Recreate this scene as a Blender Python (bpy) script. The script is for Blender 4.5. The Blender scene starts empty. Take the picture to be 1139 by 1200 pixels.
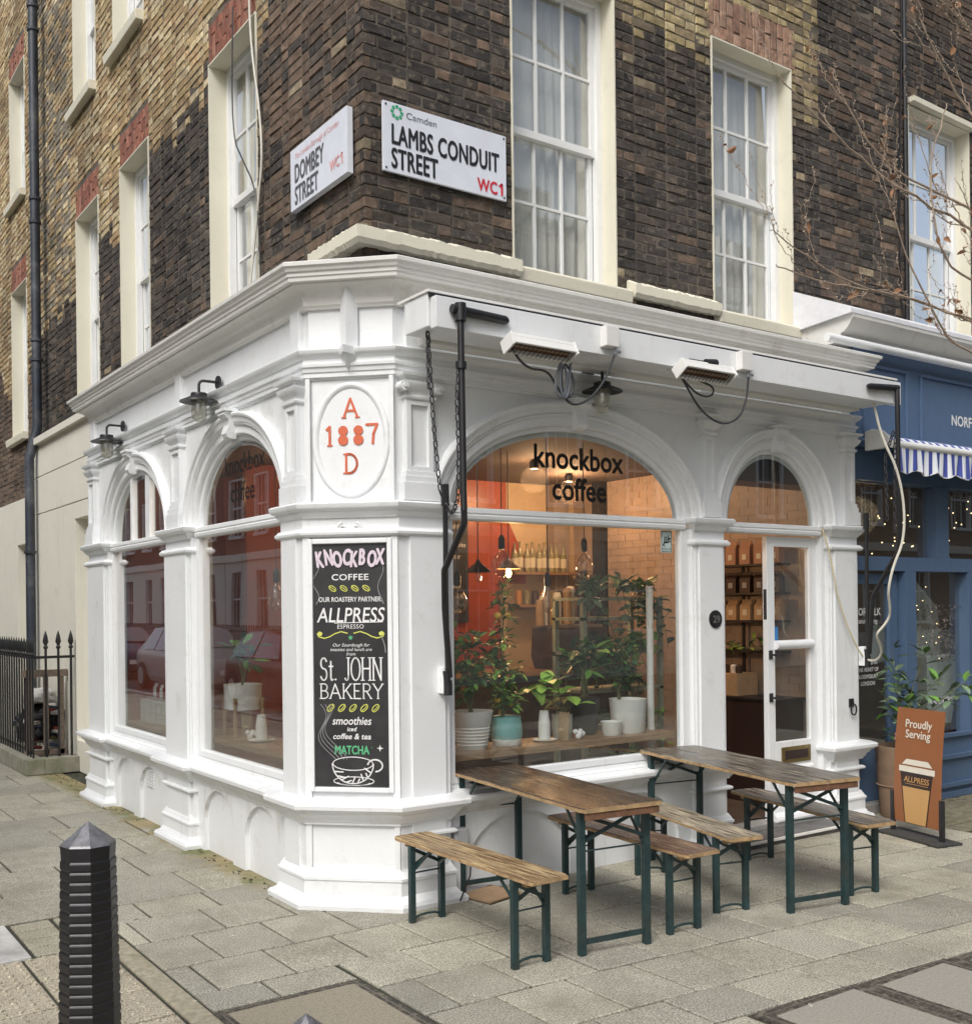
import bpy, bmesh, math, random
import numpy as np
from mathutils import Vector, Matrix, noise
random.seed(7)
R = math.radians
ORD = ['first','second','third','fourth','fifth','sixth','seventh','eighth','ninth','tenth','eleventh','twelfth','thirteenth','fourteenth','fifteenth','sixteenth']
S = bpy.context.scene
COL = S.collection

# ------------------------------------------------------------------ camera, sky, sun, exposure
CAMP = Vector((-2.87, -5.55, 1.8))
AZ = math.atan(1770 / 1248.0)                       # angle between the view axis and the +X street front
FWD = Vector((math.cos(AZ), math.sin(AZ), 0)); RGT = Vector((math.sin(AZ), -math.cos(AZ), 0))
ROLL = math.atan(30 / 2650.0)
cd = bpy.data.cameras.new('camera'); cam = bpy.data.objects.new('camera', cd); COL.objects.link(cam)
cd.sensor_fit = 'VERTICAL'; cd.sensor_height = 36; cd.lens = 36 * 1248 / 1200.0
cd.shift_x = 0; cd.shift_y = 112 / 1200.0
cd.clip_start = 0.05; cd.clip_end = 500
up = Vector((0, 0, 1))
x_ = RGT * math.cos(ROLL) - up * math.sin(ROLL); y_ = RGT * math.sin(ROLL) + up * math.cos(ROLL)
M = Matrix((x_, y_, -FWD)).transposed().to_4x4(); M.translation = CAMP
cam.matrix_world = M
S.camera = cam

w = bpy.data.worlds.new('World'); S.world = w; w.use_nodes = True
nt = w.node_tree; nt.nodes.clear()
sky = nt.nodes.new('ShaderNodeTexSky'); sky.sky_type = 'NISHITA'; sky.sun_disc = False
SUN_EL, SUN_AZ = R(48), R(215)                      # azimuth of the direction towards the sun, measured from +X
sky.sun_elevation = SUN_EL; sky.sun_rotation = R(90) - SUN_AZ
sky.air_density = 1.0; sky.dust_density = 4.0; sky.ozone_density = 1.0
hs = nt.nodes.new('ShaderNodeHueSaturation'); hs.inputs['Saturation'].default_value = 0.6
bg = nt.nodes.new('ShaderNodeBackground'); bg.inputs['Strength'].default_value = 0.13
ow = nt.nodes.new('ShaderNodeOutputWorld')
nt.links.new(sky.outputs[0], hs.inputs['Color']); nt.links.new(hs.outputs[0], bg.inputs[0]); nt.links.new(bg.outputs[0], ow.inputs[0])
sl = bpy.data.lights.new('sun', 'SUN'); sl.energy = 1.5; sl.angle = R(28); sl.color = (1, .99, .96)
so = bpy.data.objects.new('sun', sl); COL.objects.link(so)
sd = Vector((math.cos(SUN_EL) * math.cos(SUN_AZ), math.cos(SUN_EL) * math.sin(SUN_AZ), math.sin(SUN_EL)))
so.rotation_euler = sd.to_track_quat('Z', 'Y').to_euler(); so.location = (0, 0, 20)
S.view_settings.view_transform = 'Standard'; S.view_settings.look = 'None'
S.view_settings.exposure = 0.44; S.view_settings.gamma = 1; S.view_settings.use_curve_mapping = False

# ------------------------------------------------------------------ helpers
class MB:
    def __init__(s): s.v = []; s.f = []; s.c = None
    def quad(s, a, b, c, d):
        n = len(s.v); s.v += [tuple(a), tuple(b), tuple(c), tuple(d)]; s.f.append((n, n+1, n+2, n+3))
    def poly(s, pts):
        n = len(s.v); s.v += [tuple(p) for p in pts]; s.f.append(tuple(range(n, n+len(pts))))
    def box(s, x0, x1, y0, y1, z0, z1):
        n = len(s.v)
        s.v += [(x0,y0,z0),(x1,y0,z0),(x1,y1,z0),(x0,y1,z0),(x0,y0,z1),(x1,y0,z1),(x1,y1,z1),(x0,y1,z1)]
        s.f += [(n,n+3,n+2,n+1),(n+4,n+5,n+6,n+7),(n,n+1,n+5,n+4),(n+1,n+2,n+6,n+5),(n+2,n+3,n+7,n+6),(n+3,n,n+4,n+7)]
        return s
    def fbox(s, F, u0, u1, z0, z1, o0, o1):
        n = len(s.v)
        for o in (o0, o1):
            for (u, z) in ((u0,z0),(u1,z0),(u1,z1),(u0,z1)): s.v.append(tuple(F.p(u, z, o)))
        s.f += [(n,n+1,n+2,n+3),(n+7,n+6,n+5,n+4),(n,n+4,n+5,n+1),(n+1,n+5,n+6,n+2),(n+2,n+6,n+7,n+3),(n+3,n+7,n+4,n)]
        return s
    def bar(s, a, b, w, h, upv=(0,0,1)):
        a, b = Vector(a), Vector(b); d = (b-a).normalized(); upv = Vector(upv)
        if abs(d.dot(upv)) > .98: upv = Vector((0,1,0)) if abs(d.y) < .9 else Vector((1,0,0))
        sx = d.cross(upv).normalized()*w/2; sy = sx.cross(d).normalized()*h/2
        n = len(s.v)
        for p in (a, b):
            for q in (-sx-sy, sx-sy, sx+sy, -sx+sy): s.v.append(tuple(p+q))
        s.f += [(n,n+3,n+2,n+1),(n+4,n+5,n+6,n+7),(n,n+1,n+5,n+4),(n+1,n+2,n+6,n+5),(n+2,n+3,n+7,n+6),(n+3,n,n+4,n+7)]
        return s
    def tube(s, pts, r, seg=8, cap=True):
        pts = [Vector(p) for p in pts]; n0 = len(s.v); N = len(pts)
        rs = r if isinstance(r, (list, tuple)) else [r]*N
        ref = Vector((0,0,1))
        t0 = (pts[1]-pts[0]).normalized()
        if abs(t0.dot(ref)) > .95: ref = Vector((1,0,0))
        nx = t0.cross(ref).normalized()
        for i, p in enumerate(pts):
            t = (pts[min(i+1,N-1)]-pts[max(i-1,0)])
            if t.length < 1e-9: t = t0
            t = t.normalized()
            nx = (nx - t*nx.dot(t))
            nx = nx.normalized() if nx.length > 1e-6 else t.orthogonal().normalized()
            ny = t.cross(nx)
            for k in range(seg):
                a = 2*math.pi*k/seg
                s.v.append(tuple(p + nx*math.cos(a)*rs[i] + ny*math.sin(a)*rs[i]))
        for i in range(N-1):
            for k in range(seg):
                a = n0+i*seg+k; b = n0+i*seg+(k+1) % seg
                s.f.append((a, b, b+seg, a+seg))
        if cap:
            s.f.append(tuple(n0+k for k in range(seg))[::-1]); s.f.append(tuple(n0+(N-1)*seg+k for k in range(seg)))
        return s
    def lathe(s, c, prof, seg=20, cap=True, rot=0, sx=1, sy=1):
        n0 = len(s.v); c = Vector(c)
        for (r, z) in prof:
            for k in range(seg):
                a = 2*math.pi*k/seg+rot
                s.v.append((c.x+r*math.cos(a)*sx, c.y+r*math.sin(a)*sy, c.z+z))
        for i in range(len(prof)-1):
            for k in range(seg):
                a = n0+i*seg+k; b = n0+i*seg+(k+1) % seg
                s.f.append((a, b, b+seg, a+seg))
        if cap:
            s.f.append(tuple(n0+k for k in range(seg))[::-1]); s.f.append(tuple(n0+(len(prof)-1)*seg+k for k in range(seg)))
        return s
    def sphere(s, c, r, seg=12, rings=8, sz=1):
        return s.lathe(c, [(r*math.sin(math.pi*i/rings)+1e-4, -r*sz*math.cos(math.pi*i/rings)) for i in range(rings+1)], seg)
    def build(s, name, mat, parent=None, smooth=False, loc=None, recalc=True, bevel=0, kind=None, ang=40):
        me = bpy.data.meshes.new(name); me.from_pydata([tuple(v) for v in s.v], [], s.f)
        if recalc or bevel:
            bm = bmesh.new(); bm.from_mesh(me)
            if recalc: bmesh.ops.recalc_face_normals(bm, faces=bm.faces)
            if bevel:
                es = [e for e in bm.edges if len(e.link_faces) == 2 and e.calc_face_angle(0) > R(30)]
                bmesh.ops.bevel(bm, geom=es, offset=bevel, segments=2, profile=.6, affect='EDGES', clamp_overlap=True)
            bm.to_mesh(me); bm.free()
        me.materials.append(mat)
        if smooth:
            me.polygons.foreach_set('use_smooth', [True]*len(me.polygons))
            try: me.set_sharp_from_angle(angle=R(ang))
            except Exception: pass
        return link(name, me, parent, loc, kind)

def link(name, me, parent=None, loc=None, kind=None):
    o = bpy.data.objects.new(name, me); COL.objects.link(o)
    if parent: o.parent = parent
    if loc is not None: o.location = loc
    if kind: o['kind'] = kind
    return o
def tag(o, label=None, cat=None, group=None, kind=None):
    if label: o['label'] = label
    if cat: o['category'] = cat
    if group: o['group'] = group
    if kind: o['kind'] = kind
    return o
def thing(name, label, cat, loc=(0,0,0), rz=0, group=None):
    o = bpy.data.objects.new(name, None); COL.objects.link(o); o.location = loc; o.rotation_euler = (0,0,rz)
    o.empty_display_size = .2
    return tag(o, label, cat, group)
def copy_tree(o, parent=None):
    c = o.copy(); COL.objects.link(c); c.parent = parent
    for ch in [x for x in COL.objects if x.parent == o]: copy_tree(ch, c)
    return c
class Fr:
    """a wall frame: u runs along the wall, n points out of it"""
    def __init__(s, o, u, n): s.o = Vector(o); s.u = Vector(u).normalized(); s.n = Vector(n).normalized()
    def p(s, u, z, out=0): return s.o + s.u*u + s.n*out + Vector((0,0,z))
    def read(s): return Vector((0,0,1)).cross(s.n)
FR = Fr((0,0,0), (1,0,0), (0,-1,0))      # Lambs front
FL = Fr((0,0,0), (0,1,0), (-1,0,0))      # Dombey front
CH0 = .33                                # chamfer plane x+y
FC = Fr((CH0/2, CH0/2, 0), (1,-1,0), (-1,-1,0))

def sweep(name, path, prof, mat, parent, closed=False, smooth=False, kind=None, flip=1):
    """prof: closed list of (out, z) swept with mitres along plan path; the outside is on the left of the travel direction * flip"""
    P = [Vector(p) for p in path]; N = len(P); mb = MB(); K = len(prof)
    for i in range(N):
        d0 = (P[i]-P[i-1]).normalized() if i > 0 else None
        d1 = (P[i+1]-P[i]).normalized() if i < N-1 else None
        if d0 is None: d0 = d1
        if d1 is None: d1 = d0
        n0 = Vector((-d0.y, d0.x))*flip; n1 = Vector((-d1.y, d1.x))*flip
        b = n0+n1
        if b.length < 1e-6: b = n0
        b = b.normalized(); sc = 1/max(.3, b.dot(n0))
        for (o, z) in prof: mb.v.append((P[i].x+b.x*o*sc, P[i].y+b.y*o*sc, z))
    for i in range(N-1):
        for k in range(K):
            a = i*K+k; b2 = i*K+(k+1) % K
            mb.f.append((a, b2, b2+K, a+K))
    mb.f.append(tuple(range(K))); mb.f.append(tuple((N-1)*K+k for k in range(K))[::-1])
    return mb.build(name, mat, parent, smooth=smooth, kind=kind, ang=35)

# ------------------------------------------------------------------ materials
def lk(nt, a, b): nt.links.new(a, b)
def newmat(name):
    m = bpy.data.materials.new(name); m.use_nodes = True; nt = m.node_tree
    return m, nt, nt.nodes['Principled BSDF']
def mixc(nt, fac, a, b):
    n = nt.nodes.new('ShaderNodeMix'); n.data_type = 'RGBA'
    for sock, val in ((n.inputs[0], fac), (n.inputs[6], a), (n.inputs[7], b)):
        if hasattr(val, 'links') or hasattr(val, 'node'): nt.links.new(val, sock)
        else: sock.default_value = val if not isinstance(val, tuple) else (*val, 1)[:4]
    return n.outputs[2]
def nz(nt, scale, detail=4, rough=.6, coord='Object', sc=(1,1,1), off=(0,0,0)):
    t = nt.nodes.new('ShaderNodeTexCoord'); mp = nt.nodes.new('ShaderNodeMapping'); mp.inputs['Scale'].default_value = sc; mp.inputs['Location'].default_value = off
    if coord == 'World':
        g = nt.nodes.new('ShaderNodeNewGeometry'); nt.links.new(g.outputs['Position'], mp.inputs[0])
    else: nt.links.new(t.outputs[coord], mp.inputs[0])
    n = nt.nodes.new('ShaderNodeTexNoise'); n.inputs['Scale'].default_value = scale; n.inputs['Detail'].default_value = detail; n.inputs['Roughness'].default_value = rough
    nt.links.new(mp.outputs[0], n.inputs['Vector']); return n.outputs[0]
def ramp(nt, src, stops):
    r = nt.nodes.new('ShaderNodeValToRGB'); nt.links.new(src, r.inputs[0]); e = r.color_ramp.elements
    while len(e) < len(stops): e.new(.5)
    for i, (p, c) in enumerate(stops):
        e[i].position = p; e[i].color = (*c, 1) if isinstance(c, tuple) else (c, c, c, 1)
    return r.outputs[0]
def bump(nt, bsdf, h, strength=.3, dist=.01):
    b = nt.nodes.new('ShaderNodeBump'); b.inputs['Strength'].default_value = strength; b.inputs['Distance'].default_value = dist
    nt.links.new(h, b.inputs['Height']); nt.links.new(b.outputs[0], bsdf.inputs['Normal'])
def simple(name, col, rough=.5, metal=0, var=.15, scale=8, bmp=.1, bs=60, coord='World', spec=.5, dirt=None, dirtamt=.5):
    m, nt, b = newmat(name)
    c2 = tuple(x*(1-var) for x in col); c3 = tuple(min(1, x*(1+var*.6)) for x in col)
    c = ramp(nt, nz(nt, scale, 5, .65, coord), [(.3, c2), (.7, c3)])
    if dirt:
        f = ramp(nt, nz(nt, scale*.35, 8, .7, coord, off=(3,1,2)), [(.5, 0.0), (.72, dirtamt)])
        c = mixc(nt, f, c, dirt)
    lk(nt, c, b.inputs['Base Color']); b.inputs['Roughness'].default_value = rough; b.inputs['Metallic'].default_value = metal
    b.inputs['Specular IOR Level'].default_value = spec
    if bmp: bump(nt, b, nz(nt, bs, 4, .6, coord), bmp, .004)
    return m
def paint(name, col, rough=.38, grime=(.42,.39,.32), amt=.3, streak=.25, bmp=.12):
    """old glossy masonry paint with fine grime, vertical runs and brush relief"""
    m, nt, b = newmat(name)
    base = ramp(nt, nz(nt, 1.7, 5, .6, 'World'), [(.3, tuple(x*.95 for x in col)), (.7, col)])
    g1 = ramp(nt, nz(nt, 5, 9, .72, 'World'), [(.56, 0.0), (.75, amt)])
    c = mixc(nt, g1, base, grime)
    g2 = ramp(nt, nz(nt, 9, 6, .7, 'World', sc=(1,1,.07)), [(.58, 0.0), (.8, streak)])
    c = mixc(nt, g2, c, grime)
    g3 = ramp(nt, nz(nt, 55, 3, .6, 'World', off=(7,3,9)), [(.70, 0.0), (.76, amt*1.3)])
    c = mixc(nt, g3, c, tuple(x*.6 for x in grime))
    # second colour mixed into the pointed inner corners, broken up by noise
    pgeo = nt.nodes.new('ShaderNodeNewGeometry')
    pn = ramp(nt, pgeo.outputs['Pointiness'], [(.44, .55), (.485, 0.0)])
    ml = nt.nodes.new('ShaderNodeMath'); ml.operation = 'MULTIPLY'; lk(nt, pn, ml.inputs[0]); lk(nt, ramp(nt, nz(nt, 7, 6, .7, 'World', off=(1,1,5)), [(.4, .1), (.65, 1.0)]), ml.inputs[1])
    c = mixc(nt, ml.outputs[0], c, grime)
    lk(nt, c, b.inputs['Base Color']); b.inputs['Roughness'].default_value = rough
    lk(nt, ramp(nt, nz(nt, 4, 6, .7, 'World', off=(9,2,1)), [(.3, rough*.7), (.7, min(1, rough*1.6))]), b.inputs['Roughness'])
    bump(nt, b, nz(nt, 28, 7, .65, 'World'), bmp, .006)
    return m
MT = {}
MT['white'] = paint('white_gloss_paint', (.78,.80,.81), amt=.32, streak=.34, bmp=.32)
MT['white_old'] = paint('weathered_white_paint', (.75,.745,.71), rough=.5, amt=.5, streak=.5, bmp=.3)
MT['white_sill'] = paint('cream_masonry_paint', (.72,.69,.56), rough=.6, amt=.45, streak=.3, bmp=.4)
MT['cream'] = paint('cream_reveal_paint', (.74,.71,.58), rough=.6, amt=.2, streak=.15, bmp=.15)
MT['sash'] = paint('white_sash_paint', (.78,.79,.78), rough=.45, amt=.2, streak=.15)
MT['stucco'] = paint('cream_stucco', (.72,.70,.61), rough=.75, amt=.3, streak=.3, bmp=.3)
MT['blue'] = paint('blue_shopfront_paint', (.085,.14,.235), rough=.4, grime=(.05,.07,.1), amt=.3, streak=.2)
MT['lead'] = simple('roof_lead', (.22,.22,.22), .7, var=.3)
MT['mortar'] = simple('sooty_mortar', (.13,.112,.088), .95, var=.6, scale=4, bmp=.8, bs=70)
MT['black'] = simple('black_metal', (.018,.018,.02), .42, 0, var=.3, scale=20, bmp=.12)
MT['grey_metal'] = simple('dark_grey_metal', (.05,.05,.055), .5, .3, var=.3, scale=20, bmp=.1)
MT['steel'] = simple('galvanised_steel', (.45,.46,.47), .4, .8, var=.2, scale=14)
MT['green_steel'] = simple('dark_green_painted_steel', (.018,.045,.048), .42, 0, var=.35, scale=18, bmp=.15, dirt=(.08,.05,.03), dirtamt=.3)
MT['iron'] = simple('black_painted_iron', (.013,.013,.015), .40, 0, var=.3, scale=9, bmp=.25, bs=35, dirt=(.09,.085,.08), dirtamt=.25)
MT['pipe'] = simple('dark_blue_iron_pipe', (.028,.036,.05), .5, 0, var=.4, scale=6, bmp=.2, dirt=(.2,.21,.22), dirtamt=.5)
MT['concrete'] = simple('mossy_concrete', (.26,.25,.2), .9, var=.3, scale=6, bmp=.6, bs=45, dirt=(.10,.13,.04), dirtamt=.8)
MT['asphalt'] = simple('asphalt', (.055,.055,.055), .9, var=.3, scale=30, bmp=.6, bs=150)
MT['grit'] = simple('dark_grit_frame', (.075,.066,.052), .95, var=.9, scale=60, bmp=1.0, bs=80, dirt=(.30,.27,.21), dirtamt=.8)
MT['earth'] = simple('joint_dirt', (.045,.043,.033), .95, var=.5, scale=14, bmp=.5, dirt=(.07,.09,.03), dirtamt=.7)
MT['terracotta'] = simple('worn_wood_pot', (.24,.16,.105), .8, var=.35, scale=6, bmp=.3)
MT['ceramic'] = simple('white_ceramic', (.75,.75,.72), .3, var=.05)
MT['teal'] = simple('teal_glaze', (.22,.48,.47), .25, var=.15)
MT['paper'] = simple('white_paper_cup', (.8,.8,.76), .7, var=.05)
MT['kraft'] = simple('kraft_paper', (.42,.29,.17), .8, var=.2)
MT['darkwood'] = simple('dark_wood', (.055,.035,.022), .6, var=.4, scale=10)
MT['blackboard'] = simple('chalkboard', (.022,.022,.024), .55, var=.5, scale=6, bmp=.05, dirt=(.06,.06,.06), dirtamt=.4)
MT['chalk'] = simple('white_chalk_paint', (.78,.78,.78), .9, var=.15, scale=60)
MT['chalkpink'] = simple('pink_chalk', (.70,.60,.68), .9, var=.2, scale=50)
MT['chalkyellow'] = simple('yellow_chalk', (.68,.70,.16), .9, var=.15, scale=60)
MT['chalkgreen'] = simple('green_chalk', (.12,.48,.24), .9, var=.15, scale=60)
MT['chalkdim'] = simple('faint_chalk', (.30,.30,.31), .9, var=.3, scale=60)
MT['signwhite'] = simple('enamel_white', (.72,.75,.82), .25, var=.05, bmp=.02, dirt=(.45,.42,.36), dirtamt=.15)
MT['signblack'] = simple('enamel_black', (.02,.02,.022), .35, var=.1)
MT['signred'] = simple('enamel_red', (.62,.03,.05), .35, var=.1)
MT['signpink'] = simple('faded_red', (.75,.38,.36), .4, var=.2)
MT['signgreen'] = simple('enamel_green', (.04,.38,.18), .35, var=.1)
MT['orange_letter'] = simple('orange_red_paint', (.62,.13,.055), .5, var=.1)
MT['boardbrown'] = simple('brown_print', (.30,.115,.045), .45, var=.05, bmp=.0)
MT['boardtan'] = simple('tan_print', (.58,.34,.13), .45, var=.03, bmp=0)
MT['boardcream'] = simple('cream_print', (.78,.74,.64), .45, var=.03, bmp=0)
MT['boarddark'] = simple('dark_brown_print', (.035,.02,.018), .45, var=.05, bmp=0)
MT['vinylblack'] = simple('black_vinyl', (.01,.01,.01), .4, var=.1, bmp=0)
MT['vinylwhite'] = simple('white_vinyl', (.75,.75,.75), .5, var=.03, bmp=0)
MT['cable_white'] = simple('dirty_white_cable', (.62,.60,.52), .5, var=.15)
MT['cable_yellow'] = simple('cream_cable', (.58,.52,.34), .5, var=.15)
MT['cable_grey'] = simple('grey_cable', (.035,.037,.042), .5, var=.2)
MT['red_wall'] = simple('red_interior_paint', (.36,.075,.035), .35, var=.2, scale=4)
MT['cream_wall'] = simple('cream_interior_paint', (.55,.42,.27), .6, var=.15, scale=3)
MT['pink_wall'] = simple('white_painted_brick', (.40,.31,.25), .4, var=.3, scale=2)
MT['ceiling'] = simple('interior_ceiling', (.10,.075,.06), .8, var=.1)
MT['floor_in'] = simple('interior_floor', (.12,.09,.07), .4, var=.3)
MT['bark'] = simple('twig_bark', (.40,.31,.235), .85, var=.4, scale=30, bmp=.4)
MT['dryleaf'] = simple('dry_brown_leaf', (.27,.14,.07), .8, var=.4, scale=20)
MT['stem'] = simple('plant_stem', (.12,.13,.05), .7, var=.3)
MT['orangefruit'] = simple('orange_peel', (.75,.28,.03), .45, var=.15, scale=30)
MT['brass'] = simple('old_brass', (.32,.25,.11), .35, .9, var=.3, scale=20)
MT['plasticbag'] = simple('black_bin_bag', (.02,.02,.022), .25, var=.4)
MT['ragwhite'] = simple('white_plastic_sheet', (.6,.6,.57), .4, var=.2)
MT['cardboard'] = simple('cardboard', (.33,.22,.13), .85, var=.2)
MT['curtain'] = simple('net_curtain', (.62,.62,.58), .9, var=.12, scale=3, bmp=0)
MT['heater_el'] = simple('heater_element', (.20,.10,.05), .4, .3, var=.5, scale=60)
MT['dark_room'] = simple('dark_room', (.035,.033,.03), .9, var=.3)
MT['glassware'] = simple('bottle_glass', (.25,.23,.12), .15, var=.3, scale=30)
MT['label'] = simple('cream_label', (.6,.57,.45), .6, var=.1)
MT['flower'] = simple('dried_flower', (.45,.36,.30), .8, var=.5, scale=40)
MT['carpaint'] = simple('maroon_car_paint', (.055,.022,.022), .2, .2, var=.1, bmp=0)
MT['tyre'] = simple('tyre_rubber', (.02,.02,.02), .8)
MT['plate'] = simple('number_plate_white', (.7,.7,.68), .4, bmp=0)
def leafmat(name, col, var=.5):
    m, nt, b = newmat(name)
    g = nt.nodes.new('ShaderNodeNewGeometry')
    c = ramp(nt, g.outputs['Random Per Island'], [(0, tuple(x*(1-var) for x in col)), (1, tuple(min(1,x*(1+var)) for x in col))])
    lk(nt, c, b.inputs['Base Color']); b.inputs['Roughness'].default_value = .42
    b.inputs['Subsurface Weight'].default_value = 0
    return m
MT['leaf'] = leafmat('green_leaf', (.13,.27,.05))
MT['leafdark'] = leafmat('dark_green_leaf', (.045,.115,.04))
MT['leaflight'] = leafmat('light_green_leaf', (.30,.50,.09))
MT['leafpale'] = leafmat('pale_green_leaf', (.20,.30,.18), .3)
MT['leafgrey'] = leafmat('grey_green_leaf', (.10,.14,.08), .5)
def emis(name, col, st):
    m, nt, b = newmat(name); b.inputs['Base Color'].default_value = (*col, 1)
    b.inputs['Emission Color'].default_value = (*col, 1); b.inputs['Emission Strength'].default_value = st; return m
MT['bulb_lit'] = emis('lit_filament_bulb', (1, .62, .22), 22)
MT['fairy'] = emis('fairy_light', (1, .75, .4), 2.5)
MT['orange_screen'] = emis('lit_orange_panel', (.9, .33, .05), .8)
MT['fill_glow'] = emis('fill_light_glow', (1, .7, .4), 12)  # glowing disc of the added interior fill lights
def glassmat(name, tint=(.95,.97,.97), boost=1.35, base=.01, rough=0.0, dust=.02, dustcol=(.5,.5,.48)):
    m = bpy.data.materials.new(name); m.use_nodes = True; nt = m.node_tree; nt.nodes.clear()
    tr = nt.nodes.new('ShaderNodeBsdfTransparent'); tr.inputs[0].default_value = (*tint, 1)
    gl = nt.nodes.new('ShaderNodeBsdfGlossy'); gl.inputs['Roughness'].default_value = rough; gl.inputs['Color'].default_value = (1,1,1,1)
    fr = nt.nodes.new('ShaderNodeFresnel')
    geo = nt.nodes.new('ShaderNodeNewGeometry'); mr = nt.nodes.new('ShaderNodeMapRange'); mr.inputs[3].default_value = 1.5; mr.inputs[4].default_value = 1/1.5
    lk(nt, geo.outputs['Backfacing'], mr.inputs[0]); lk(nt, mr.outputs[0], fr.inputs[0])
    ma = nt.nodes.new('ShaderNodeMath'); ma.operation = 'MULTIPLY_ADD'; ma.inputs[1].default_value = boost; ma.inputs[2].default_value = base; ma.use_clamp = True
    mx = nt.nodes.new('ShaderNodeMixShader'); out = nt.nodes.new('ShaderNodeOutputMaterial')
    df = nt.nodes.new('ShaderNodeBsdfDiffuse'); df.inputs[0].default_value = (*dustcol, 1); mx2 = nt.nodes.new('ShaderNodeMixShader')
    f = ramp(nt, nz(nt, 3, 8, .75, 'World'), [(.35, dust*.3), (.75, dust*2.2)])
    lk(nt, f, mx2.inputs[0]); lk(nt, tr.outputs[0], mx2.inputs[1]); lk(nt, df.outputs[0], mx2.inputs[2])
    # faint unevenness of old glass
    bp = nt.nodes.new('ShaderNodeBump'); bp.inputs['Strength'].default_value = .05; bp.inputs['Distance'].default_value = .02
    lk(nt, nz(nt, 1.3, 1, .4, 'World'), bp.inputs['Height']); lk(nt, bp.outputs[0], gl.inputs['Normal'])
    lk(nt, fr.outputs[0], ma.inputs[0]); lk(nt, ma.outputs[0], mx.inputs[0]); lk(nt, mx2.outputs[0], mx.inputs[1]); lk(nt, gl.outputs[0], mx.inputs[2]); lk(nt, mx.outputs[0], out.inputs[0])
    return m
MT['glass'] = glassmat('shop_window_glass')
MT['glass_side'] = glassmat('side_window_glass', boost=2.1, base=.015)
MT['glass_up'] = glassmat('old_sash_glass', boost=2.2, base=.08, dust=.05)
MT['glass_jar'] = glassmat('lamp_jar_glass', tint=(.85,.86,.82), boost=1.5, base=.05, dust=.28, dustcol=(.62,.60,.5))
MT['glass_bulb'] = glassmat('clear_bulb_glass', tint=(.9,.85,.78), boost=2.0, base=.05, dust=0.0)
MT['glass_car'] = glassmat('car_glass', tint=(.1,.1,.1), boost=1.5, base=.08)

def worn_wood(name, dark, light, amt=.5, ax=1):
    m, nt, b = newmat(name)
    sc = (22, .95, 22) if ax == 1 else (.95, 22, 22)
    grain = nz(nt, 3.0, 8, .7, 'Object', sc=sc)
    base = ramp(nt, nz(nt, 7, 5, .6, 'Object', sc=sc), [(.3, dark), (.7, tuple(min(1,x*1.9) for x in dark))])
    f = ramp(nt, grain, [(amt, 0.0), (amt+.05, 1.0)])
    c = mixc(nt, f, base, ramp(nt, nz(nt, 14, 4, .6, 'Object', sc=sc), [(.3, tuple(x*.55 for x in light)), (.7, light)]))
    lk(nt, c, b.inputs['Base Color']); b.inputs['Roughness'].default_value = .5
    rr = ramp(nt, grain, [(amt-.08, .22), (amt+.1, .75)]); lk(nt, rr, b.inputs['Roughness'])
    bump(nt, b, grain, .5, .004)
    return m
MT['wood_bench_pale'] = worn_wood('worn_golden_bench_wood', (.12,.075,.038), (.58,.43,.23), .485)
MT['wood_table_dark'] = worn_wood('dark_varnished_table_wood', (.038,.026,.019), (.36,.28,.19), .585)
MT['wood_table_grey'] = worn_wood('weathered_grey_table_wood', (.05,.044,.037), (.40,.355,.27), .52)
MT['wood_edge'] = simple('raw_wood_edge', (.40,.27,.14), .7, var=.45, scale=22, bmp=.3)
MT['wood_edge_red'] = simple('red_brown_wood_edge', (.17,.085,.05), .55, var=.35, scale=22, bmp=.3)
MT['shelf_wood'] = worn_wood('shelf_wood', (.22,.13,.07), (.30,.19,.10), .5, ax=0)

def tinted(name, attr, rough=.9, amount=.35, bs=70, bmp=.8, scale=20, spot=None):
    """base colour comes from the object's colour (attr False) or the mesh attribute 'tint' (attr True)"""
    m, nt, b = newmat(name)
    if attr:
        a = nt.nodes.new('ShaderNodeAttribute'); a.attribute_type = 'GEOMETRY'; a.attribute_name = 'tint'; src = a.outputs['Color']
    else:
        a = nt.nodes.new('ShaderNodeObjectInfo'); src = a.outputs['Color']
    n = nz(nt, scale, 7, .7, 'World')
    mul = nt.nodes.new('ShaderNodeMix'); mul.data_type = 'RGBA'; mul.blend_type = 'MULTIPLY'; mul.inputs[0].default_value = 1
    lk(nt, src, mul.inputs[6]); lk(nt, ramp(nt, n, [(.25, 1-amount), (.75, 1+amount)]), mul.inputs[7])
    c = mul.outputs[2]
    if spot:
        f = ramp(nt, nz(nt, spot[0], 4, .6, 'World', off=(5,5,5)), [(spot[1], 0.0), (spot[1]+.06, spot[3])]); c = mixc(nt, f, c, spot[2])
    lk(nt, c, b.inputs['Base Color']); b.inputs['Roughness'].default_value = rough; b.inputs['Specular IOR Level'].default_value = .3
    bump(nt, b, nz(nt, bs, 6, .7, 'World'), bmp, .006)
    return m
SP = (22, .57, (.21,.175,.125), .48)
MT['brick_obj'] = tinted('stock_brick', False, spot=SP, amount=.55, scale=13, bmp=1.0, bs=48)
MT['brick_att'] = tinted('stock_brick_wall', True, spot=SP, amount=.55, scale=13, bmp=1.0, bs=48)
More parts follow.
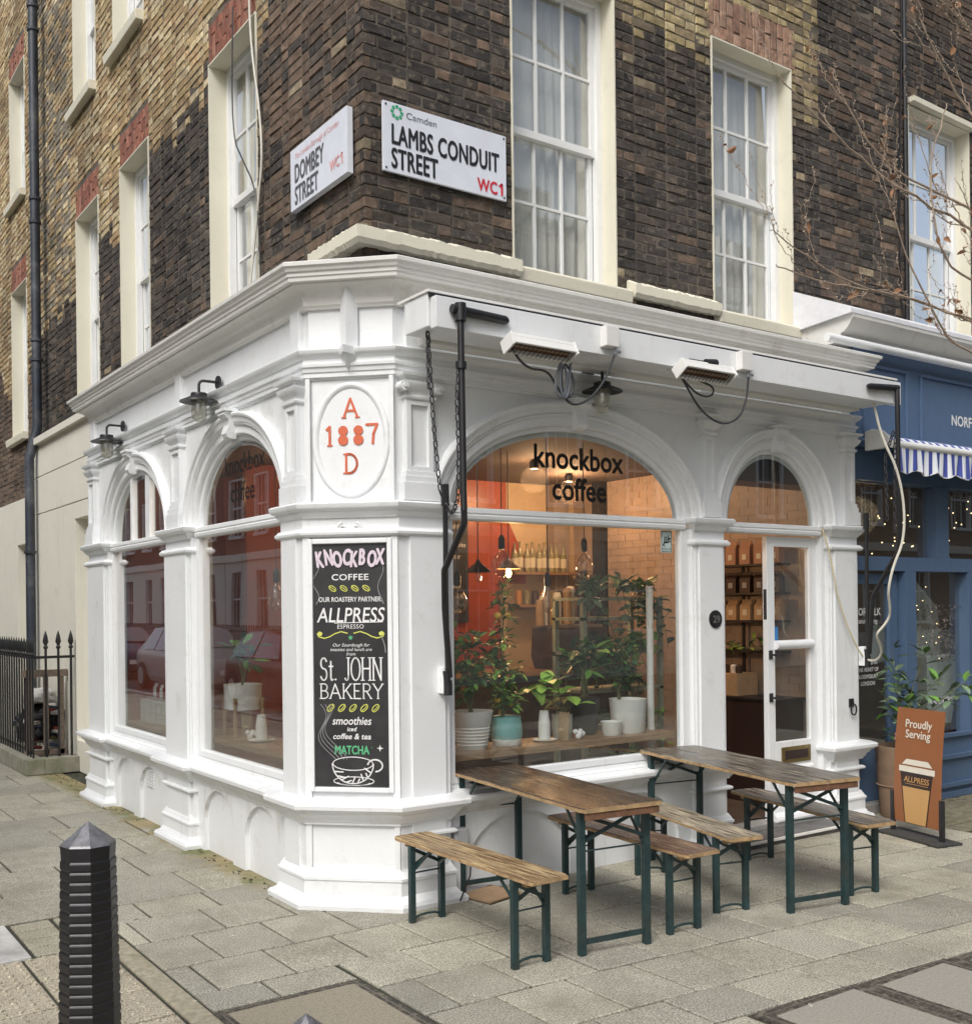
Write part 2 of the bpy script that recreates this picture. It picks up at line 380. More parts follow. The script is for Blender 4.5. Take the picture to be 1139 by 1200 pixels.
def slabmat(name, attr):
    m = tinted(name, attr, rough=.85, amount=.14, bs=160, bmp=.32, scale=3)
    nt = m.node_tree; b = nt.nodes['Principled BSDF']; src = b.inputs['Base Color'].links[0].from_socket
    f = ramp(nt, nz(nt, 115, 4, .75, 'World'), [(.38, .42), (.62, 1.62)])      # aggregate speckle
    mu = nt.nodes.new('ShaderNodeMix'); mu.data_type = 'RGBA'; mu.blend_type = 'MULTIPLY'; mu.inputs[0].default_value = 1
    lk(nt, src, mu.inputs[6]); lk(nt, f, mu.inputs[7])
    f2 = ramp(nt, nz(nt, 1.3, 8, .75, 'World', off=(2,9,0)), [(.47, 0.0), (.68, .6)])
    c = mixc(nt, f2, mu.outputs[2], (.165,.148,.112))
    f3 = ramp(nt, nz(nt, 11, 3, .5, 'World', off=(1,4,0)), [(.74, 0.0), (.76, .55)])  # gum and droppings
    c = mixc(nt, f3, c, (.45,.43,.38))
    # moss and ochre dirt along the foot of the left front
    g = nt.nodes.new('ShaderNodeNewGeometry'); sx = nt.nodes.new('ShaderNodeSeparateXYZ'); lk(nt, g.outputs['Position'], sx.inputs[0])
    ad = nt.nodes.new('ShaderNodeMath'); ad.operation = 'MULTIPLY_ADD'; lk(nt, nz(nt, 6, 6, .7, 'World'), ad.inputs[0]); ad.inputs[1].default_value = .5; lk(nt, sx.outputs[0], ad.inputs[2])
    f4 = ramp(nt, ad.outputs[0], [(.05, 0.0), (.17, .85)])
    yr = nt.nodes.new('ShaderNodeMapRange'); lk(nt, sx.outputs[1], yr.inputs[0]); yr.inputs[1].default_value = .6; yr.inputs[2].default_value = 1.2
    m2 = nt.nodes.new('ShaderNodeMath'); m2.operation = 'MULTIPLY'; lk(nt, f4, m2.inputs[0]); lk(nt, yr.outputs[0], m2.inputs[1])
    c = mixc(nt, m2.outputs[0], c, ramp(nt, nz(nt, 3, 4, .6, 'World', off=(0,3,0)), [(.4, (.30,.235,.12)), (.62, (.13,.14,.045))]))
    lk(nt, c, b.inputs['Base Color'])
    return m
MT['slab'] = slabmat('paving_slab_concrete', False)

# ------------------------------------------------------------------ lettering
def text(name, body, F, u, z, out, size, mat, parent, sx=1.0, bold=0, align='CENTER', ext=.001, slant=0, group=None, spacing=1.0):
    """u is measured along F.read() (reading direction) from F.o"""
    c = bpy.data.curves.new('lettering', 'FONT'); c.body = body; c.size = size; c.extrude = 0; c.align_x = align; c.shear = slant; c.space_character = spacing
    c.resolution_u = 3
    t = bpy.data.objects.new('tmp', c); COL.objects.link(t)
    dg = bpy.context.evaluated_depsgraph_get(); m0 = bpy.data.meshes.new_from_object(t.evaluated_get(dg))
    bpy.data.objects.remove(t); bpy.data.curves.remove(c)
    rd = F.read(); o = F.o; V = []; Fc = []
    b = bold*.8
    sh = [(0,0)] if not bold else [(b*math.cos(k*math.pi/3), b*math.sin(k*math.pi/3)) for k in range(6)]
    for q, (dx, dy) in enumerate(sh):
        n = len(V)
        for v in m0.vertices: V.append(tuple(o + rd*(u + v.co.x*sx + dx) + F.n*(out + ext + q*.00012) + Vector((0,0,z+v.co.y+dy))))
        Fc += [tuple(n+i for i in p.vertices) for p in m0.polygons]
    me = bpy.data.meshes.new(name); me.from_pydata(V, [], Fc); bpy.data.meshes.remove(m0)
    me.materials.clear(); me.materials.append(mat); me.name = name
    return link(name, me, parent)
# hand lettering: strokes in a unit box; (width, [polylines]) ; serifs drawn at stroke ends
def arc(cx, cy, rx, ry, a0, a1, n=10): return [(cx+rx*math.cos(R(a0+(a1-a0)*i/n)), cy+ry*math.sin(R(a0+(a1-a0)*i/n))) for i in range(n+1)]
GL = {
 'A': (.75, [[(0,0),(.36,1)],[(.36,1),(.75,0)],[(.13,.36),(.62,.36)]], [(0,0),(.75,0)]),
 'B': (.6, [[(.08,0),(.08,1)],[(.08,1)]+arc(.3,.76,.22,.24,90,-90)+[(.08,.52)],[(.08,.52)]+arc(.3,.26,.28,.26,90,-90)+[(.08,0)]], [(.05,0),(.05,1)]),
 'D': (.7, [[(.08,0),(.08,1)],[(.08,1)]+arc(.25,.5,.42,.5,90,-90,14)+[(.08,0)]], [(.05,0),(.05,1)]),
 'E': (.52, [[(.08,0),(.08,1)],[(.08,1),(.5,1)],[(.08,.52),(.4,.52)],[(.08,0),(.52,0)]], [(.05,0),(.05,1)]),
 'H': (.72, [[(.08,0),(.08,1)],[(.64,0),(.64,1)],[(.08,.52),(.64,.52)]], [(.08,0),(.08,1),(.64,0),(.64,1)]),
 'J': (.42, [[(.32,1),(.32,.18)]+arc(.18,.18,.14,.18,0,-150,8)], [(.32,1)]),
 'K': (.65, [[(.08,0),(.08,1)],[(.6,1),(.1,.42)],[(.25,.58),(.64,0)]], [(.08,0),(.08,1),(.6,1),(.64,0)]),
 'N': (.74, [[(.08,0),(.08,1)],[(.08,1),(.66,0)],[(.66,0),(.66,1)]], [(.08,0),(.08,1),(.66,1)]),
 'O': (.72, [arc(.36,.5,.34,.5,0,360,22)], []),
 'R': (.64, [[(.08,0),(.08,1)],[(.08,1)]+arc(.3,.75,.24,.25,90,-90)+[(.08,.5)],[(.28,.5),(.62,0)]], [(.08,0),(.08,1),(.62,0)]),
 'S': (.55, [arc(.28,.75,.22,.24,20,250,10)+arc(.27,.26,.24,.26,70,-160,10)], []),
 't': (.36, [[(.18,.85),(.18,.12)]+arc(.27,.12,.09,.12,180,320,5),[(.03,.62),(.34,.62)]], []),
 'Y': (.66, [[(0,1),(.33,.5)],[(.66,1),(.33,.5)],[(.33,.5),(.33,0)]], [(0,1),(.66,1),(.33,0)]),
 'C': (.66, [arc(.36,.5,.33,.5,45,315,16)], []),
 'X': (.62, [[(0,1),(.6,0)],[(.6,1),(0,0)]], []),
 '1': (.4, [[(.05,.82),(.22,1)],[(.22,1),(.22,0)]], [(.22,0)]),
 '7': (.56, [[(0,1),(.54,1)],[(.54,1),(.34,.5),(.3,0)]], [(0,1)]),
 '.': (.2, [[(.07,.02),(.1,.05)]], []),
 ' ': (.35, [], []),
}
def strokes(mb, F, pts, wd, out):
    """flat ribbon with rounded corners made of quads on frame F (reading coords)"""
    rd = F.read()
    P = [F.o + rd*p[0] + F.n*out + Vector((0,0,p[1])) for p in pts]
    for i in range(len(P)-1):
        d = P[i+1]-P[i]
        if d.length < 1e-6: continue
        d.normalize(); s_ = F.n.cross(d).normalized()*wd/2; e = d*wd*.25
        a, b = P[i]-e, P[i+1]+e; t = F.n*.0015
        n = len(mb.v)
        for q in (a-s_, b-s_, b+s_, a+s_): mb.v.append(tuple(q+t))
        for q in (a-s_, b-s_, b+s_, a+s_): mb.v.append(tuple(q-t))
        mb.f += [(n,n+1,n+2,n+3),(n,n+4,n+5,n+1),(n+1,n+5,n+6,n+2),(n+2,n+6,n+7,n+3),(n+3,n+7,n+4,n)]
def hand(name, s, F, u, z, out, h, mat, parent, wd=.012, sx=1, gap=.12, serif=0, jit=0):
    tot = sum(GL[c][0]+gap for c in s)*h*sx - gap*h*sx; x = u-tot/2; mb = MB(); j = 0
    for c in s:
        wch, st, se = GL[c]; dz = random.uniform(-jit, jit)*h
        for pl in st:
            j += 1; strokes(mb, F, [(x+p[0]*h*sx, z+dz+p[1]*h) for p in pl], wd, out+.0004*(j % 5))
        if serif:
            for p in se: j += 1; strokes(mb, F, [(x+p[0]*h*sx-serif*h*.5, z+dz+p[1]*h), (x+p[0]*h*sx+serif*h*.5, z+dz+p[1]*h)], wd*.6, out+.0004*(j % 5))
        x += (wch+gap)*h*sx
    return mb.build(name, mat, parent, recalc=False)

# ================================================================== COFFEE SHOP BUILDING
D = .44                                             # brick face behind the shopfront line
OUTL, OUTP = 0.0, .06                               # wall face, pilaster face
shop = thing('coffee_shop_building', 'corner brick terrace with a white arched coffee shop front at street level', 'building', (0,0,0))
W = MT['white']
piersL = [(4.57,5.21),(2.36,2.94),(None,.70)]
piersR = [(None,.73),(2.88,3.22),(4.46,4.84)]
EL, ER = 5.21, 4.84

def path(a=0.0, b=None, endret=True):
    """plan path of the front: offset a on the pilasters, b between them; from the Dombey end round the corner to the Lambs end"""
    c = .385
    if b is None: b = a
    P = []
    if endret: P += [(.30, EL+a-.06 if a > .06 else EL)]
    eL = EL + max(0, a-.06); eR = ER + max(0, a-.06)
    if endret: P[0] = (.30, eL)
    P += [(-a, eL)]
    if a != b: P += [(-a,4.57-(a-.06)),(-b,4.57-(a-.06)),(-b,2.94+(a-.06)),(-a,2.94+(a-.06)),(-a,2.36-(a-.06)),(-b,2.36-(a-.06)),(-b,.70+(a-.06)),(-a,.70+(a-.06))]
    P += [(-a, c-.414*a), (c-.414*a, -a)]
    if a != b: P += [(.73+(a-.06),-a),(.73+(a-.06),-b),(2.88-(a-.06),-b),(2.88-(a-.06),-a),(3.22+(a-.06),-a),(3.22+(a-.06),-b),(4.46-(a-.06),-b),(4.46-(a-.06),-a)]
    P += [(eR, -a)]
    if endret: P += [(eR, .30)]
    return P
FLIP = -1  # travelling from +Y down to the corner then +X: outside (street) is on the right

def arch_wall(mb, F, u0, u1, z0, z1, uc, a, zs, rise, o0, o1, seg=28):
    """wall from z0 to z1 with an elliptical arch opening (springing zs) ; below zs the opening is straight"""
    for (ua, ub) in ((u0, uc-a), (uc+a, u1)):
        if ub-ua > 1e-4: mb.fbox(F, ua, ub, z0, z1, o0, o1)
    for i in range(seg):
        t0, t1 = math.pi*(1-i/seg), math.pi*(1-(i+1)/seg)
        ua, ub = uc+a*math.cos(t0), uc+a*math.cos(t1); za, zb = zs+rise*math.sin(t0), zs+rise*math.sin(t1)
        mb.quad(F.p(ua,za,o1),F.p(ub,zb,o1),F.p(ub,z1,o1),F.p(ua,z1,o1))
        mb.quad(F.p(ua,za,o0),F.p(ua,z1,o0),F.p(ub,z1,o0),F.p(ub,zb,o0))
        mb.quad(F.p(ua,za,o0),F.p(ub,zb,o0),F.p(ub,zb,o1),F.p(ua,za,o1))
def arch_ring(name, F, uc, a, zs, rise, prof, mat, parent, seg=40, legs=0, name_smooth=True):
    """moulding (r, out) following the arch, optional straight legs down"""
    mb = MB(); K = len(prof)
    st = []
    if legs: st.append(('L', None))
    for i in range(seg+1): st.append(('A', math.pi*(1-i/seg)))
    if legs: st.append(('R', None))
    for kind, t in st:
        for (r, o) in prof:
            if kind == 'A': u = uc+(a+r)*math.cos(t); z = zs+(rise+r)*math.sin(t)
            else: u = uc+(a+r)*(-1 if kind == 'L' else 1); z = zs-legs
            mb.v.append(tuple(F.p(u, z, o)))
    for i in range(len(st)-1):
        for k in range(K-1):
            p = i*K+k; mb.f.append((p, p+1, p+1+K, p+K))
    return mb.build(name, mat, parent, smooth=True, ang=32)

# ---- dado wall with sunken arches
def dado(F, ranges, archs, name='dado_wall'):
    mb = MB()
    for (u0, u1), ar in zip(ranges, archs):
        e = sorted(ar)
        us = [u0]+[(e[i][1]+e[i+1][0])/2 for i in range(len(e)-1)]+[u1]
        for i, (p, q) in enumerate(e):
            arch_wall(mb, F, us[i], us[i+1], 0, .62, (p+q)/2, (q-p)/2, .16+.30-(q-p)*.42+.02, (q-p)*.42, -.03, 0)
        mb.fbox(F, u0, u1, 0, .62, -.14, -.03)
    return mb.build(name, W, shop)
dado(FL, [(2.94,4.57),(.70,2.36)], [[(3.22,3.78),(3.95,4.45)],[(.86,1.44),(1.66,2.22)]])
dado(FR, [(.73,2.88)], [[(.86,1.72),(1.88,2.74)]])
# the louvred air vent let into one sunken arch on Dombey side
mb = MB()
for k in range(7): mb.fbox(FL, 3.50, 3.66, .30+k*.022, .31+k*.022, -.03, -.018)
mb.build('air_vent', W, shop)

# ---- piers (lower part, up to the impost) with pedestal
def pier(F, u0, u1, lip=.045):
    mb = MB(); mb.fbox(F, u0, u1, 0, 2.36, -.14, .03)
    mb.fbox(F, u0+lip, u1-lip, .64, 2.25, .03, .06); mb.fbox(F, u0+.015, u1-.015, .64, 2.25, .03, .045)
    mb.fbox(F, u0+lip, u1-lip, .23, .52, .03, .055)
    return mb.build('pilaster', W, shop, bevel=.004)
for (a, b) in [(4.57,5.21),(2.36,2.94)]: pier(FL, a, b)
for (a, b) in [(2.88,3.22),(4.46,4.84)]: pier(FR, a, b)
# corner pier: prism with chamfer
def plan_prism(name, pts, z0, z1, mat, bevel=0):
    mb = MB(); n = len(pts)
    for z in (z0, z1):
        for p in pts: mb.v.append((p[0], p[1], z))
    mb.f += [tuple(range(n))[::-1], tuple(range(n, 2*n))]
    for i in range(n): mb.f.append((i, (i+1) % n, n+(i+1) % n, n+i))
    return mb.build(name, mat, shop, bevel=bevel)
def corner_pts(o, c, uL, uR, back=.14):
    return [(back, uL),(-o, uL),(-o, c+o),(c+o, -o),(uR, -o),(uR, back),(.3,.3)]
plan_prism('corner_pier', corner_pts(.045, .335, .70, .73), .0, 2.36, W, .003)
mb = MB()
mb.fbox(FL, .45, .66, .64, 2.25, .045, .062); mb.fbox(FR, .45, .69, .64, 2.25, .045, .062)
mb.fbox(FL, .45, .66, .23, .52, .045, .058); mb.fbox(FR, .45, .69, .23, .52, .045, .058)
for s in (-1, 1): mb.fbox(FC, s*.275-.022, s*.275+.022, .64, 2.25, -.005, .014); mb.fbox(FC, s*.275-.018, s*.275+.018, .23, .52, -.005, .012)
mb.build('corner_fillet', W, shop, bevel=.003)

# ---- swept mouldings
A_, B_ = .06, .0
def mould(name, prof, a=.06, b=0.0, mat=None):
    return sweep(name, path(a, b), prof, mat or W, shop, smooth=True, flip=FLIP)
mould('foot_moulding', [(-.1,0),(.055,0),(.058,.035),(.045,.055),(.03,.075),(.018,.09),(.018,.155),(.024,.165),(.024,.185),(.012,.20),(.006,.225),(0,.235),(-.1,.235)], .06, .06-.06+.0) if False else None
# foot mouldings only round the piers: separate short sweeps
def pier_mould(name, prof, ends, mat=None):
    out = []
    for e in ends:
        out.append(sweep(name, e, prof, mat or W, shop, smooth=True, flip=FLIP))
    return out
def pier_paths(a):
    k = a-.06
    return [[(.05,EL+k),(-a,EL+k),(-a,4.57-k),(.05,4.57-k)],
            [(.05,2.94+k),(-a,2.94+k),(-a,2.36-k),(.05,2.36-k)],
            [(.05,.70+k),(-a,.70+k),(-a,.385-.414*a),(.385-.414*a,-a),(.73+k,-a),(.73+k,.05)],
            [(2.88-k,.05),(2.88-k,-a),(3.22+k,-a),(3.22+k,.05)],
            [(4.46-k,.05),(4.46-k,-a),(ER+k,-a),(ER+k,.05)]]
foot = [(-.05,.0),(.075,.0),(.078,.028),(.066,.046),(.05,.052),(.036,.062),(.028,.078),(.022,.085),(.022,.165),(.030,.172),(.030,.188),(.018,.198),(.014,.212),(.006,.222),(0,.236),(-.05,.236)]
pier_mould('pedestal_base_moulding', foot, pier_paths(.052))
neck = [(-.04,.415),(.012,.415),(.022,.424),(.022,.436),(.008,.446),(-.04,.446)]
pier_mould('pedestal_neck_moulding', neck, pier_paths(.056)[:2]+pier_paths(.056)[3:])
mb2 = [[(-.06,.66),(-.06,.45)],[(.45,-.06),(.70,-.06),(.70,0)]]
pier_mould('pedestal_neck_moulding', neck, [[(.47,-.056),(.735,-.056),(.735,.05)]])
ped = [(-.05,.50),(.008,.50),(.012,.515),(.024,.525),(.03,.545),(.048,.56),(.054,.575),(.070,.585),(.082,.596),(.092,.602),(.095,.625),(.088,.637),(.05,.652),(.0,.662),(-.05,.662)]
# continuous cove and nosing (sill) with breaks round the piers, except the doorway
pfull = path(.052, .0, True)
i_door0 = [i for i, p in enumerate(pfull) if abs(p[0]-(3.22-.008)) < .02]
sweep('sill_moulding', [p for p in pfull if not (p[0] > 3.25)]+[], ped, W, shop, smooth=True, flip=FLIP)
sweep('sill_moulding', [(4.46+.008,.05),(4.46+.008,-.052),(ER,-.052),(ER,.05)], ped, W, shop, smooth=True, flip=FLIP)
# sloping sill boards behind the nosing, under each window
mb = MB()
for F, u0, u1 in ((FL,2.94,4.57),(FL,.70,2.36),(FR,.73,2.88)):
    pr = [(-.12,.62),(.03,.64),(.03,.662),(.0,.672),(-.012,.70),(-.12,.70)]
    n = len(mb.v)
    for u in (u0,u1):
        for (o,z) in pr: mb.v.append(tuple(F.p(u,z,o)))
    K = len(pr)
    mb.f += [tuple(range(n,n+K)), tuple(range(n+K,n+2*K))[::-1]]+[(n+k,n+(k+1)%K,n+K+(k+1)%K,n+K+k) for k in range(K)]
mb.build('window_sill_board', W, shop)
# impost and necking round the piers
imp = [(-.05,2.352),(.0,2.352),(.006,2.366),(.020,2.376),(.026,2.392),(.046,2.402),(.052,2.412),(.056,2.434),(.045,2.444),(-.05,2.450)]
pier_mould('impost_moulding', imp, pier_paths(.05))
nk = [(-.04,2.238),(.010,2.238),(.022,2.25),(.024,2.264),(.012,2.276),(.006,2.286),(-.04,2.286)]
pier_mould('necking_moulding', nk, pier_paths(.055))

# ---- spandrel wall above the imposts
AR = [(FL,3.775,.745,2.94,4.57),(FL,1.53,.76,.70,2.36),(FR,1.80,1.0,.73,2.88),(FR,3.83,.53,3.22,4.46)]
SPR, RISE = 2.43, .565
mb = MB()
arch_wall(mb, FL, 2.65, 5.15, 2.44, 3.37, 3.775, .78, SPR, RISE+.03, -.12, .0)
arch_wall(mb, FL, .385, 2.65, 2.44, 3.37, 1.53, .795, SPR, RISE+.03, -.12, .0)
arch_wall(mb, FR, .385, 3.06, 2.44, 3.37, 1.80, 1.035, SPR, RISE+.03, -.12, .0)
arch_wall(mb, FR, 3.06, 4.80, 2.44, 3.37, 3.83, .565, SPR, RISE+.03, -.12, .0)
mb.build('spandrel_wall', W, shop)
plan_prism('corner_wall', [(.12,.385),(0,.385),(.385,0),(.385,.12)], 2.44, 3.37, W)
plan_prism('frieze_wall', [(.12,5.15),(0.012,5.15),(0.012,.385),(.385,.012),(4.80,.012),(4.80,.12),(.44,.12),(.12,.44)], 3.34, 3.80, W)
prof_arch = [(-.045,-.045),(-.012,-.045),(-.008,-.02),(.0,-.015),(.022,-.012),(.026,.008),(.036,.018),(.085,.018),(.09,.03),(.10,.038),(.104,.03),(.112,.042),(.145,.048),(.152,.060),(.166,.064),(.178,.058),(.180,.03),(.186,.0)]
for F, uc, a, p0, p1 in AR:
    arch_ring('archivolt', F, uc, a, SPR, RISE, prof_arch, W, shop)
# upper pilasters (>panelled shaft, base, capital)
def upper_pilaster(F, u0, u1, volutes=False):
    mb = MB(); uc = (u0+u1)/2; h = (u1-u0)/2
    mb.fbox(F, u0-.035, u1+.035, 2.45, 2.56, 0, .075); mb.fbox(F, u0-.022, u1+.022, 2.56, 2.60, 0, .066)
    mb.fbox(F, u0-.012, u1+.012, 2.60, 2.63, 0, .058)
    mb.fbox(F, u0, u1, 2.63, 3.06, 0, .03)
    mb.fbox(F, u0, u0+.035, 2.63, 3.06, .03, .05); mb.fbox(F, u1-.035, u1, 2.63, 3.06, .03, .05)
    mb.fbox(F, u0+.035, u1-.035, 3.03, 3.06, .03, .05); mb.fbox(F, u0+.035, u1-.035, 2.63, 2.66, .03, .05)
    mb.build('upper_pilaster', W, shop, bevel=.003)
    cp = [(0,3.055),(.0,3.06),(.012,3.07),(.014,3.082),(.0,3.09),(.0,3.105),(.02,3.125),(.034,3.15),(.036,3.165),(.018,3.172),(.022,3.188),(.046,3.198),(.05,3.215),(-.02,3.215),(-.02,3.055)]
    P = [F.p(u0,0,0), F.p(u0,0,.05), F.p(u1,0,.05), F.p(u1,0,0)]
    P = [(p.x,p.y) for p in P]
    if F is FL: P = P[::-1]
    sweep('capital', P, cp, W, shop, smooth=True, flip=FLIP)
    if volutes:
        m2 = MB()
        for s in (-1, 1):
            m2.tube([F.p(uc+s*(h+.028), 3.135, .02), F.p(uc+s*(h+.028), 3.135, .085)], .03, 12)
            m2.tube([F.p(uc+s*(h+.028), 3.135, .08), F.p(uc+s*(h+.028), 3.135, .094)], .013, 8)
        m2.build('volute', W, shop, smooth=True)
for u0, u1 in ((4.95,5.15),(2.54,2.76),(.44,.62)): upper_pilaster(FL, u0, u1)
for u0, u1, v in ((.44,.63,True),(3.00,3.12,False),(4.66,4.80,False)): upper_pilaster(FR, u0, u1, v)
for s in (-1,1): mb = MB(); mb.fbox(FC, s*.262-.014, s*.262+.014, 2.45, 3.20, -.03, -.006); mb.build('corner_fillet', W, shop, bevel=.003)
# string course and cornice
st = [(-.05,3.195),(.012,3.195),(.016,3.205),(.028,3.208),(.028,3.232),(.036,3.238),(.040,3.262),(.05,3.268),(.052,3.285),(.034,3.292),(.034,3.318),(.046,3.326),(.062,3.338),(.07,3.350),(.074,3.366),(.06,3.374),(-.05,3.382)]
def cpath(a): return [(.30,5.15+a),(-a,5.15+a),(-a,.385-.414*a),(.385-.414*a,-a),(4.80+a,-a),(4.80+a,.30)]
sweep('string_course', cpath(.0), st, W, shop, smooth=True, flip=FLIP)
co = [(-.03,3.625),(.012,3.625),(.018,3.638),(.026,3.646),(.03,3.670),(.042,3.700),(.062,3.725),(.09,3.742),(.115,3.748),(.118,3.760),(.145,3.762),(.148,3.782),(.156,3.788),(.158,3.808),(.17,3.815),(.176,3.832),(.190,3.842),(.192,3.862),(.18,3.870),(-.03,3.885)]
sweep('cornice', cpath(.0), co, MT['white_old'], shop, smooth=True, flip=FLIP)
# frieze ribs over the piers and the corner prow with its pendant
for F, us in ((FL,(5.08,2.65,.52)),(FR,(.52,3.06,4.72))):
    for u in us: mb = MB(); mb.fbox(F, u-.06, u+.06, 3.37, 3.68, -.012, .022); mb.build('frieze_rib', W, shop, bevel=.004)
mb = MB()
def prow(z0, z1, hw, dep, tip0=None):
    n = len(mb.v)
    for z, s in ((z0, 1 if tip0 is None else tip0), (z1, 1)):
        for (u, o) in ((-hw*s, -.025), (0, dep*s-.02), (hw*s, -.025)): mb.v.append(tuple(FC.p(u, z, o)))
    mb.f += [(n,n+1,n+4,n+3),(n+1,n+2,n+5,n+4),(n,n+2,n+5,n+3),(n,n+1,n+2),(n+3,n+4,n+5)]
prow(3.37, 3.72, .055, .06); prow(3.33, 3.375, .075, .125); prow(3.22, 3.33, .062, .105, .08); 
n = len(mb.v); mb.v += [tuple(FC.p(-.055,3.72,-.025)),tuple(FC.p(.055,3.72,-.025)),tuple(FC.p(0,3.72,.04)),tuple(FC.p(0,3.80,-.02))]
mb.f += [(n,n+2,n+3),(n+2,n+1,n+3)]
mb.build('corner_prow', MT['white'], shop, bevel=0)
# console keystones on the arches
def keystone(F, u, z, s=1.0):
    mb = MB()
    prof = [(0,0),(.09,.0),(.10,-.02),(.085,-.035),(.062,-.05),(.058,-.09),(.07,-.12),(.078,-.15),(.062,-.178),(.03,-.185),(0,-.185)]
    n = len(mb.v); K = len(prof)
    for sgn, in ((-1,), (1,)):
        for (o, dz) in prof:
            wd = .062*(1+dz*1.9)*s
            mb.v.append(tuple(F.p(u+sgn*wd, z+dz*s, o*s+.01)))
    mb.f += [tuple(range(n,n+K))[::-1], tuple(range(n+K,n+2*K))]+[(n+k,n+(k+1)%K,n+K+(k+1)%K,n+K+k) for k in range(K)]
    mb.fbox(F, u-.08*s, u+.08*s, z, z+.022, 0, .115*s)
    mb.build('keystone', W, shop, bevel=.002)
for F, uc in ((FL,3.775),(FL,1.53),(FR,1.80),(FR,3.83)): keystone(F, uc, 3.175)
# oval on the chamfer, with date lettering
mb = MB(); prof = [(.0,-.03),(.004,-.008),(.012,.0),(.022,.008),(.034,.010),(.044,.004),(.05,-.004),(.052,-.03)]
seg = 56; cz, ra, rb = 2.825, .195, .305
FCw = Fr((.1925,.1925,0),(1,-1,0),(-1,-1,0))
for i in range(seg):
    t = 2*math.pi*i/seg
    for (r, o) in prof: mb.v.append(tuple(FCw.p((ra+r)*math.cos(t), cz+(rb+r)*math.sin(t), o+.005)))
K = len(prof)
for i in range(seg):
    for k in range(K-1): a = i*K+k; b = ((i+1) % seg)*K+k; mb.f.append((a,a+1,b+1,b))
mb.build('oval_moulding', W, shop, smooth=True, ang=50)
OL = MT['orange_letter']
hand('date_lettering', 'A', FCw, 0, 2.962, .002, .115, OL, shop, wd=.014, serif=.22)
hand('date_lettering', '1', FCw, -.135, 2.795, .002, .115, OL, shop, wd=.016, serif=.25)
hand('date_lettering', '7', FCw, .135, 2.80, .002, .115, OL, shop, wd=.016, serif=.16)
hand('date_lettering', 'D', FCw, 0, 2.625, .002, .115, OL, shop, wd=.014, serif=.22)
for u in (-.048, .048):
    mb = MB()
    for (dz, r) in ((.027,.030),(.085,.028)):
        pts = [FCw.p(u+r*math.cos(t*math.pi/9)*1.08, 2.795+dz+.003+r*math.sin(t*math.pi/9)*1.05, .0065) for t in range(18)]; mb.poly(pts)
    mb.build('date_lettering', OL, shop, recalc=False)
# scrolls above the chalkboard panel
mb = MB()
for s in (-1, 1):
    pts = [FCw.p(s*(.045+.032*(1-t/20)*math.cos(t*.62+math.pi*.5)*-1), 2.287+.032*(1-t/20)*math.sin(t*.62+math.pi*.5), .052) for t in range(18)]
    mb.tube(pts, [.010*(1-t*.03) for t in range(18)], 6)
    mb.tube([FCw.p(s*.075, 2.262, .03), FCw.p(s*.16, 2.252, .028)], [.012,.003], 6)
mb.build('scroll', W, shop, smooth=True)
# panel frame on the chamfer that holds the chalkboard
mb = MB()
for (a, b, c, d) in ((-.262,-.232,.70,2.225),(.232,.262,.70,2.225),(-.232,.232,2.195,2.225),(-.232,.232,.70,.728)): mb.fbox(FC, a, b, c, d, -.002, .028)
mb.build('panel_frame', W, shop, bevel=.006)

# ---- roof of the projecting shop, back wall of the upper storeys
mb = MB(); mb.poly([(-.0,5.15,3.91),(-.0,.385,3.91),(.385,0,3.91),(4.80,0,3.91),(4.80,.6,3.93),(.6,.6,3.93),(.6,5.15,3.93)])
mb.build('lead_flat_roof', MT['lead'], shop, recalc=False)

# ---- shop windows
def shop_window(F, uc, a, name, u0, u1, door=False, mull=()):
    """frame, transom, lower pane, fanlight pane as sub-parts of one window"""
    mb = MB()
    zb = .70
    if not door:
        mb.fbox(F, u0, uc-a, zb, 2.36, -.07, -.004); mb.fbox(F, uc+a, u1, zb, 2.36, -.07, -.004)
        mb.fbox(F, uc-a, uc+a, zb, .748, -.07, -.004)
    else:
        mb.fbox(F, u0, u0+.04, .02, 2.36, -.10, -.004); mb.fbox(F, u1-.05, u1, .02, 2.36, -.10, -.004)
    fr = mb.build('window_frame' if not door else 'door_frame', MT['sash'] if 0 else W, shop, bevel=.006)
    m2 = MB(); n = 0
    pr = [(-.07,2.352),(.0,2.352),(.012,2.362),(.016,2.382),(.008,2.392),(.016,2.40),(.014,2.425),(-.012,2.434),(-.07,2.436)]
    K = len(pr); uA, uB = uc-a-.035, uc+a+.035
    for u in (uA, uB):
        for (o,z) in pr: m2.v.append(tuple(F.p(u,z,o)))
    m2.f += [tuple(range(K)), tuple(range(K,2*K))[::-1]]+[(k,(k+1)%K,K+(k+1)%K,K+k) for k in range(K)]
    m2.build('transom', W, fr)
    if not door:
        g = MB(); g.fbox(F, uc-a, uc+a, .748, 2.352, -.040, -.036); g.build('pane', MT['glass_side'] if F is FL else MT['glass'], fr)
    g = MB(); seg = 30; n = 0
    for o in (-.036,-.040):
        g.poly([F.p(uc+(a-.004)*math.cos(math.pi*(1-i/seg)), 2.434+(SPR-2.434)+ (RISE-.004)*math.sin(math.pi*(1-i/seg)), o) for i in range(seg+1)])
    g.build('fanlight_pane', MT['glass_side'], fr, recalc=False)
    for (um, wd) in mull:
        top = SPR+RISE*math.sqrt(max(0,1-((um-uc)/a)**2)); m3 = MB(); m3.fbox(F, um-wd/2, um+wd/2, 2.434, top+.02, -.065, -.012); m3.build('mullion', W, fr, bevel=.004)
    return fr
w1 = shop_window(FL, 3.775, .745, 'window', 2.94, 4.57, mull=((3.98,.05),(3.53,.11)))
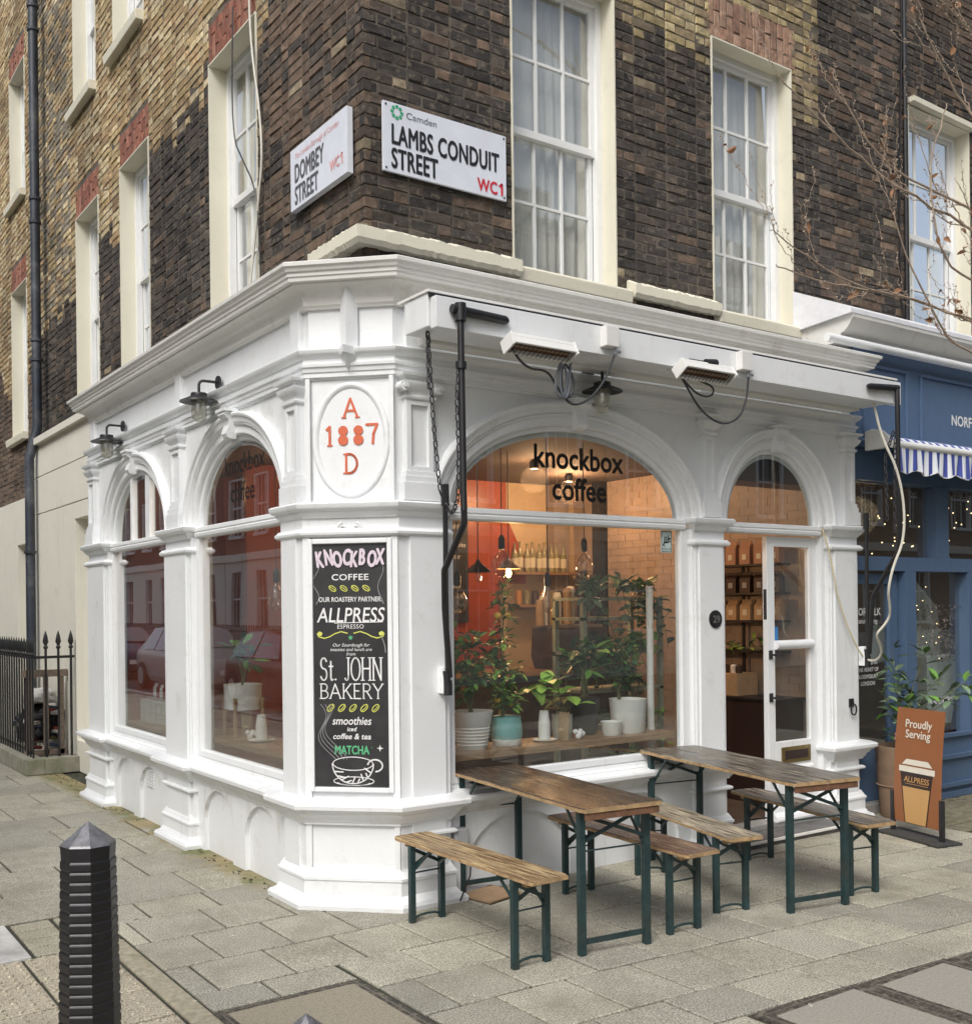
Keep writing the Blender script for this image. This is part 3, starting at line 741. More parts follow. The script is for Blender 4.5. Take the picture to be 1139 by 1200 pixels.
w2 = shop_window(FL, 1.53, .76, 'window', .70, 2.36)
w3 = shop_window(FR, 1.80, 1.0, 'window', .73, 2.88)
w4 = shop_window(FR, 3.83, .53, 'door', 3.22, 4.46, door=True)
VB = MT['vinylblack']
text('window_lettering', 'knockbox', FR, 1.86, 2.735, -.033, .215, VB, w3, sx=.93, bold=.006)
text('window_lettering', 'coffee', FR, 1.86, 2.525, -.033, .215, VB, w3, sx=.93, bold=.006)
text('window_lettering', 'knockbox', FL, -1.47, 2.77, -.033, .19, VB, w2, sx=.93, bold=.002)
text('window_lettering', 'coffee', FL, -1.50, 2.57, -.033, .19, VB, w2, sx=.93, bold=.002)
# halal sticker in the window corner
mb = MB(); mb.fbox(FR, 2.625, 2.735, 2.185, 2.345, -.036, -.033); stk = mb.build('window_sticker', simple('sticker_paper', (.52,.62,.60), .5, bmp=0), w3)
mb = MB()
for pts in ([(2.655,2.255),(2.66,2.29),(2.66,2.30)],[(2.66,2.262),(2.672,2.256),(2.676,2.30)],[(2.676,2.262),(2.69,2.258),(2.694,2.31)],[(2.694,2.262),(2.715,2.268),(2.706,2.286),(2.695,2.282)],[(2.72,2.29),(2.702,2.292)],[(2.655,2.255),(2.646,2.242),(2.656,2.236)]): strokes(mb, FR, pts, .006, -.031)
mb.build('sticker_lettering', VB, stk, recalc=False) if False else mb.build('sticker_lettering', VB, w3, recalc=False)
text('sticker_lettering', 'HALAL', FR, 2.68, 2.205, -.0315, .022, VB, w3, spacing=1.5)
mb = MB(); 
for u0,u1,z0,z1 in ((2.63,2.73,2.19,2.194),(2.63,2.73,2.336,2.340),(2.63,2.634,2.19,2.34),(2.726,2.73,2.19,2.34)): mb.fbox(FR,u0,u1,z0,z1,-.0335,-.032)
mb.build('sticker_border', VB, w3)

# ---- half-glazed shop door (right leaf, closed) and doorstep
DX0, DX1 = 3.80, 4.41
mb = MB(); o0, o1 = -.10, -.052
mb.fbox(FR, DX0, DX0+.085, .09, 2.34, o0, o1); mb.fbox(FR, DX1-.09, DX1, .09, 2.34, o0, o1)
mb.fbox(FR, DX0+.085, DX1-.09, 2.26, 2.34, o0, o1); mb.fbox(FR, DX0+.085, DX1-.09, .09, .70, o0, o1)
dleaf = mb.build('shop_door', W, shop, bevel=.004)
mb = MB(); mb.tube([FR.p(DX0+.08,1.475,-.045),FR.p(DX1-.085,1.475,-.045)], .038, 10); mb.build('door_rail', W, dleaf, smooth=True)
mb = MB(); mb.tube([FR.p(DX0+.09,.475,-.05),FR.p(DX1-.09,.475,-.05)], .028, 10)
mb.fbox(FR, DX0+.1, DX1-.1, .15, .43, -.052, -.046); mb.build('door_moulding', W, dleaf, smooth=True)
# weather board at the foot
mb = MB(); n = 0
pr = [(-.052,.22),(-.035,.21),(-.02,.15),(.02,.12),(.03,.10),(.028,.085),(-.052,.085)]
for u in (DX0, DX1-.02):
    for (o,z) in pr: mb.v.append(tuple(FR.p(u,z,o)))
K = len(pr); mb.f += [tuple(range(K)), tuple(range(K,2*K))[::-1]]+[(k,(k+1)%K,K+(k+1)%K,K+k) for k in range(K)]
mb.build('weather_board', W, dleaf)
for z0, z1 in ((.70,1.44),(1.51,2.26)):
    g = MB(); g.fbox(FR, DX0+.085, DX1-.09, z0, z1, -.078, -.074); g.build('pane', MT['glass'], dleaf)
mb = MB(); mb.fbox(FR, 3.945, 4.30, .525, .655, -.052, -.040)
lb = mb.build('letterbox', MT['brass'], dleaf, bevel=.004)
mb = MB(); mb.fbox(FR, 3.98, 4.265, .555, .625, -.041, -.0385); mb.build('letterbox_slot', MT['boarddark'], dleaf)
mb = MB()
for z in (1.40, 1.06):
    mb.fbox(FR, DX0+.01, DX0+.05, z-.035, z+.035, -.052, -.045); mb.bar(FR.p(DX0+.03,z,-.045), FR.p(DX0+.03,z,.0), .014, .014); mb.bar(FR.p(DX0+.02,z,.0), FR.p(DX0+.11,z,.0), .014, .02)
mb.build('door_handle', MT['grey_metal'], dleaf)
mb = MB(); mb.fbox(FR, DX0-.002, DX0+.006, 1.68, 1.92, -.09, -.06); mb.build('lock_plate', MT['grey_metal'], dleaf)
mb = MB(); mb.fbox(FR, 3.90, 3.945, 1.50, 1.62, -.073, -.071); mb.build('door_sticker', simple('blue_sticker', (.05,.25,.6), .4), dleaf)
text('door_lettering', 'OPEN\n8-4', FR, 3.923, 1.575, -.069, .020, MT['vinylwhite'], dleaf) if False else None
# step
mb = MB(); mb.fbox(FR, 3.16, 4.50, 0, .045, -.14, .27); mb.build('doorstep', simple('worn_step_stone', (.13,.125,.12), .8, var=.4, scale=7, bmp=.5), shop, bevel=.008)
mb = MB(); mb.fbox(FR, 3.22, 4.46, .045, .09, -.14, .02); mb.build('door_threshold', simple('grey_threshold', (.30,.30,.29), .7, var=.3), shop, bevel=.006)
mb = MB(); mb.fbox(FR, 3.16, 4.50, .032, .050, .27, .286); mb.build('step_edge', MT['white_old'], shop)
# round number plaque on the pier
mb = MB(); mb.tube([FR.p(3.08,1.695,.055), FR.p(3.08,1.695,.070)], .066, 28); mb.tube([FR.p(3.08,1.695,.070), FR.p(3.08,1.695,.074)], .055, 28)
plq = mb.build('number_plaque', MT['black'], shop)
text('plaque_number', '29', FR, 3.08, 1.670, .075, .075, simple('plaque_figures', (.16,.16,.15), .5), plq, bold=.002, ext=.002)
# ring hook on the right-hand pier
mb = MB(); mb.fbox(FR, 4.665, 4.72, .94, 1.01, .06, .072); mb.tube([FR.p(4.70+.035*math.sin(t*.6), .92+.045*math.cos(t*.6), .085) for t in range(12)], .007, 6); mb.build('iron_ring', MT['black'], shop)

# ---- interior shell
plan_prism('interior_floor', [(.14,5.0),(.14,.36),(.36,.14),(4.80,.14),(4.80,5.0)], .02, .08, MT['floor_in'])
plan_prism('interior_ceiling', [(.14,5.0),(.14,.36),(.36,.14),(4.80,.14),(4.80,5.0)], 3.12, 3.18, MT['ceiling'])
mb = MB(); mb.box(.14, 3.78, 4.6, 4.7, .08, 3.12); mb.box(3.60, 3.72, 3.55, 4.6, .08, 3.12); mb.box(.9, 3.66, 3.52, 3.60, .08, 3.12)
mb.build('interior_wall', MT['red_wall'], shop)
mb = MB(); mb.box(3.72, 4.80, 3.52, 3.60, .08, 3.12); mb.build('interior_wall', MT['cream_wall'], shop)
mb = MB(); mb.poly([(3.60,3.515,3.12),(3.80,3.515,3.12),(3.80,3.515,2.75),(4.05,3.515,2.30),(4.05,3.515,2.05),(3.60,3.515,2.05)]); mb.build('wall_panel', MT['red_wall'], shop, recalc=False)
mb = MB(); mb.box(4.60, 4.72, 2.95, 3.07, .08, 3.12); mb.build('interior_post', MT['black'], shop)
mb = MB(); mb.box(4.35, 4.55, 3.40, 3.52, .08, 3.12); mb.build('interior_column', simple('grey_column', (.30,.24,.2), .7), shop)
mb = MB(); mb.box(4.72, 4.80, .14, 3.52, .08, 3.12); mb.build('interior_side_wall', MT['mortar'] if 0 else MT['pink_wall'], shop)
mb = MB(); mb.box(3.2,4.70,.15,.42,2.78,3.12); mb.build('added_dark_box', MT['boarddark'], shop)  # dark box added inside to darken the view through the door fanlight
# painted brick face of the side wall
mb = MB(); rr = random.Random(3)
z = .1; j = 0
while z < 3.08:
    y = .15 - (.11 if j % 2 else 0)
    while y < 3.45:
        l = .215
        if y+l > .15: 
            o = rr.uniform(0,.005); mb.box(4.715-o*.4, 4.73, max(.15,y), min(3.5,y+l), z, z+.067)
        y += l+.005
    z += .072; j += 1
mb.build('painted_brick_facing', MT['pink_wall'], shop, kind='stuff', recalc=False)

# ================================================================== BRICK UPPER STOREYS
terr = thing('terrace_building', 'yellow brick terrace with cream stucco ground floor beyond the black drainpipe', 'building', (0,0,0))
bluesh = thing('blue_shop_building', 'sooty brick house with a blue shopfront and white cornice at its foot', 'building', (0,0,0))
FRb = Fr((0,D,0),(1,0,0),(0,-1,0)); FLb = Fr((D,0,0),(0,1,0),(-1,0,0))
HEAD, SILLZ = 6.43, 4.20
winR = [(1.62,2.60,SILLZ,HEAD,'A'),(3.65,4.65,SILLZ,HEAD,'A'),(6.36,7.42,4.36,6.58,'N')]
winL = [(2.12,3.12,4.20,6.40,'A'),(4.72,5.66,4.20,6.40,'A'),(6.46,7.40,4.20,6.40,'A'),
        (2.12,3.12,7.68,9.7,'A'),(4.82,5.84,7.68,9.7,'A'),(6.50,7.44,7.68,9.7,'A'),
        (9.98,10.95,4.30,6.40,'T'),(9.98,10.95,7.64,9.45,'T'),(12.6,13.6,4.3,6.4,'T'),(12.6,13.6,7.64,9.45,'T')]
PX = 5.02          # party line between the shop building and the blue shop
PY = 9.05          # party line on Dombey side
def n3(x, y, z): return noise.noise(Vector((x, y, z)))
YEL = [(.40,.31,.17),(.46,.37,.22),(.34,.25,.13),(.50,.42,.27),(.38,.27,.15),(.30,.21,.12)]
DRK = [(.052,.046,.042),(.062,.054,.048),(.043,.039,.037),(.072,.06,.05),(.082,.066,.054),(.055,.049,.045)]
BRN = [(.135,.095,.07),(.115,.082,.062),(.155,.11,.08),(.09,.068,.055)]
def tintof(side, u, z, rnd):
    """stock brick colour: yellow where cleaned or renewed, soot black below"""
    wob = .12*n3(u*2.1, z*2.1, 3)
    if side == 'L':
        if u > PY: dark = z < 4.9+wob*4 and False; base = YEL if z > 5.0+wob*6 else BRN
        else:
            lim = 9.9 if u < 2.0 else (6.07 if u < 4.0 else 6.24 if u < 4.75 else 5.55)
            if 2.0 < u < 3.2: lim = 6.4
            if 5.6 < u < 6.5: lim = 5.75
            if u > 7.4: lim = 5.45
            if u < 2.0: lim = 8.0+.8*n3(u*1.5,1,1)-(2.0-u)*.3 if u > 1.2 else 9.9
            if u < 2.02 and z > 6.05+ (2.05-u)*.9 and u > 1.35: lim = 0
            dark = z+wob*1.2+rnd.gauss(0,.08)+.25*n3(u*.9,z*.9,5) < lim
            base = DRK if dark else YEL
            if dark and u < 2.0: base = BRN if rnd.random() < .75 else DRK
            if not dark and u > 7.5 and rnd.random() < .5: base = [(.24,.21,.16),(.2,.175,.13)]
    else:
        if u < 1.62: base = DRK if rnd.random() < .8 else BRN; dark = True
        elif u < 5.02:
            lim = 6.22 if u < 4.0 else 6.02
            if u > 4.62 and u < 5.02: lim = 5.98
            dark = z+wob*.5+rnd.gauss(0,.07)+.16*n3(u*1.2,z*1.2,5) < lim; base = DRK if dark else [(.36,.29,.155),(.31,.245,.13),(.40,.33,.19),(.26,.20,.12),(.20,.16,.11)]
        else:
            dark = True; base = DRK if rnd.random() < .72 else BRN
            if z > 7.4: base = BRN
    c = rnd.choice(base)
    if dark:
        r_ = rnd.random()
        if r_ < .012: c = (.27,.22,.15)
        elif r_ < .07: c = (.13,.092,.068)
    g = 1+.5*n3(u*1.1, z*1.1, 7)+.3*n3(u*3.7, z*3.7, 2)+rnd.uniform(-.12,.12)
    g = max(.45, g)
    return tuple(min(.8, v*g) for v in c)

def gen_bricks(side, u_start, u_end, z0, z1, wins, rnd, zlim=None):
    out = []; j = int(round((z0-4.0)/.075)); z = 4.0+j*.075
    while z < z1:
        top = z+.075
        even = j % 2 == 0
        u = u_start
        # quoin at the corner alternates stretcher / header
        k = 0
        if u_start < .5:
            first = .215 if (even == (side == 'R')) else .1025
            if not (even == (side == 'R')): u = u_start+.0
        else: first = .15 if even else .215
        while u < u_end:
            l = first if k == 0 else (.215 if (k+(0 if even else 1)) % 2 == 0 else .1025)
            a, b = u, min(u+l, u_end); u += l+.010; k += 1
            segs = [(a,b)]
            for (wa, wb, wz0, wz1, kk) in wins:
                top_ex = .34 if kk != 'N' else .02                      # the gauged head above the opening is built apart
                if top-.01 > wz0-.0 and z < wz1+top_ex:
                    ns = []
                    for (p,q) in segs:
                        if q <= wa or p >= wb: ns.append((p,q)); continue
                        if p < wa-.025: ns.append((p, wa-.006))
                        if q > wb+.025: ns.append((wb+.006, q))
                    segs = ns
            for (p,q) in segs:
                if q-p > .02 and (zlim is None or z < zlim(p)): out.append((p, q, z, z+.065, side))
        z = top; j += 1
    return out
rnd = random.Random(11)
bricks = gen_bricks('R', D, PX, 3.92, 7.7, winR[:2], rnd) + gen_bricks('L', D, PY, 3.92, 11.6, winL[:6], rnd, zlim=lambda u: 6.6+.62*u)
bricksN = gen_bricks('R', PX, 10.4, 4.14, 9.4, winR[2:], rnd, zlim=lambda u: 6.6+.36*u)
bricksT = gen_bricks('L', PY, 15.2, 3.36, 14.5, winL[6:], rnd, zlim=lambda u: 6.6+.62*u)
def brick_verts(w, h, rnd, dep=.055):
    """front at out=0, worn arrises; local x along the wall, y depth (out positive), z up"""
    e = .006
    v = []
    for (x, z) in ((0,0),(w,0),(w,h),(0,h)): v.append((x, -dep, z))
    for (x, z) in ((0,0),(w,0),(w,h),(0,h)): v.append((x+rnd.uniform(-.003,.003), -e-rnd.uniform(0,.004), z+rnd.uniform(-.004,.004)))
    for (x, z) in ((e,e),(w-e,e),(w-e,h-e),(e,h-e)): v.append((x+rnd.uniform(-.006,.006), rnd.uniform(-.006,.003), z+rnd.uniform(-.005,.005)))
    f = [(8,9,10,11)]
    for i in range(4):
        k = (i+1) % 4
        f.append((4+i,4+k,8+k,8+i)); f.append((i,k,4+k,4+i))
    return v, f
def Fof(side): return FRb if side == 'R' else FLb
cache = {}
def place_bricks(lst, owner, nind, rnd, matj, name='brick'):
    def size(b):
        p = Fof(b[4]).p((b[0]+b[1])/2, b[2], 0); d = p-CAMP; n = Fof(b[4]).n
        return (b[1]-b[0])*abs(d.normalized().dot(n))/d.length
    lst = sorted(lst, key=lambda b: -size(b))
    # only bricks in the picture count as the largest seen
    def inview(b):
        p = Fof(b[4]).p((b[0]+b[1])/2, b[2], 0)-CAMP; dz = p.dot(FWD); x = 569+1248*p.dot(RGT)/dz; y = 712-1248*p.z/dz
        return 0 < x < 1139 and 0 < y < 1200
    ind = [b for b in lst if inview(b)][:nind]; si = set(ind); rest = [b for b in lst if b not in si]
    for b in ind:
        w, h = b[1]-b[0], b[3]-b[2]; var = rnd.randrange(6); key = (round(w,3), round(h,3), var, b[4])
        F = Fof(b[4])
        if key not in cache:
            v, f = brick_verts(w, h, rnd)
            me = bpy.data.meshes.new(name); me.from_pydata([tuple(F.u*x+F.n*y+Vector((0,0,z))) for x,y,z in v], [], f); me.materials.append(MT['brick_obj']); cache[key] = me
        o = link(name, cache[key], owner, F.p(b[0], b[2], rnd.uniform(-.004,.004)))
        c = tintof(b[4], b[0], b[2], rnd); o.color = (*c, 1)
    V, Fc, Cc = [], [], []
    for b in rest:
        F = Fof(b[4]); v, f = brick_verts(b[1]-b[0], b[3]-b[2], rnd); n = len(V); oo = rnd.uniform(-.004,.004)
        o = F.p(b[0], b[2], oo); c = tintof(b[4], b[0], b[2], rnd)
        for x,y,z in v: V.append((o.x+F.u.x*x+F.n.x*y, o.y+F.u.y*x+F.n.y*y, o.z+z))
        Fc += [tuple(n+i for i in q) for q in f]; Cc += [c]*len(v)
    me = bpy.data.meshes.new('brickwork'); me.from_pydata(V, [], Fc)
    at = me.attributes.new('tint', 'FLOAT_COLOR', 'POINT'); at.data.foreach_set('color', np.array([(*c,1) for c in Cc], dtype=np.float32).ravel())
    me.materials.append(matj); link('brickwork', me, owner, kind='stuff')
place_bricks(bricks, shop, 290, random.Random(5), MT['brick_att'])
place_bricks(bricksN, bluesh, 60, random.Random(6), MT['brick_att'])
place_bricks(bricksT, terr, 0, random.Random(8), MT['brick_att'])
# mortar bodies of the walls with the window openings left free
def mortar_wall(F, u0, u1, z0, z1, wins, owner, o=-.008, th=.24):
    mb = MB(); us = sorted({u0,u1}|{x for w_ in wins for x in w_[:2] if u0 < x < u1})
    for a, b in zip(us, us[1:]):
        ww = sorted([w_ for w_ in wins if w_[0] <= a+1e-6 and w_[1] >= b-1e-6], key=lambda w_: w_[2])
        z = z0
        for w_ in ww:
            if w_[2] > z: mb.fbox(F, a, b, z, w_[2], o-th, o)
            z = w_[3]
        if z < z1: mb.fbox(F, a, b, z, z1, o-th, o)
    return mb.build('wall', MT['mortar'], owner, recalc=False)
mortar_wall(FRb, D+.008, PX, 3.5, 12, winR[:2], shop); mortar_wall(FLb, D+.26, PY, 3.5, 16, winL[:6], shop)
mortar_wall(FRb, PX+.002, 12, 4.05, 13, winR[2:], bluesh); mortar_wall(FLb, PY+.002, 18, 3.3, 17, winL[6:], terr)
# gauged brick heads
def lintel(F, u0, u1, z0, owner, cols, rnd, h=.32):
    V, Fc, Cc = [], [], []; u = u0-.0; n_ = max(8, int((u1-u0)/.075)); wd = (u1-u0)/n_
    for i in range(n_):
        for (za, zb) in (((z0, z0+.215),(z0+.222, z0+h)) if i % 2 else ((z0, z0+.10),(z0+.107, z0+h))):
            v, f = brick_verts(wd-.006, zb-za, rnd); n = len(V); c = rnd.choice(cols); g = rnd.uniform(.8,1.15); o = F.p(u0+i*wd+.003, za, rnd.uniform(-.002,.002))
            for x,y,z in v: V.append((o.x+F.u.x*x+F.n.x*y, o.y+F.u.y*x+F.n.y*y, o.z+z))
            Fc += [tuple(n+k for k in q) for q in f]; Cc += [tuple(q*g for q in c)]*len(v)
    me = bpy.data.meshes.new('gauged_brick_lintel'); me.from_pydata(V, [], Fc)
    at = me.attributes.new('tint', 'FLOAT_COLOR', 'POINT'); at.data.foreach_set('color', np.array([(*c,1) for c in Cc], dtype=np.float32).ravel())
    me.materials.append(MT['brick_att']); link('gauged_brick_lintel', me, owner, kind='stuff')
RED = [(.30,.125,.085),(.25,.105,.075),(.33,.155,.11)]; PNK = [(.34,.21,.145),(.38,.245,.175),(.29,.17,.12),(.36,.225,.16)]
rl = random.Random(4)
for (a,b,z0,z1,k) in winL: lintel(FLb, a, b, z1+.004, shop if k == 'A' else terr, RED, rl)
for (a,b,z0,z1,k) in winR[:2]: lintel(FRb, a-.04, b+.06, z1+.004, shop, PNK, rl, .36)

# ---- sash windows
def curtain(F, u0, u1, z0, z1, out, parent, style=0, seed=0):
    mb = MB(); rr = random.Random(seed); n = 46; rows = 6; ph = rr.random()*6
    for j in range(rows+1):
        for i in range(n+1):
            s = i/n; t = j/rows; u = u0+(u1-u0)*s
            amp = .012+.016*(1-t)
            o = out+amp*math.sin(s*52+ph+2.2*math.sin(s*9+t*1.3))+.008*math.sin(s*17+t*4)
            if style == 1: u += .10*(s-.5)*math.sin(t*math.pi)
            mb.v.append(tuple(F.p(u, z0+(z1-z0)*t, o)))
    for j in range(rows):
        for i in range(n): a = j*(n+1)+i; mb.f.append((a,a+1,a+n+2,a+n+1))
    return mb.build('curtain', MT['curtain'], parent, smooth=True, recalc=False, ang=180)
def sash(F, u0, u1, z0, z1, owner, seed=0, sill=True, curt=True, detail=True, dep=.14, meet=None):
    mb = MB()
    # cream lining of the reveal: cheeks and soffit
    mb.fbox(F, u0, u0+.012, z0, z1, -dep-.02, .004); mb.fbox(F, u1-.012, u1, z0, z1, -dep-.02, .004); mb.fbox(F, u0+.012, u1-.012, z1-.012, z1, -dep-.02, .004)
    root = mb.build('sash_window', MT['cream'], owner)
    mb = MB(); f = .05; o0, o1 = -dep-.06, -dep
    a, b = u0+.012, u1-.012; zt = z1-.012
    mb.fbox(F, a, a+f, z0, zt, o0, o1); mb.fbox(F, b-f, b, z0, zt, o0, o1); mb.fbox(F, a+f, b-f, zt-.05, zt, o0, o1)
    mb.build('box_frame', MT['sash'], root, bevel=.004)
    zm = meet or (z0+(z1-z0)*.475); ia, ib = a+f, b-f
    for part, (za, zb, oo) in (('upper', (zm-.025, zt-.05, -dep-.030)), ('lower', (z0+.005, zm+.02, -dep-.062))):
        mb = MB(); r = .04; lo = .09 if part == 'lower' else .055
        mb.fbox(F, ia, ia+r, za, zb, oo-.035, oo); mb.fbox(F, ib-r, ib, za, zb, oo-.035, oo)
        mb.fbox(F, ia+r, ib-r, za, za+lo, oo-.035, oo+(.008 if part == 'upper' else .0)); mb.fbox(F, ia+r, ib-r, zb-.04, zb, oo-.035, oo)
        mb.build('sash_frame', MT['sash'], root, bevel=.003)
        ga, gb, gz0, gz1 = ia+r, ib-r, za+lo, zb-.04
        for i in (1,2):
            m3 = MB(); u = ga+(gb-ga)*i/3; m3.fbox(F, u-.010, u+.010, gz0, gz1, oo-.03, oo-.004); m3.build('glazing_bar', MT['sash'], root)
        m3 = MB(); z = (gz0+gz1)/2; m3.fbox(F, ga, gb, z-.010, z+.010, oo-.031, oo-.005); m3.build('glazing_bar', MT['sash'], root)
        for i in range(3):
            for j in range(2):
                g = MB(); ua = ga+(gb-ga)*i/3; ub = ga+(gb-ga)*(i+1)/3; zc = gz0+(gz1-gz0)*j/2; zd = gz0+(gz1-gz0)*(j+1)/2
                rr = random.Random(seed*100+i*7+j*3+(50 if part == 'lower' else 0)); t = [rr.uniform(-.0015,.0015) for _ in range(4)]
                g.quad(F.p(ua,zc,oo-.018+t[0]),F.p(ub,zc,oo-.018+t[1]),F.p(ub,zd,oo-.018+t[2]),F.p(ua,zd,oo-.018+t[3])); g.build('pane', MT['glass_up'], root, recalc=False)
    if curt:
        curtain(F, u0+.02, u1-.05, z0, z1, -dep-.15, root, 1, seed)
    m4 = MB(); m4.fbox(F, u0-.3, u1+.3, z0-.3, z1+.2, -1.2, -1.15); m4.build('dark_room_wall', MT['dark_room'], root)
    if sill:
        m5 = MB(); pr = [(-.12,z0-.11),(.075,z0-.115),(.085,z0-.03),(.07,z0-.012),(-.12,z0+.006)]
        n = 0; K = len(pr)
        for u in (u0-.0, u1+.09):
            for (o,z) in pr: m5.v.append(tuple(F.p(u,z,o)))
        m5.f += [tuple(range(K)), tuple(range(K,2*K))[::-1]]+[(k,(k+1)%K,K+(k+1)%K,K+k) for k in range(K)]
        m5.build('sill', MT['white_sill'], root, bevel=.008)
    return root
for i,(a,b,z0,z1,k) in enumerate(winR):
    sash(FRb, a, b, z0, z1, shop if k == 'A' else bluesh, seed=i+1, sill=(k == 'A'), meet=5.255 if k == 'A' else None, curt=(i != 2))
for i,(a,b,z0,z1,k) in enumerate(winL):
    sash(FLb, a, b, z0, z1, shop if k == 'A' else terr, seed=i+11, sill=(z0 > 7 or i > 5), curt=i in (0,1,2,4), dep=.15)
# projecting board over the neighbour's window head
mb = MB(); mb.bar(FRb.p(6.36,6.62,.02), FRb.p(7.44,6.60,.02), .10, .05); mb.build('window_head_board', MT['white_sill'], bluesh)
# broken stone band at the foot of the brickwork, with rough edges
def band(F, u0, u1, z0, z1, o, name='stone_band', cornerstart=False, parent=shop):
    n = 40; rr = random.Random(int(u1*10)); mb = MB(); K = 5
    for i in range(n+1):
        u = u0+(u1-u0)*i/n; t = z1+rr.uniform(-.010,.006); bo = z0+rr.uniform(-.006,.004)
        if cornerstart and i == 0: mb_o = o
        for (oo, z) in ((-.02,bo+.02),(o-.02,bo),(o,bo+.03),(o,t-.03),(-.02,t+.03)):
            uu = u - (oo if (cornerstart and i == 0 and oo > 0) else 0)
            mb.v.append(tuple(F.p(uu, z, oo)))
    for i in range(n):
        for k in range(K): a = i*K+k; b = i*K+(k+1) % K; mb.f.append((a,b,b+K,a+K))
    mb.f.append(tuple(range(K))); mb.f.append(tuple(n*K+k for k in range(K))[::-1])
    return mb.build(name, MT['white_sill'], parent)
band(FRb, D, 1.615, 4.10, 4.235, .12, cornerstart=True); band(FLb, D, 1.02, 4.10, 4.235, .12, cornerstart=True)
band(FRb, 2.70, 3.64, 4.13, 4.26, .10)
mb = MB(); mb.box(.42, PX, .46, .60, 3.80, 4.10); mb.build('plinth_course', MT['mortar'], shop)

# ================================================================== DOMBEY STREET GROUND FLOOR
def stucco_wall(owner, y0, y1, z1, openings, joints):
    F = Fr((.30,0,0),(0,1,0),(-1,0,0)); mb = MB()
    us = sorted({y0,y1}|{x for o in openings for x in o[:2]})
    for a,b in zip(us, us[1:]):
        op = [o for o in openings if o[0] <= a+1e-6 and o[1] >= b-1e-6]
        z = 0
        if op:
            z = op[0][3]
            if op[0][2] > 0: mb.fbox(F, a, b, 0, op[0][2], -.3, 0)
        zz = [z]+[j for j in joints if z < j < z1]+[z1]
        for p, q in zip(zz, zz[1:]): mb.fbox(F, a, b, p+(.006 if p > z else 0), q-.006 if q < z1 else q, -.3, 0)
    mb.fbox(F, y0, y1, 0, z1-.02, -.5, -.30) if not openings else None
    r = mb.build('stucco_wall', MT['stucco'], owner, bevel=.004)
    m2 = MB(); m2.fbox(F, y0, y1, 0, z1-.01, -.36, -.31); m2.build('recess_wall', MT['stucco'], owner)
    return r
stucco_wall(shop, 5.16, 9.0, 3.93, [(5.75,7.04,.35,2.86)], [3.05,3.52])
stucco_wall(terr, 9.06, 18, 3.33, [(9.25,10.05,.1,2.72),(12,13,.3,2.7)], [])
mb = MB(); mb.fbox(Fr((.30,0,0),(0,1,0),(-1,0,0)), 5.16, 9.0, 3.92, 4.0, -.2, .06); mb.build('string_course', MT['stucco'], shop)
# door entry panel on the recess
mb = MB(); mb.box(-.22,-.16, 5.3, 5.34, 1, 1.02) if False else None
pipe = thing('drainpipe', 'thick dark blue iron drainpipe running up the brick wall on the left', 'drainpipe', (.2, 8.80, 0))
mb = MB(); mb.tube([(0,0,.1),(0,0,3.75),(.06,0,4.0),(.10,0,4.15),(.10,0,14)], .058, 14); mb.build('pipe', MT['pipe'], pipe, smooth=True)
for z in (2.55, 5.0, 5.25, 6.75, 7.05, 9.2, 9.5):
    xo = 0 if z < 3.8 else .10
    mb = MB(); mb.tube([(xo,0,z),(xo,0,z+.035)], .074, 14); mb.build('pipe_collar', MT['pipe'], pipe)
thin = thing('cable_pipe', 'thin black cable pipe on the sooty brick beside the right-hand window', 'pipe', (6.28,.41,4.2))
mb = MB(); mb.tube([(0,0,-.05),(0,0,5.5)], .022, 8); mb.tube([(-.06,0,5),( -.05,0,3),(-.12,0,1.4),(-.11,0,.5),(-.02,-.01,-.02)], .010, 6); mb.build('pipe', MT['black'], thin, smooth=True)

# ================================================================== GROUND
mb = MB(); mb.poly([(-60,-60,-.014),(60,-60,-.014),(60,60,-.014),(-60,60,-.014)])
pav = mb.build('pavement', MT['earth'], None, recalc=False, kind='structure')
mb = MB(); mb.box(-9.2,-4.4,-40,60,-.0138,-.006); road = mb.build('road', MT['asphalt'], None, kind='structure')
mb = MB()
y = -12
while y < 30: mb.box(-4.4,-4.22,y+.004,y+.9,-.0135,.035); y += .904
mb.build('kerb', simple('granite_kerb', (.30,.29,.28), .8, var=.3, scale=40), None, kind='structure')
rs = random.Random(21)
def warp(x, y): return (x, y - .075*max(0, x-.2)*max(0, min(1, (1.2-y)/1.6)))
def in_build(x0, x1, y0, y1): return x1 > .05 and y1 > .12 and x0 > -.02 or (x0 > -.30 and x1 > .2 and y0 > .3)
slabs = []
def add_slab(x0, x1, y0, y1, col=None):
    if x1-x0 < .04 or y1-y0 < .04: return
    if x0 > .10 and y0 > .10: return
    slabs.append((x0, x1, y0, y1, col))
rowsY = [-7.2,-6.3,-5.4,-4.6,-3.8,-3.35,-2.90,-2.33,-2.0,-1.53,-1.10,-.68,-.24,.25,.71,1.09,1.72,2.40,3.07,3.73,4.38,5.04,5.70,6.36,7.1,7.9,8.8,9.7,10.7,12,13.5,15.5,18]
offs = {-2.44:.57,-2.0:.76-.39,-1.53:.385,-1.10:-.12,-.68:-.02,-.24:.18,.25:-.60,.71:-.84,1.09:-.57,1.72:-.57,2.40:-.227,3.07:-1.075,3.73:-.905,4.38:-.58}
offs = {-2.33:.57,-2.0:.79,-1.53:.21,-1.10:-.02,-.68:.2,-.24:-.41,.25:-.60,.71:-.45,1.09:-.57,1.72:-.57,2.40:-.227,3.07:-1.075,3.73:-.905,4.38:-.58}
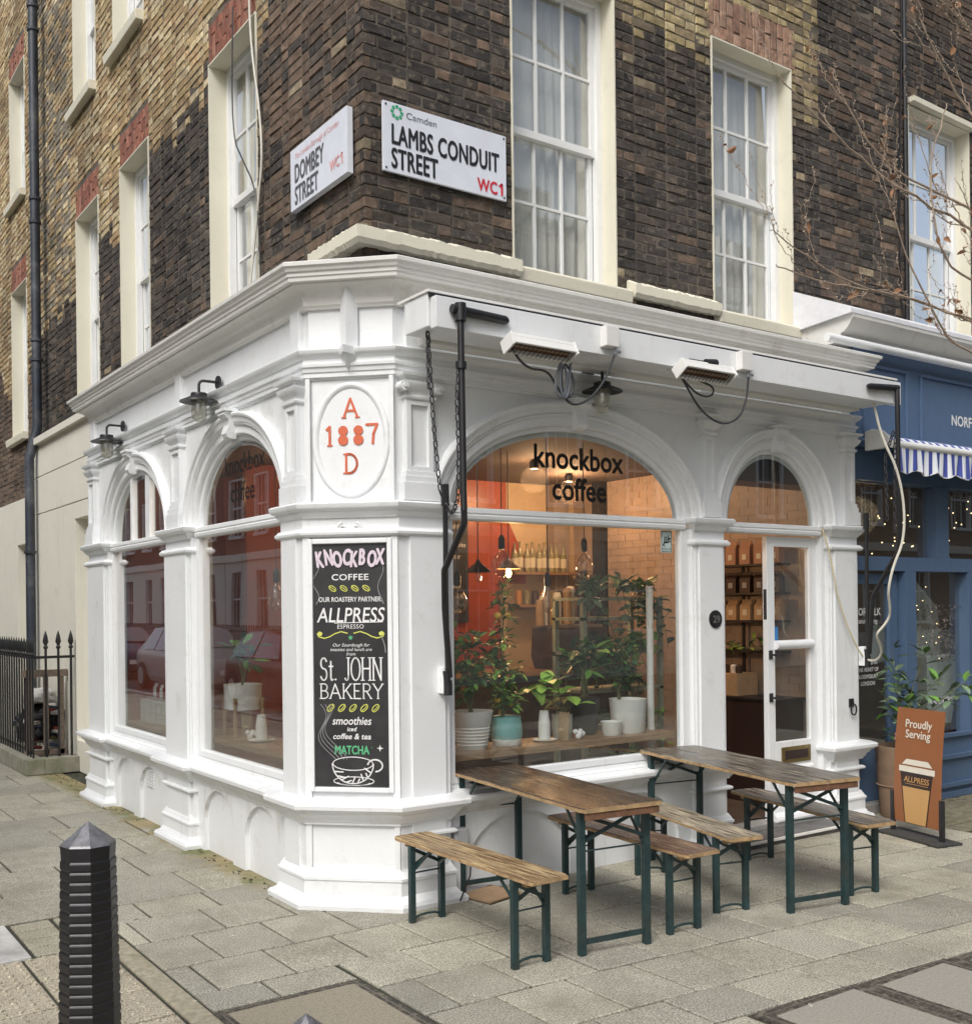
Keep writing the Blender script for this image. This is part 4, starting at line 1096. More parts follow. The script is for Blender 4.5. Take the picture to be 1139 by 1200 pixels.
for r in range(len(rowsY)-1):
    y0, y1 = rowsY[r], rowsY[r+1]
    big = y0 > 1.0
    step = .40 if (-2.6 < y0 < .3) else (.62 if big else .6)
    if y0 >= .25 and not big: step = .43
    off = offs.get(y0, rs.uniform(0,.5))
    xs = -6 if y1 > 1.0 else (-1.13 if y0 > -.99 else -.385)
    if y1 <= 1.1 and y0 >= .7: xs = -1.13
    xe = 9.5 if y1 <= .3 else .12
    k = math.floor((xs-off)/step); u = off+k*step
    while u < xe:
        a, b = max(u, xs), min(u+step, xe)
        # keep clear of the right-hand inspection covers
        if y1 <= -2.30 and b > .74 and a < 2.75:
            if a < .70: add_slab(a, .74, y0, y1)
            if b > 2.75: add_slab(2.75, b, y0, y1)
            u += step; continue
        if y0 < -2.0 and y0 > -2.5 and False: pass
        if not (a > 4.95 and y0 > -1.0 and y1 <= .3): add_slab(a, b, y0, y1)
        u = b if b > u else u+step
        if big: step = .62*rs.choice((.75,1,1.25))
slabs = [s for s in slabs if s[1] > -6]
for a_, b_ in ((-1.13,-.80),(-.80,-.40)): slabs.append((a_, b_, -.93, -.68, None))
def vis(s):
    x, y = warp((s[0]+s[1])/2, (s[2]+s[3])/2); p = Vector((x,y,0))-CAMP; dz = p.dot(FWD)
    if dz < .5: return 0
    px = 569+1248*p.dot(RGT)/dz; py = 712-1248*p.z/dz
    return (s[1]-s[0])*(s[3]-s[2])/dz**3 if (-60 < px < 1200 and py < 1330) else 0
slabs.sort(key=lambda s: -vis(s))
def slab_mesh(V, Fc, s, tz, g=.0075, warpit=True):
    x0,x1,y0,y1 = s[:4]; n = len(V); e = .006
    def P(x,y,z): 
        X, Y = warp(x,y) if warpit else (x,y); V.append((X,Y,z))
    tl = [rs.uniform(-.0012,.0012) for _ in range(4)]
    j = [rs.uniform(-.002,.002) for _ in range(4)]
    for (x,y,k) in ((x0+g,y0+g,0),(x1-g,y0+g,1),(x1-g,y1-g,2),(x0+g,y1-g,3)): P(x+j[k],y-j[k],-.013)
    for (x,y,k) in ((x0+g,y0+g,0),(x1-g,y0+g,1),(x1-g,y1-g,2),(x0+g,y1-g,3)): P(x+j[k],y-j[k],tz-.004+tl[k])
    for (x,y,k) in ((x0+g+e,y0+g+e,0),(x1-g-e,y0+g+e,1),(x1-g-e,y1-g-e,2),(x0+g+e,y1-g-e,3)): P(x+j[k],y-j[k],tz+tl[k])
    Fc.append((n+8,n+9,n+10,n+11))
    for i in range(4):
        k = (i+1) % 4; Fc.append((n+4+i,n+4+k,n+8+k,n+8+i)); Fc.append((n+i,n+k,n+4+k,n+4+i))
SC = [(.325,.312,.255),(.345,.33,.268),(.305,.296,.245),(.365,.348,.28),(.285,.275,.23),(.335,.322,.265)]
def slab_obj(s, name='paving_slab', col=None, warpit=True):
    V, Fc = [], []; slab_mesh(V, Fc, s, rs.uniform(-.0025,.0015), warpit=warpit)
    me = bpy.data.meshes.new(name); me.from_pydata(V, [], Fc); me.materials.append(MT['slab'])
    o = link(name, me, pav); c = col or rs.choice(SC); g = rs.uniform(.9,1.1); o.color = (*[v*g for v in c], 1); return o
for s in slabs[:250]: slab_obj(s, col=s[4])
V, Fc = [], []
for s in slabs[250:]: slab_mesh(V, Fc, s, rs.uniform(-.0025,.0015))
me = bpy.data.meshes.new('distant_paving'); me.from_pydata(V, [], Fc); me.materials.append(MT['slab']); o = link('distant_paving', me, pav, kind='stuff'); o.color = (.325,.312,.255,1)
# tactile slabs with blisters, edged by a ribbon of concrete
TC = [(.36,.325,.25),(.38,.34,.26),(.34,.305,.235)]
def blister_slab(x0, y0, w=.40):
    V, Fc = [], []; slab_mesh(V, Fc, (x0,x0+w,y0,y0+w), rs.uniform(-.001,.001), warpit=False)
    for i in range(6):
        for j in range(6):
            cx, cy = x0+w*(i+.5)/6, y0+w*(j+.5)/6; n = len(V); q = 8
            for (r, z) in ((.0145,-.001),(.0130,.004),(.008,.0068)):
                for k in range(q): a = 2*math.pi*k/q; V.append((cx+r*math.cos(a), cy+r*math.sin(a), z))
            for lv in range(2):
                for k in range(q): Fc.append((n+lv*q+k, n+lv*q+(k+1)%q, n+(lv+1)*q+(k+1)%q, n+(lv+1)*q+k))
            Fc.append(tuple(n+2*q+k for k in range(q)))
    me = bpy.data.meshes.new('tactile_slab'); me.from_pydata(V, [], Fc); me.materials.append(MT['slab'])
    o = link('tactile_slab', me, pav); o.color = (*rs.choice(TC), 1)
for i in range(7):
    for j in range(9): blister_slab(-1.265-.402*(i+1), .36-.402*(j+1))
mb = MB(); y = .40
while y > -3.4:
    mb = MB(); mb.box(-1.255,-1.145,y-.9,y-.006,-.013,.002); mb.build('edging_strip', simple('edging_concrete', (.33,.30,.22), .9, var=.35, scale=25, bmp=.5, dirt=(.15,.15,.06), dirtamt=.6) if 'EDG' not in MT else MT['EDG'], pav, bevel=.004)
    y -= .9
for i in range(2):
    for j in range(4):
        s = (-1.60+i*.235, -1.60+(i+1)*.235-.008 if i else -1.37, .37+j*.17, .37+(j+1)*.17)
        slab_obj((s[0], s[0]+.225, s[2], s[3]), 'sett', (.30,.285,.22), False)
# pale worn metal cover on the far left
cov = MB(); cov.box(-3.1,-1.62,.37,1.07,-.013,.003); cov.build('utility_cover', simple('pale_worn_cover', (.52,.52,.50), .5, 0, var=.4, scale=4, bmp=.3, dirt=(.12,.12,.12), dirtamt=.8), pav, bevel=.004)
# inspection covers: gritty double frame lines with concrete infill
INF = simple('aggregate_infill', (.32,.285,.215), .9, var=.5, scale=110, bmp=.8, bs=130, dirt=(.12,.105,.075), dirtamt=.5)
INF2 = simple('pale_infill', (.31,.295,.25), .9, var=.3, scale=90, bmp=.6, bs=130, dirt=(.36,.35,.32), dirtamt=.5)
MT['rim'] = simple('worn_steel_rim', (.17,.155,.13), .7, .2, var=.5, scale=60)
def cover(x0, x1, y0, y1, infill, fw=.075, div=None):
    m_ = MB(); m_.box(x0+.004,x1-.004,y0+.004,y1-.004,-.013,-.004); c = m_.build('inspection_cover', MT['grit'], pav)
    def line(a,b,cc,d): m2 = MB(); m2.box(a,b,cc,d,-.005,-.0015); m2.build('cover_rim', MT['rim'], c)
    for o_ in (fw*.48,): 
        line(x0+o_,x0+o_+.006,y0+o_,y1-o_); line(x1-o_-.006,x1-o_,y0+o_,y1-o_); line(x0+o_,x1-o_,y0+o_,y0+o_+.006); line(x0+o_,x1-o_,y1-o_-.006,y1-o_)
    m3 = MB(); m3.box(x0+fw,x1-fw,y0+fw,y1-fw,-.006,.0); m3.build('cover_infill', infill, c, bevel=.003)
cover(.765,1.46,-4.2,-2.385,INF2); cover(1.46,2.12,-4.2,-2.43,INF2); cover(2.12,2.72,-4.2,-2.485,INF2)
cover(-1.14,-.40,-2.2,-.93,INF,.055); cover(-1.14,-.40,-3.6,-2.21,INF,.055)
# little setts with moss in front of the blue shop
V, Fc = [], []
y = -.86
while y < .1:
    x = 4.97+rs.uniform(0,.05)
    while x < 9.5: slab_mesh(V, Fc, (x,x+.105,y,y+.10), rs.uniform(-.006,.002), .006, False); x += .105
    y += .10
me = bpy.data.meshes.new('sett_paving'); me.from_pydata(V, [], Fc); me.materials.append(simple('mossy_setts', (.20,.18,.125), .9, var=.45, scale=16, bmp=.7, dirt=(.10,.125,.03), dirtamt=.8)); link('sett_paving', me, pav, kind='stuff')
# cigarette ends, gum and grit lying about
mb = MB()
for _ in range(60):
    x, y = rs.uniform(-2.2,4.5), rs.uniform(-2.6,1.5)
    if x > -.1 and y > -.1: continue
    a = rs.uniform(0,3.14); L = rs.choice((.012,.02,.028)); mb.bar((x,y,.004),(x+L*math.cos(a),y+L*math.sin(a),.004),.007,.006)
mb.build('litter', simple('litter_paper', (.5,.47,.4), .9), None, kind='stuff')
# dirt and weeds along the foot of the walls
mb = MB()
for _ in range(170):
    if rs.random() < .55: x, y = rs.uniform(-.10,-.01), rs.uniform(.7,5.1)
    else: x, y = rs.uniform(-.1,.3)+0, rs.uniform(5.3,6.9)
    s = rs.uniform(.004,.014); mb.box(x,x+s,y,y+s*1.6,-.003,s*.3)
mb.build('wall_foot_dirt', MT['earth'], None, kind='stuff')

# ================================================================== BOLLARDS
def bollard(label, x, y, rz):
    t = thing('bollard', label, 'bollard', (x,y,0), rz, 'black iron bollards at the crossing')
    mb = MB(); seg = 8; prof = [(.113,-.0),(.111,.1)]; z = .1
    while z < .94:
        r = .111-.018*(z/.95); prof += [(r-.0022,z),(r,z+.004),(r,z+.024),(r-.0018,z+.028),(r-.0038,z+.031)]; z += .035
    prof += [(.092,.965),(.093,.985)]
    mb.lathe((0,0,0), prof, seg, True, math.pi/8); mb.build('post', MT['iron'], t, bevel=0)
    mb = MB(); mb.lathe((0,0,0), [(.094,.985),(.090,.992),(.002,1.063)], seg, True, math.pi/8); mb.build('cap', simple('worn_bollard_cap', (.20,.20,.21), .38, .4, var=.4, scale=30, bmp=.4, dirt=(.03,.03,.03), dirtamt=.8), t)
    return t
bollard('tall ribbed black octagonal bollard standing whole in the left foreground', -1.860, -1.673, R(12))
bollard('black bollard of which only the grey pointed tip shows at the bottom edge', -2.026, -3.77, R(12))

# ================================================================== TABLES AND BENCHES
def leg_frame(mb_parent, ypos, half, ztop, side, kind):
    """folding steel end frame at y=ypos; two legs, crossed struts, stretcher, foot bar and slanting stay"""
    G_ = MT['green_steel']
    for s in (-1, 1):
        m_ = MB(); m_.bar((s*half, ypos, .0), (s*half, ypos, ztop), .036 if kind == 'table' else .033, .034 if kind == 'table' else .030, (0,1,0)); m_.build('leg', G_, mb_parent)
    m_ = MB(); zf = .05 if kind == 'table' else .012
    if kind == 'table': m_.bar((-half,ypos,zf+.02),(half,ypos,zf+.02),.008,.03)
    else: m_.tube([(-half,ypos,.02),(-half*.5,ypos,.036),(0,ypos,.040),(half*.5,ypos,.036),(half,ypos,.02)],.007,6)
    m_.build('foot_bar', G_, mb_parent)
    dz = .17 if kind == 'table' else .12
    for s in (-1, 1):
        m_ = MB(); m_.bar((-s*half, ypos-side*.008*s, ztop-dz), (s*half, ypos-side*.008*s, ztop-.02), .008, .020); m_.build('cross_strut', G_, mb_parent)
    m_ = MB(); m_.tube([(-half,ypos,ztop-dz-.04),(half,ypos,ztop-dz-.04)],.005,6); m_.build('stretcher', G_, mb_parent)
    for s in (-1, 1):
        m_ = MB(); m_.bar((s*(half-.02), ypos, ztop-(.20 if kind == 'table' else .14)), (s*(half-.02), ypos-side*.17, ztop-.008), .008, .016); m_.build('stay', G_, mb_parent)
def board(w, L, th, z, name, mat, parent, seed, edge, planks=1):
    """a plank top with uneven chipped edges"""
    rr = random.Random(seed)
    for i in range(planks):
        a = -w/2+w*i/planks+(.001 if i else 0); b = -w/2+w*(i+1)/planks-(.001 if i < planks-1 else 0)
        mb = MB(); n = 36; K = 8; c = .010
        for k in range(n+1):
            y = -L/2+L*k/n; ex = 0 if 0 < k < n else .012
            j1 = rr.uniform(-.0025,.0025) if a == -w/2 else 0; j2 = rr.uniform(-.0025,.0025) if i == planks-1 else 0
            for (x, zz) in ((a+j1+ex,z-th+.004),(a+j1+ex,z-.006),(a+j1+.006+ex,z-.001),(a+(b-a)*.4,z),(a+(b-a)*.6,z),(b-j2-.006-ex,z-.001),(b-j2-ex,z-.006),(b-j2-ex,z-th+.004)): mb.v.append((x,y,zz))
        for k in range(n):
            for q in range(K): p = k*K+q; p2 = k*K+(q+1) % K; mb.f.append((p,p2,p2+K,p+K))
        mb.f.append(tuple(range(K))); mb.f.append(tuple(n*K+q for q in range(K))[::-1])
        o = mb.build(name, mat, parent, smooth=True, ang=30); me = o.data; me.materials.append(edge or MT['wood_edge'])
        for p in me.polygons:
            if abs(p.normal.z) < .5: p.material_index = 1
def bench(label, x, y, rz, mat, seed, L=1.32, z=.47):
    t = thing('bench', label, 'bench', (x,y,0), -rz, 'narrow folding wooden benches outside the coffee shop')
    board(.245, L, .026, z, 'seat', mat, t, seed, None, 1)
    for s in (-1,1):
        m_ = MB(); m_.box(-.09,.09,s*(L/2-.10)-.02,s*(L/2-.10)+.02,z-.05,z-.024); m_.build('batten', MT['wood_edge'], t)
        leg_frame(t, s*(L/2-.17), .10, z-.026, s, 'bench')
    return t
def table(label, x, y, rz, mat, seed, L=1.6, z=.775):
    t = thing('table', label, 'table', (x,y,0), -rz, 'folding wooden tables outside the coffee shop')
    board(.50, L, .028, z, 'tabletop', mat, t, seed, None, 2)
    for s in (-1,1):
        m_ = MB(); m_.bar((-.23,s*(L/2-.018),z-.045),(.23,s*(L/2-.018),z-.045),.022,.036); m_.build('end_batten', MT['wood_edge_red'], t, bevel=.004)
        leg_frame(t, s*(L/2-.10), .205, z-.028, s, 'table')
    return t
table('dark varnished folding table nearest the chalkboard corner', .965, -.69, R(7), MT['wood_table_dark'], 1, 1.56)
table('weathered grey folding table in front of the open doorway', 2.48, -.81, R(11), MT['wood_table_grey'], 2, 1.66)
bench('golden peeling bench leftmost, in front of the chalkboard pier', .385, -.80, R(0), MT['wood_bench_pale'], 3)
bench('brown bench on the right-hand side of the dark varnished table', 1.43, -.87, R(4), worn_wood('brown_bench_wood', (.085,.048,.032), (.46,.34,.20), .545), 4)
bench('pale weathered bench on the left-hand side of the grey table', 2.02, -.79, R(15), worn_wood('pale_bench_wood', (.10,.082,.06), (.56,.49,.36), .48), 5, 1.30)
bench('grey bench rightmost, between the grey table and the brown signboard', 2.93, -.99, R(12), worn_wood('grey_bench_wood', (.06,.05,.042), (.42,.36,.27), .515), 6, 1.36)
cb = MB(); cb.bar((.82,.0-.16,.012),(1.10,-.10,.018),.26,.010); tag(cb.build('cardboard_sheet', MT['cardboard'], None), 'flat piece of brown cardboard on the ground under the dark table', 'cardboard')
eb = thing('electric_box', 'small grey electric box fixed low on the white wall behind the golden bench', 'box', (.80,-.03,.30))
mb = MB(); mb.box(-.05,.05,-.03,.03,0,.13); mb.build('casing', simple('grey_plastic', (.35,.36,.37), .5), eb, bevel=.006)
mb = MB(); mb.tube([(.02,-.02,0),(.05,-.05,-.08),(.03,-.07,-.16),(-.03,-.10,-.22),(-.08,-.12,-.285)],.005,6); mb.build('wire', MT['black'], eb, smooth=True)

# ================================================================== CHALKBOARD
ch = thing('chalkboard', 'tall narrow black chalkboard menu with coffee lettering on the white corner pier', 'chalkboard', tuple(FC.p(0,.735,0)))
def chl(F=FC): return F
FCb = Fr(FC.o, FC.u, FC.n)
_b = MB(); _b.fbox(FC, -.23, .23, .733, 2.19, -.001, .012)
def childed(o, par):
    o.parent = par; o.matrix_parent_inverse = par.matrix_world.inverted() if False else Matrix.Translation(-Vector(par.location)); return o
childed(_b.build('board', MT['blackboard'], None), ch)
CK, CY, CG, CD, CP = MT['chalk'], MT['chalkyellow'], MT['chalkgreen'], MT['chalkdim'], MT['chalkpink']
OB = .0135
def T(name, body, z, size, mat, **k): o = text(name, body, FC, k.pop('u',0), z, OB, size, mat, None, **k); childed(o, ch); return o
def Hn(s, u, z, h, mat, **k): o = hand('lettering', s, FC, u, z, OB, h, mat, None, **k); childed(o, ch); return o
# top title in loose thick caps, tilted back and forth
tot = 0
xs_ = -.208
for i, c_ in enumerate('KNOCKBOX'):
    o = text('lettering', c_, FC, xs_, 2.055+(.012 if i % 2 else 0), OB+.0012*i, .135, CP, None, sx=.52, bold=.0055, slant=(-.25 if i < 3 else .15), align='LEFT'); childed(o, ch); xs_ += .054 if c_ not in 'C' else .046
T('lettering', 'COFFEE', 1.975, .052, CK, sx=1.25, bold=.001, spacing=1.05)
def bean(u, z, mat, r=.024, tilt=.5):
    mb = MB(); rd = FC.read()
    pts = [(u+r*math.cos(t*2*math.pi/16)*math.cos(tilt)-r*.55*math.sin(t*2*math.pi/16)*math.sin(tilt), z+r*math.cos(t*2*math.pi/16)*math.sin(tilt)+r*.55*math.sin(t*2*math.pi/16)*math.cos(tilt)) for t in range(17)]
    strokes(mb, FC, pts, .005, OB); strokes(mb, FC, [(u-r*.8*math.cos(tilt),z-r*.8*math.sin(tilt)),(u+.004,z-.003),(u+r*.8*math.cos(tilt),z+r*.8*math.sin(tilt))], .004, OB)
    childed(mb.build('coffee_bean_drawing', mat, None, recalc=False), ch)
for u in (-.11,-.04,.03,.10): bean(u, 1.925, CY, tilt=-.6)
T('lettering', 'OUR ROASTERY PARTNER:', 1.845, .041, CK, sx=.80, bold=.0006)
T('lettering', 'ALLPRESS', 1.722, .125, CK, sx=.80, slant=.15, bold=.0012)
T('lettering', 'ESPRESSO', 1.683, .036, CK, sx=1.0, spacing=1.1)
mb = MB(); strokes(mb, FC, [(-.10,1.717),(.20,1.722)], .005, OB); childed(mb.build('underline', CK, None, recalc=False), ch)
mb = MB()
for s in (-1,1):
    strokes(mb, FC, [(s*.02,1.655),(s*.06,1.665),(s*.10,1.652),(s*.13,1.635),(s*.165,1.625),(s*.20,1.635),(s*.208,1.652),(s*.195,1.664),(s*.178,1.655)], .006, OB)
    mb.poly([FC.p(s*.19+.014*math.cos(t*.6), 1.652+.013*math.sin(t*.6), OB+.003) for t in range(10)])
childed(mb.build('flourish', CY, None, recalc=False), ch)
mb = MB(); mb.poly([FC.p((.018 if t % 2 == 0 else .007)*math.sin(t*math.pi/5), 1.628+(.018 if t % 2 == 0 else .007)*math.cos(t*math.pi/5), OB+.002) for t in range(10)]); childed(mb.build('star', CG, None, recalc=False), ch)
for i, s_ in enumerate(('Our Sourdough for', 'toasties and lunch are', 'from')): T('lettering', s_, 1.575-i*.027, .028, CK, sx=1.05, slant=.3)
Hn('St. JOHN', 0, 1.372, .135, CK, wd=.009, sx=.60, gap=.10, serif=.16)
Hn('BAKERY', 0, 1.262, .088, CK, wd=.007, sx=.98, gap=.14, serif=.16)
for u in (-.14,-.07,0,.07,.14): bean(u+.01, 1.205, CY, r=.027, tilt=.8)
T('lettering', 'smoothies', 1.105, .068, CK, sx=.86, slant=.2, bold=.001)
T('lettering', 'iced', 1.066, .036, CK, sx=1.0, slant=.2, bold=.001)
T('lettering', 'coffee & tea', 1.018, .048, CK, sx=1.02, slant=.2, bold=.001)
T('lettering', '·', .95, .05, CG, u=-.118); T('lettering', '·', .95, .05, CG, u=.125)
T('lettering', 'MATCHA', .928, .072, CG, sx=.72, bold=.0015)
mb = MB(); mb.poly([FC.p(.175+(.022 if t % 2 == 0 else .006)*math.sin(t*math.pi/4), .965+(.022 if t % 2 == 0 else .006)*math.cos(t*math.pi/4), OB+.001) for t in range(8)]); childed(mb.build('sparkle', CK, None, recalc=False), ch)
mb = MB()   # cup and saucer drawing
cu, cz_ = .005, .87
strokes(mb, FC, arc(cu, cz_, .125, .040, 0, 360, 26), .005, OB)
strokes(mb, FC, arc(cu, cz_, .128, .120, 180, 360, 20), .007, OB)
strokes(mb, FC, arc(cu+.138, cz_-.010, .046, .036, -85, 170, 12), .009, OB)
strokes(mb, FC, arc(cu+.005, .765, .125, .026, 0, 360, 26), .005, OB)
strokes(mb, FC, arc(cu+.005, .757, .10, .018, 190, 350, 12), .005, OB)
for k in range(9): 
    a = R(205+k*16); strokes(mb, FC, [(cu+.122*math.cos(a), cz_+.114*math.sin(a)), (cu+(.075+.02*(k%2))*math.cos(a+.2), cz_+(.075+.02*(k%2))*math.sin(a+.2)-.006)], .007, OB+.0005)
childed(mb.build('cup_drawing', CK, None, recalc=False), ch)
mb = MB()   # steam
for q in range(4):
    strokes(mb, FC, [(-.04-.012*q+.03*math.sin(t*.5), .88+t*.0) if False else (-.075-.018*q+.045*math.cos(t*.42+.3*q)-t*.006, .895+t*.022) for t in range(16)], .003, OB)
strokes(mb, FC, [(-.215+.02*math.sin(t*.7),1.83+t*.02) for t in range(12)], .004, OB); strokes(mb, FC, [(.19+.018*math.sin(t*.6+2),1.83+t*.022) for t in range(12)], .004, OB); strokes(mb, FC, [(.215-.0004*t*t,1.54+t*.012) for t in range(9)], .006, OB)
childed(mb.build('steam_drawing', CD, None, recalc=False), ch)

# ================================================================== STREET NAME SIGNS
def plate_mesh(F, ua, ub, z0, z1, o, th, tilt=0):
    mb = MB(); mb.fbox(F, ua, ub, z0, z1, o, o+th); return mb
s1 = thing('street_name_sign', 'white enamel street sign reading LAMBS CONDUIT STREET on the sooty brick', 'street sign', (1.05,D-.03,4.63))
FS = Fr((0,D,0),(1,0,0),(0,-1,0))
def ST(par, F, body, u, z, size, mat, **k): o = text('lettering', body, F, u, z, .0335, size, mat, None, **k); childed(o, par)
childed(plate_mesh(FS, .565, 1.545, 4.625, 5.075, .012, .02).build('plate', MT['signwhite'], None, bevel=.002), s1)
ST(s1, FS, 'LAMBS CONDUIT', .622, 4.81, .182, MT['signblack'], sx=.575, bold=.005, align='LEFT', spacing=1.06)
ST(s1, FS, 'STREET', .622, 4.655, .182, MT['signblack'], sx=.575, bold=.005, align='LEFT', spacing=1.06)
ST(s1, FS, 'WC', 1.300, 4.655, .118, MT['signred'], sx=.80, bold=.004, align='LEFT', spacing=1.05)
ST(s1, FS, 'Camden', .735, 4.995, .062, simple('sign_grey', (.12,.14,.15), .5), sx=1.15, align='LEFT')
mb = MB()
for k in range(8):
    a = k*math.pi/4; c0 = Vector((.668, 5.018)); p = [(.046,a-.30),(.050,a+.12),(.034,a+.42),(.022,a+.05),(.030,a-.28)]
    mb.poly([FS.p(c0.x+r*math.cos(t), c0.y+r*math.sin(t), .034) for r, t in p])
childed(mb.build('emblem', MT['signgreen'], None, recalc=False), s1)
mb = MB(); strokes(mb, FS, [(1.484,4.717),(1.504,4.733),(1.504,4.659)], .015, .0355); childed(mb.build('lettering', MT['signred'], None, recalc=False), s1)
for (u, z) in ((.585,5.055),(1.525,5.055),(.585,4.645),(1.525,4.645)):
    mb = MB(); mb.tube([FS.p(u,z,.03),FS.p(u,z,.036)],.007,8); childed(mb.build('screw', MT['grey_metal'], None), s1)
s2 = thing('street_name_sign', 'glossy white street sign reading DOMBEY STREET round the brick corner', 'street sign', (D-.05,1.0,4.63))
FS2 = Fr((D,0,0),(0,1,0),(-1,0,0))
childed(plate_mesh(FS2, .56, 1.41, 4.62, 5.05, .012, .045).build('plate', MT['signwhite'], None, bevel=.003), s2)
def ST2(body, u, z, size, mat, **k): o = text('lettering', body, FS2, u, z, .0585, size, mat, None, **k); childed(o, s2)
ST2('DOMBEY', -1.34, 4.805, .178, simple('faded_sign_black', (.10,.10,.11), .5), sx=.62, bold=.004, align='LEFT', spacing=1.03)
ST2('STREET', -1.34, 4.65, .178, simple('faded_sign_black2', (.10,.10,.11), .5), sx=.62, bold=.004, align='LEFT', spacing=1.03)
ST2('WC', -.80, 4.70, .10, MT['signpink'], sx=.80, bold=.003, align='LEFT')
mb = MB(); strokes(mb, FS2, [(-.640,4.752),(-.622,4.766),(-.622,4.703)], .013, .0605); childed(mb.build('lettering', MT['signpink'], None, recalc=False), s2)
ST2('The London Borough of Camden', -1.33, 4.965, .058, MT['signpink'], sx=.85, align='LEFT')

# ================================================================== WALL LAMPS
def lamp(label, F, u, z):
    t = thing('wall_lamp', label, 'wall lamp', tuple(F.p(u, z, .012)), math.atan2(F.n.y, F.n.x), 'swan neck wall lamps on the white shopfront')
    # local +x points out of the wall
    mb = MB(); mb.tube([(0,0,0),(.016,0,0)], .048, 18); mb.build('wall_plate', MT['black'], t, bevel=.003)
    mb = MB(); pts = [(.01,0,0)]+[(.115+.035*math.sin(a), 0, -.035+.035*math.cos(a)) for a in [i*math.pi/10 for i in range(6)]]+[(.15,0,-.10)]
    mb.tube(pts, .010, 10); mb.build('swan_neck', MT['black'], t, smooth=True)
    mb = MB(); mb.lathe((.15,0,0), [(.012,-.085),(.055,-.092),(.058,-.098),(.058,-.112),(.066,-.118),(.135,-.150),(.137,-.156),(.062,-.142),(.055,-.135)], 32); mb.build('shade', MT['black'], t, smooth=True)
    mb = MB(); mb.lathe((.15,0,0), [(.052,-.14),(.054,-.16),(.054,-.245),(.048,-.272),(.033,-.292),(.010,-.300),(.001,-.301)], 24, False); mb.build('glass_jar', MT['glass_jar'], t, smooth=True)
    mb = MB(); mb.lathe((.15,0,0), [(.014,-.14),(.016,-.17),(.030,-.20),(.032,-.222),(.024,-.245),(.002,-.252)], 16); mb.build('bulb', MT['ceramic'], t, smooth=True)
    return t
lamp('black swan neck lamp over the leftmost arch by the Dombey end', FL, 4.087, 3.458)
lamp('black swan neck lamp over the arched window left of the 1887 oval', FL, 1.794, 3.437)
lamp('black swan neck lamp under the awning box above the wide window', FR, 1.905, 3.395)

# ================================================================== AWNING
aw = thing('awning', 'long white folded awning box over the shop window and door', 'awning', (2.5,-.05,3.38))
def AB(name, mb, mat, **k): return childed(mb.build(name, mat, None, **k), aw)
mb = MB(); mb.box(.345,4.70,-.45,-.20,3.395,3.585); AB('awning_box', mb, MT['white'], bevel=.006)
mb = MB(); mb.box(.335,4.78,-.47,-.13,3.585,3.602); AB('cover_board', mb, MT['white_old'], bevel=.003)
mb = MB(); mb.box(.355,4.74,-.525,-.465,3.378,3.556); AB('fascia_board', mb, MT['white'], bevel=.004)
mb = MB(); mb.box(.345,4.74,-.475,-.462,3.556,3.582); AB('canvas_slot', mb, MT['black'])
mb = MB(); mb.box(.50,4.66,-.20,-.085,3.375,3.46); AB('roller_housing', mb, MT['white_old'], bevel=.004)
mb = MB(); mb.tube([(.5,-.28,3.60),(1.6,-.29,3.612),(3.0,-.28,3.606),(4.6,-.29,3.61)],.03,8); AB('canvas_roll', mb, simple('grimy_canvas', (.17,.15,.12), .95, var=.6, scale=14, bmp=.6), smooth=True)
def arm(xs, s, zoff=0):
    # wall pivot, long lower arm, elbow, and the rod up to the fascia with its torsion stub
    mb = MB(); mb.box(xs-.03,xs+.02,-.12,-.06,1.28,1.44); AB('pivot_bracket', mb, MT['white'], bevel=.004)
    mb = MB(); mb.tube([(xs,-.125,1.27),(xs,-.125,1.36)],.028,10); mb.tube([(xs-.005,-.13,1.34),(xs-.015,-.13,1.42)],.022,10); AB('pivot', mb, MT['black'], smooth=True)
for (xs, x1, zt, stubx) in ((.665,.70,3.52,.42),(4.83,4.50,3.53,-.42)):
    arm(xs, 1)
AB('arm_rod', MB().tube([(.665,-.125,1.36),(.655,-.13,1.9),(.655,-.135,2.50)],.016,8), MT['black'], smooth=True)
AB('arm_tip', MB().tube([(.655,-.135,2.42),(.652,-.135,2.55)],.026,8), MT['black'], smooth=True)
AB('arm_rod', MB().tube([(.675,-.13,1.38),(.60,-.20,1.80),(.535,-.30,2.02),(.505,-.56,2.28),(.50,-.565,2.4)],.019,8), MT['black'], smooth=True)
AB('arm_rod', MB().tube([(.50,-.565,2.35),(.495,-.56,3.48)],.020,10), MT['black'], smooth=True)
AB('torsion_bar', MB().tube([(.44,-.555,3.485),(.82,-.545,3.475),(.84,-.545,3.474)],[.026,.026,.014],10), MT['black'], smooth=True)
AB('arm_knuckle', MB().tube([(.495,-.56,3.42),(.495,-.56,3.52)],.034,10), MT['black'], smooth=True)
AB('arm_knuckle', MB().tube([(.495,-.56,3.15),(.495,-.56,3.19)],.032,10), MT['black'], smooth=True)
AB('arm_rod', MB().tube([(4.84,-.125,1.36),(4.83,-.13,2.0),(4.825,-.135,2.50)],.016,8), MT['black'], smooth=True)
AB('arm_tip', MB().tube([(4.825,-.135,2.42),(4.82,-.135,2.55)],.026,8), MT['black'], smooth=True)
AB('arm_rod', MB().tube([(4.85,-.13,1.38),(4.78,-.22,1.85),(4.70,-.42,2.08),(4.64,-.56,2.22),(4.64,-.56,3.49)],.020,8), MT['black'], smooth=True)
AB('torsion_bar', MB().tube([(4.27,-.55,3.475),(4.30,-.55,3.475),(4.66,-.55,3.50)],[.012,.024,.024],10), MT['black'], smooth=True)
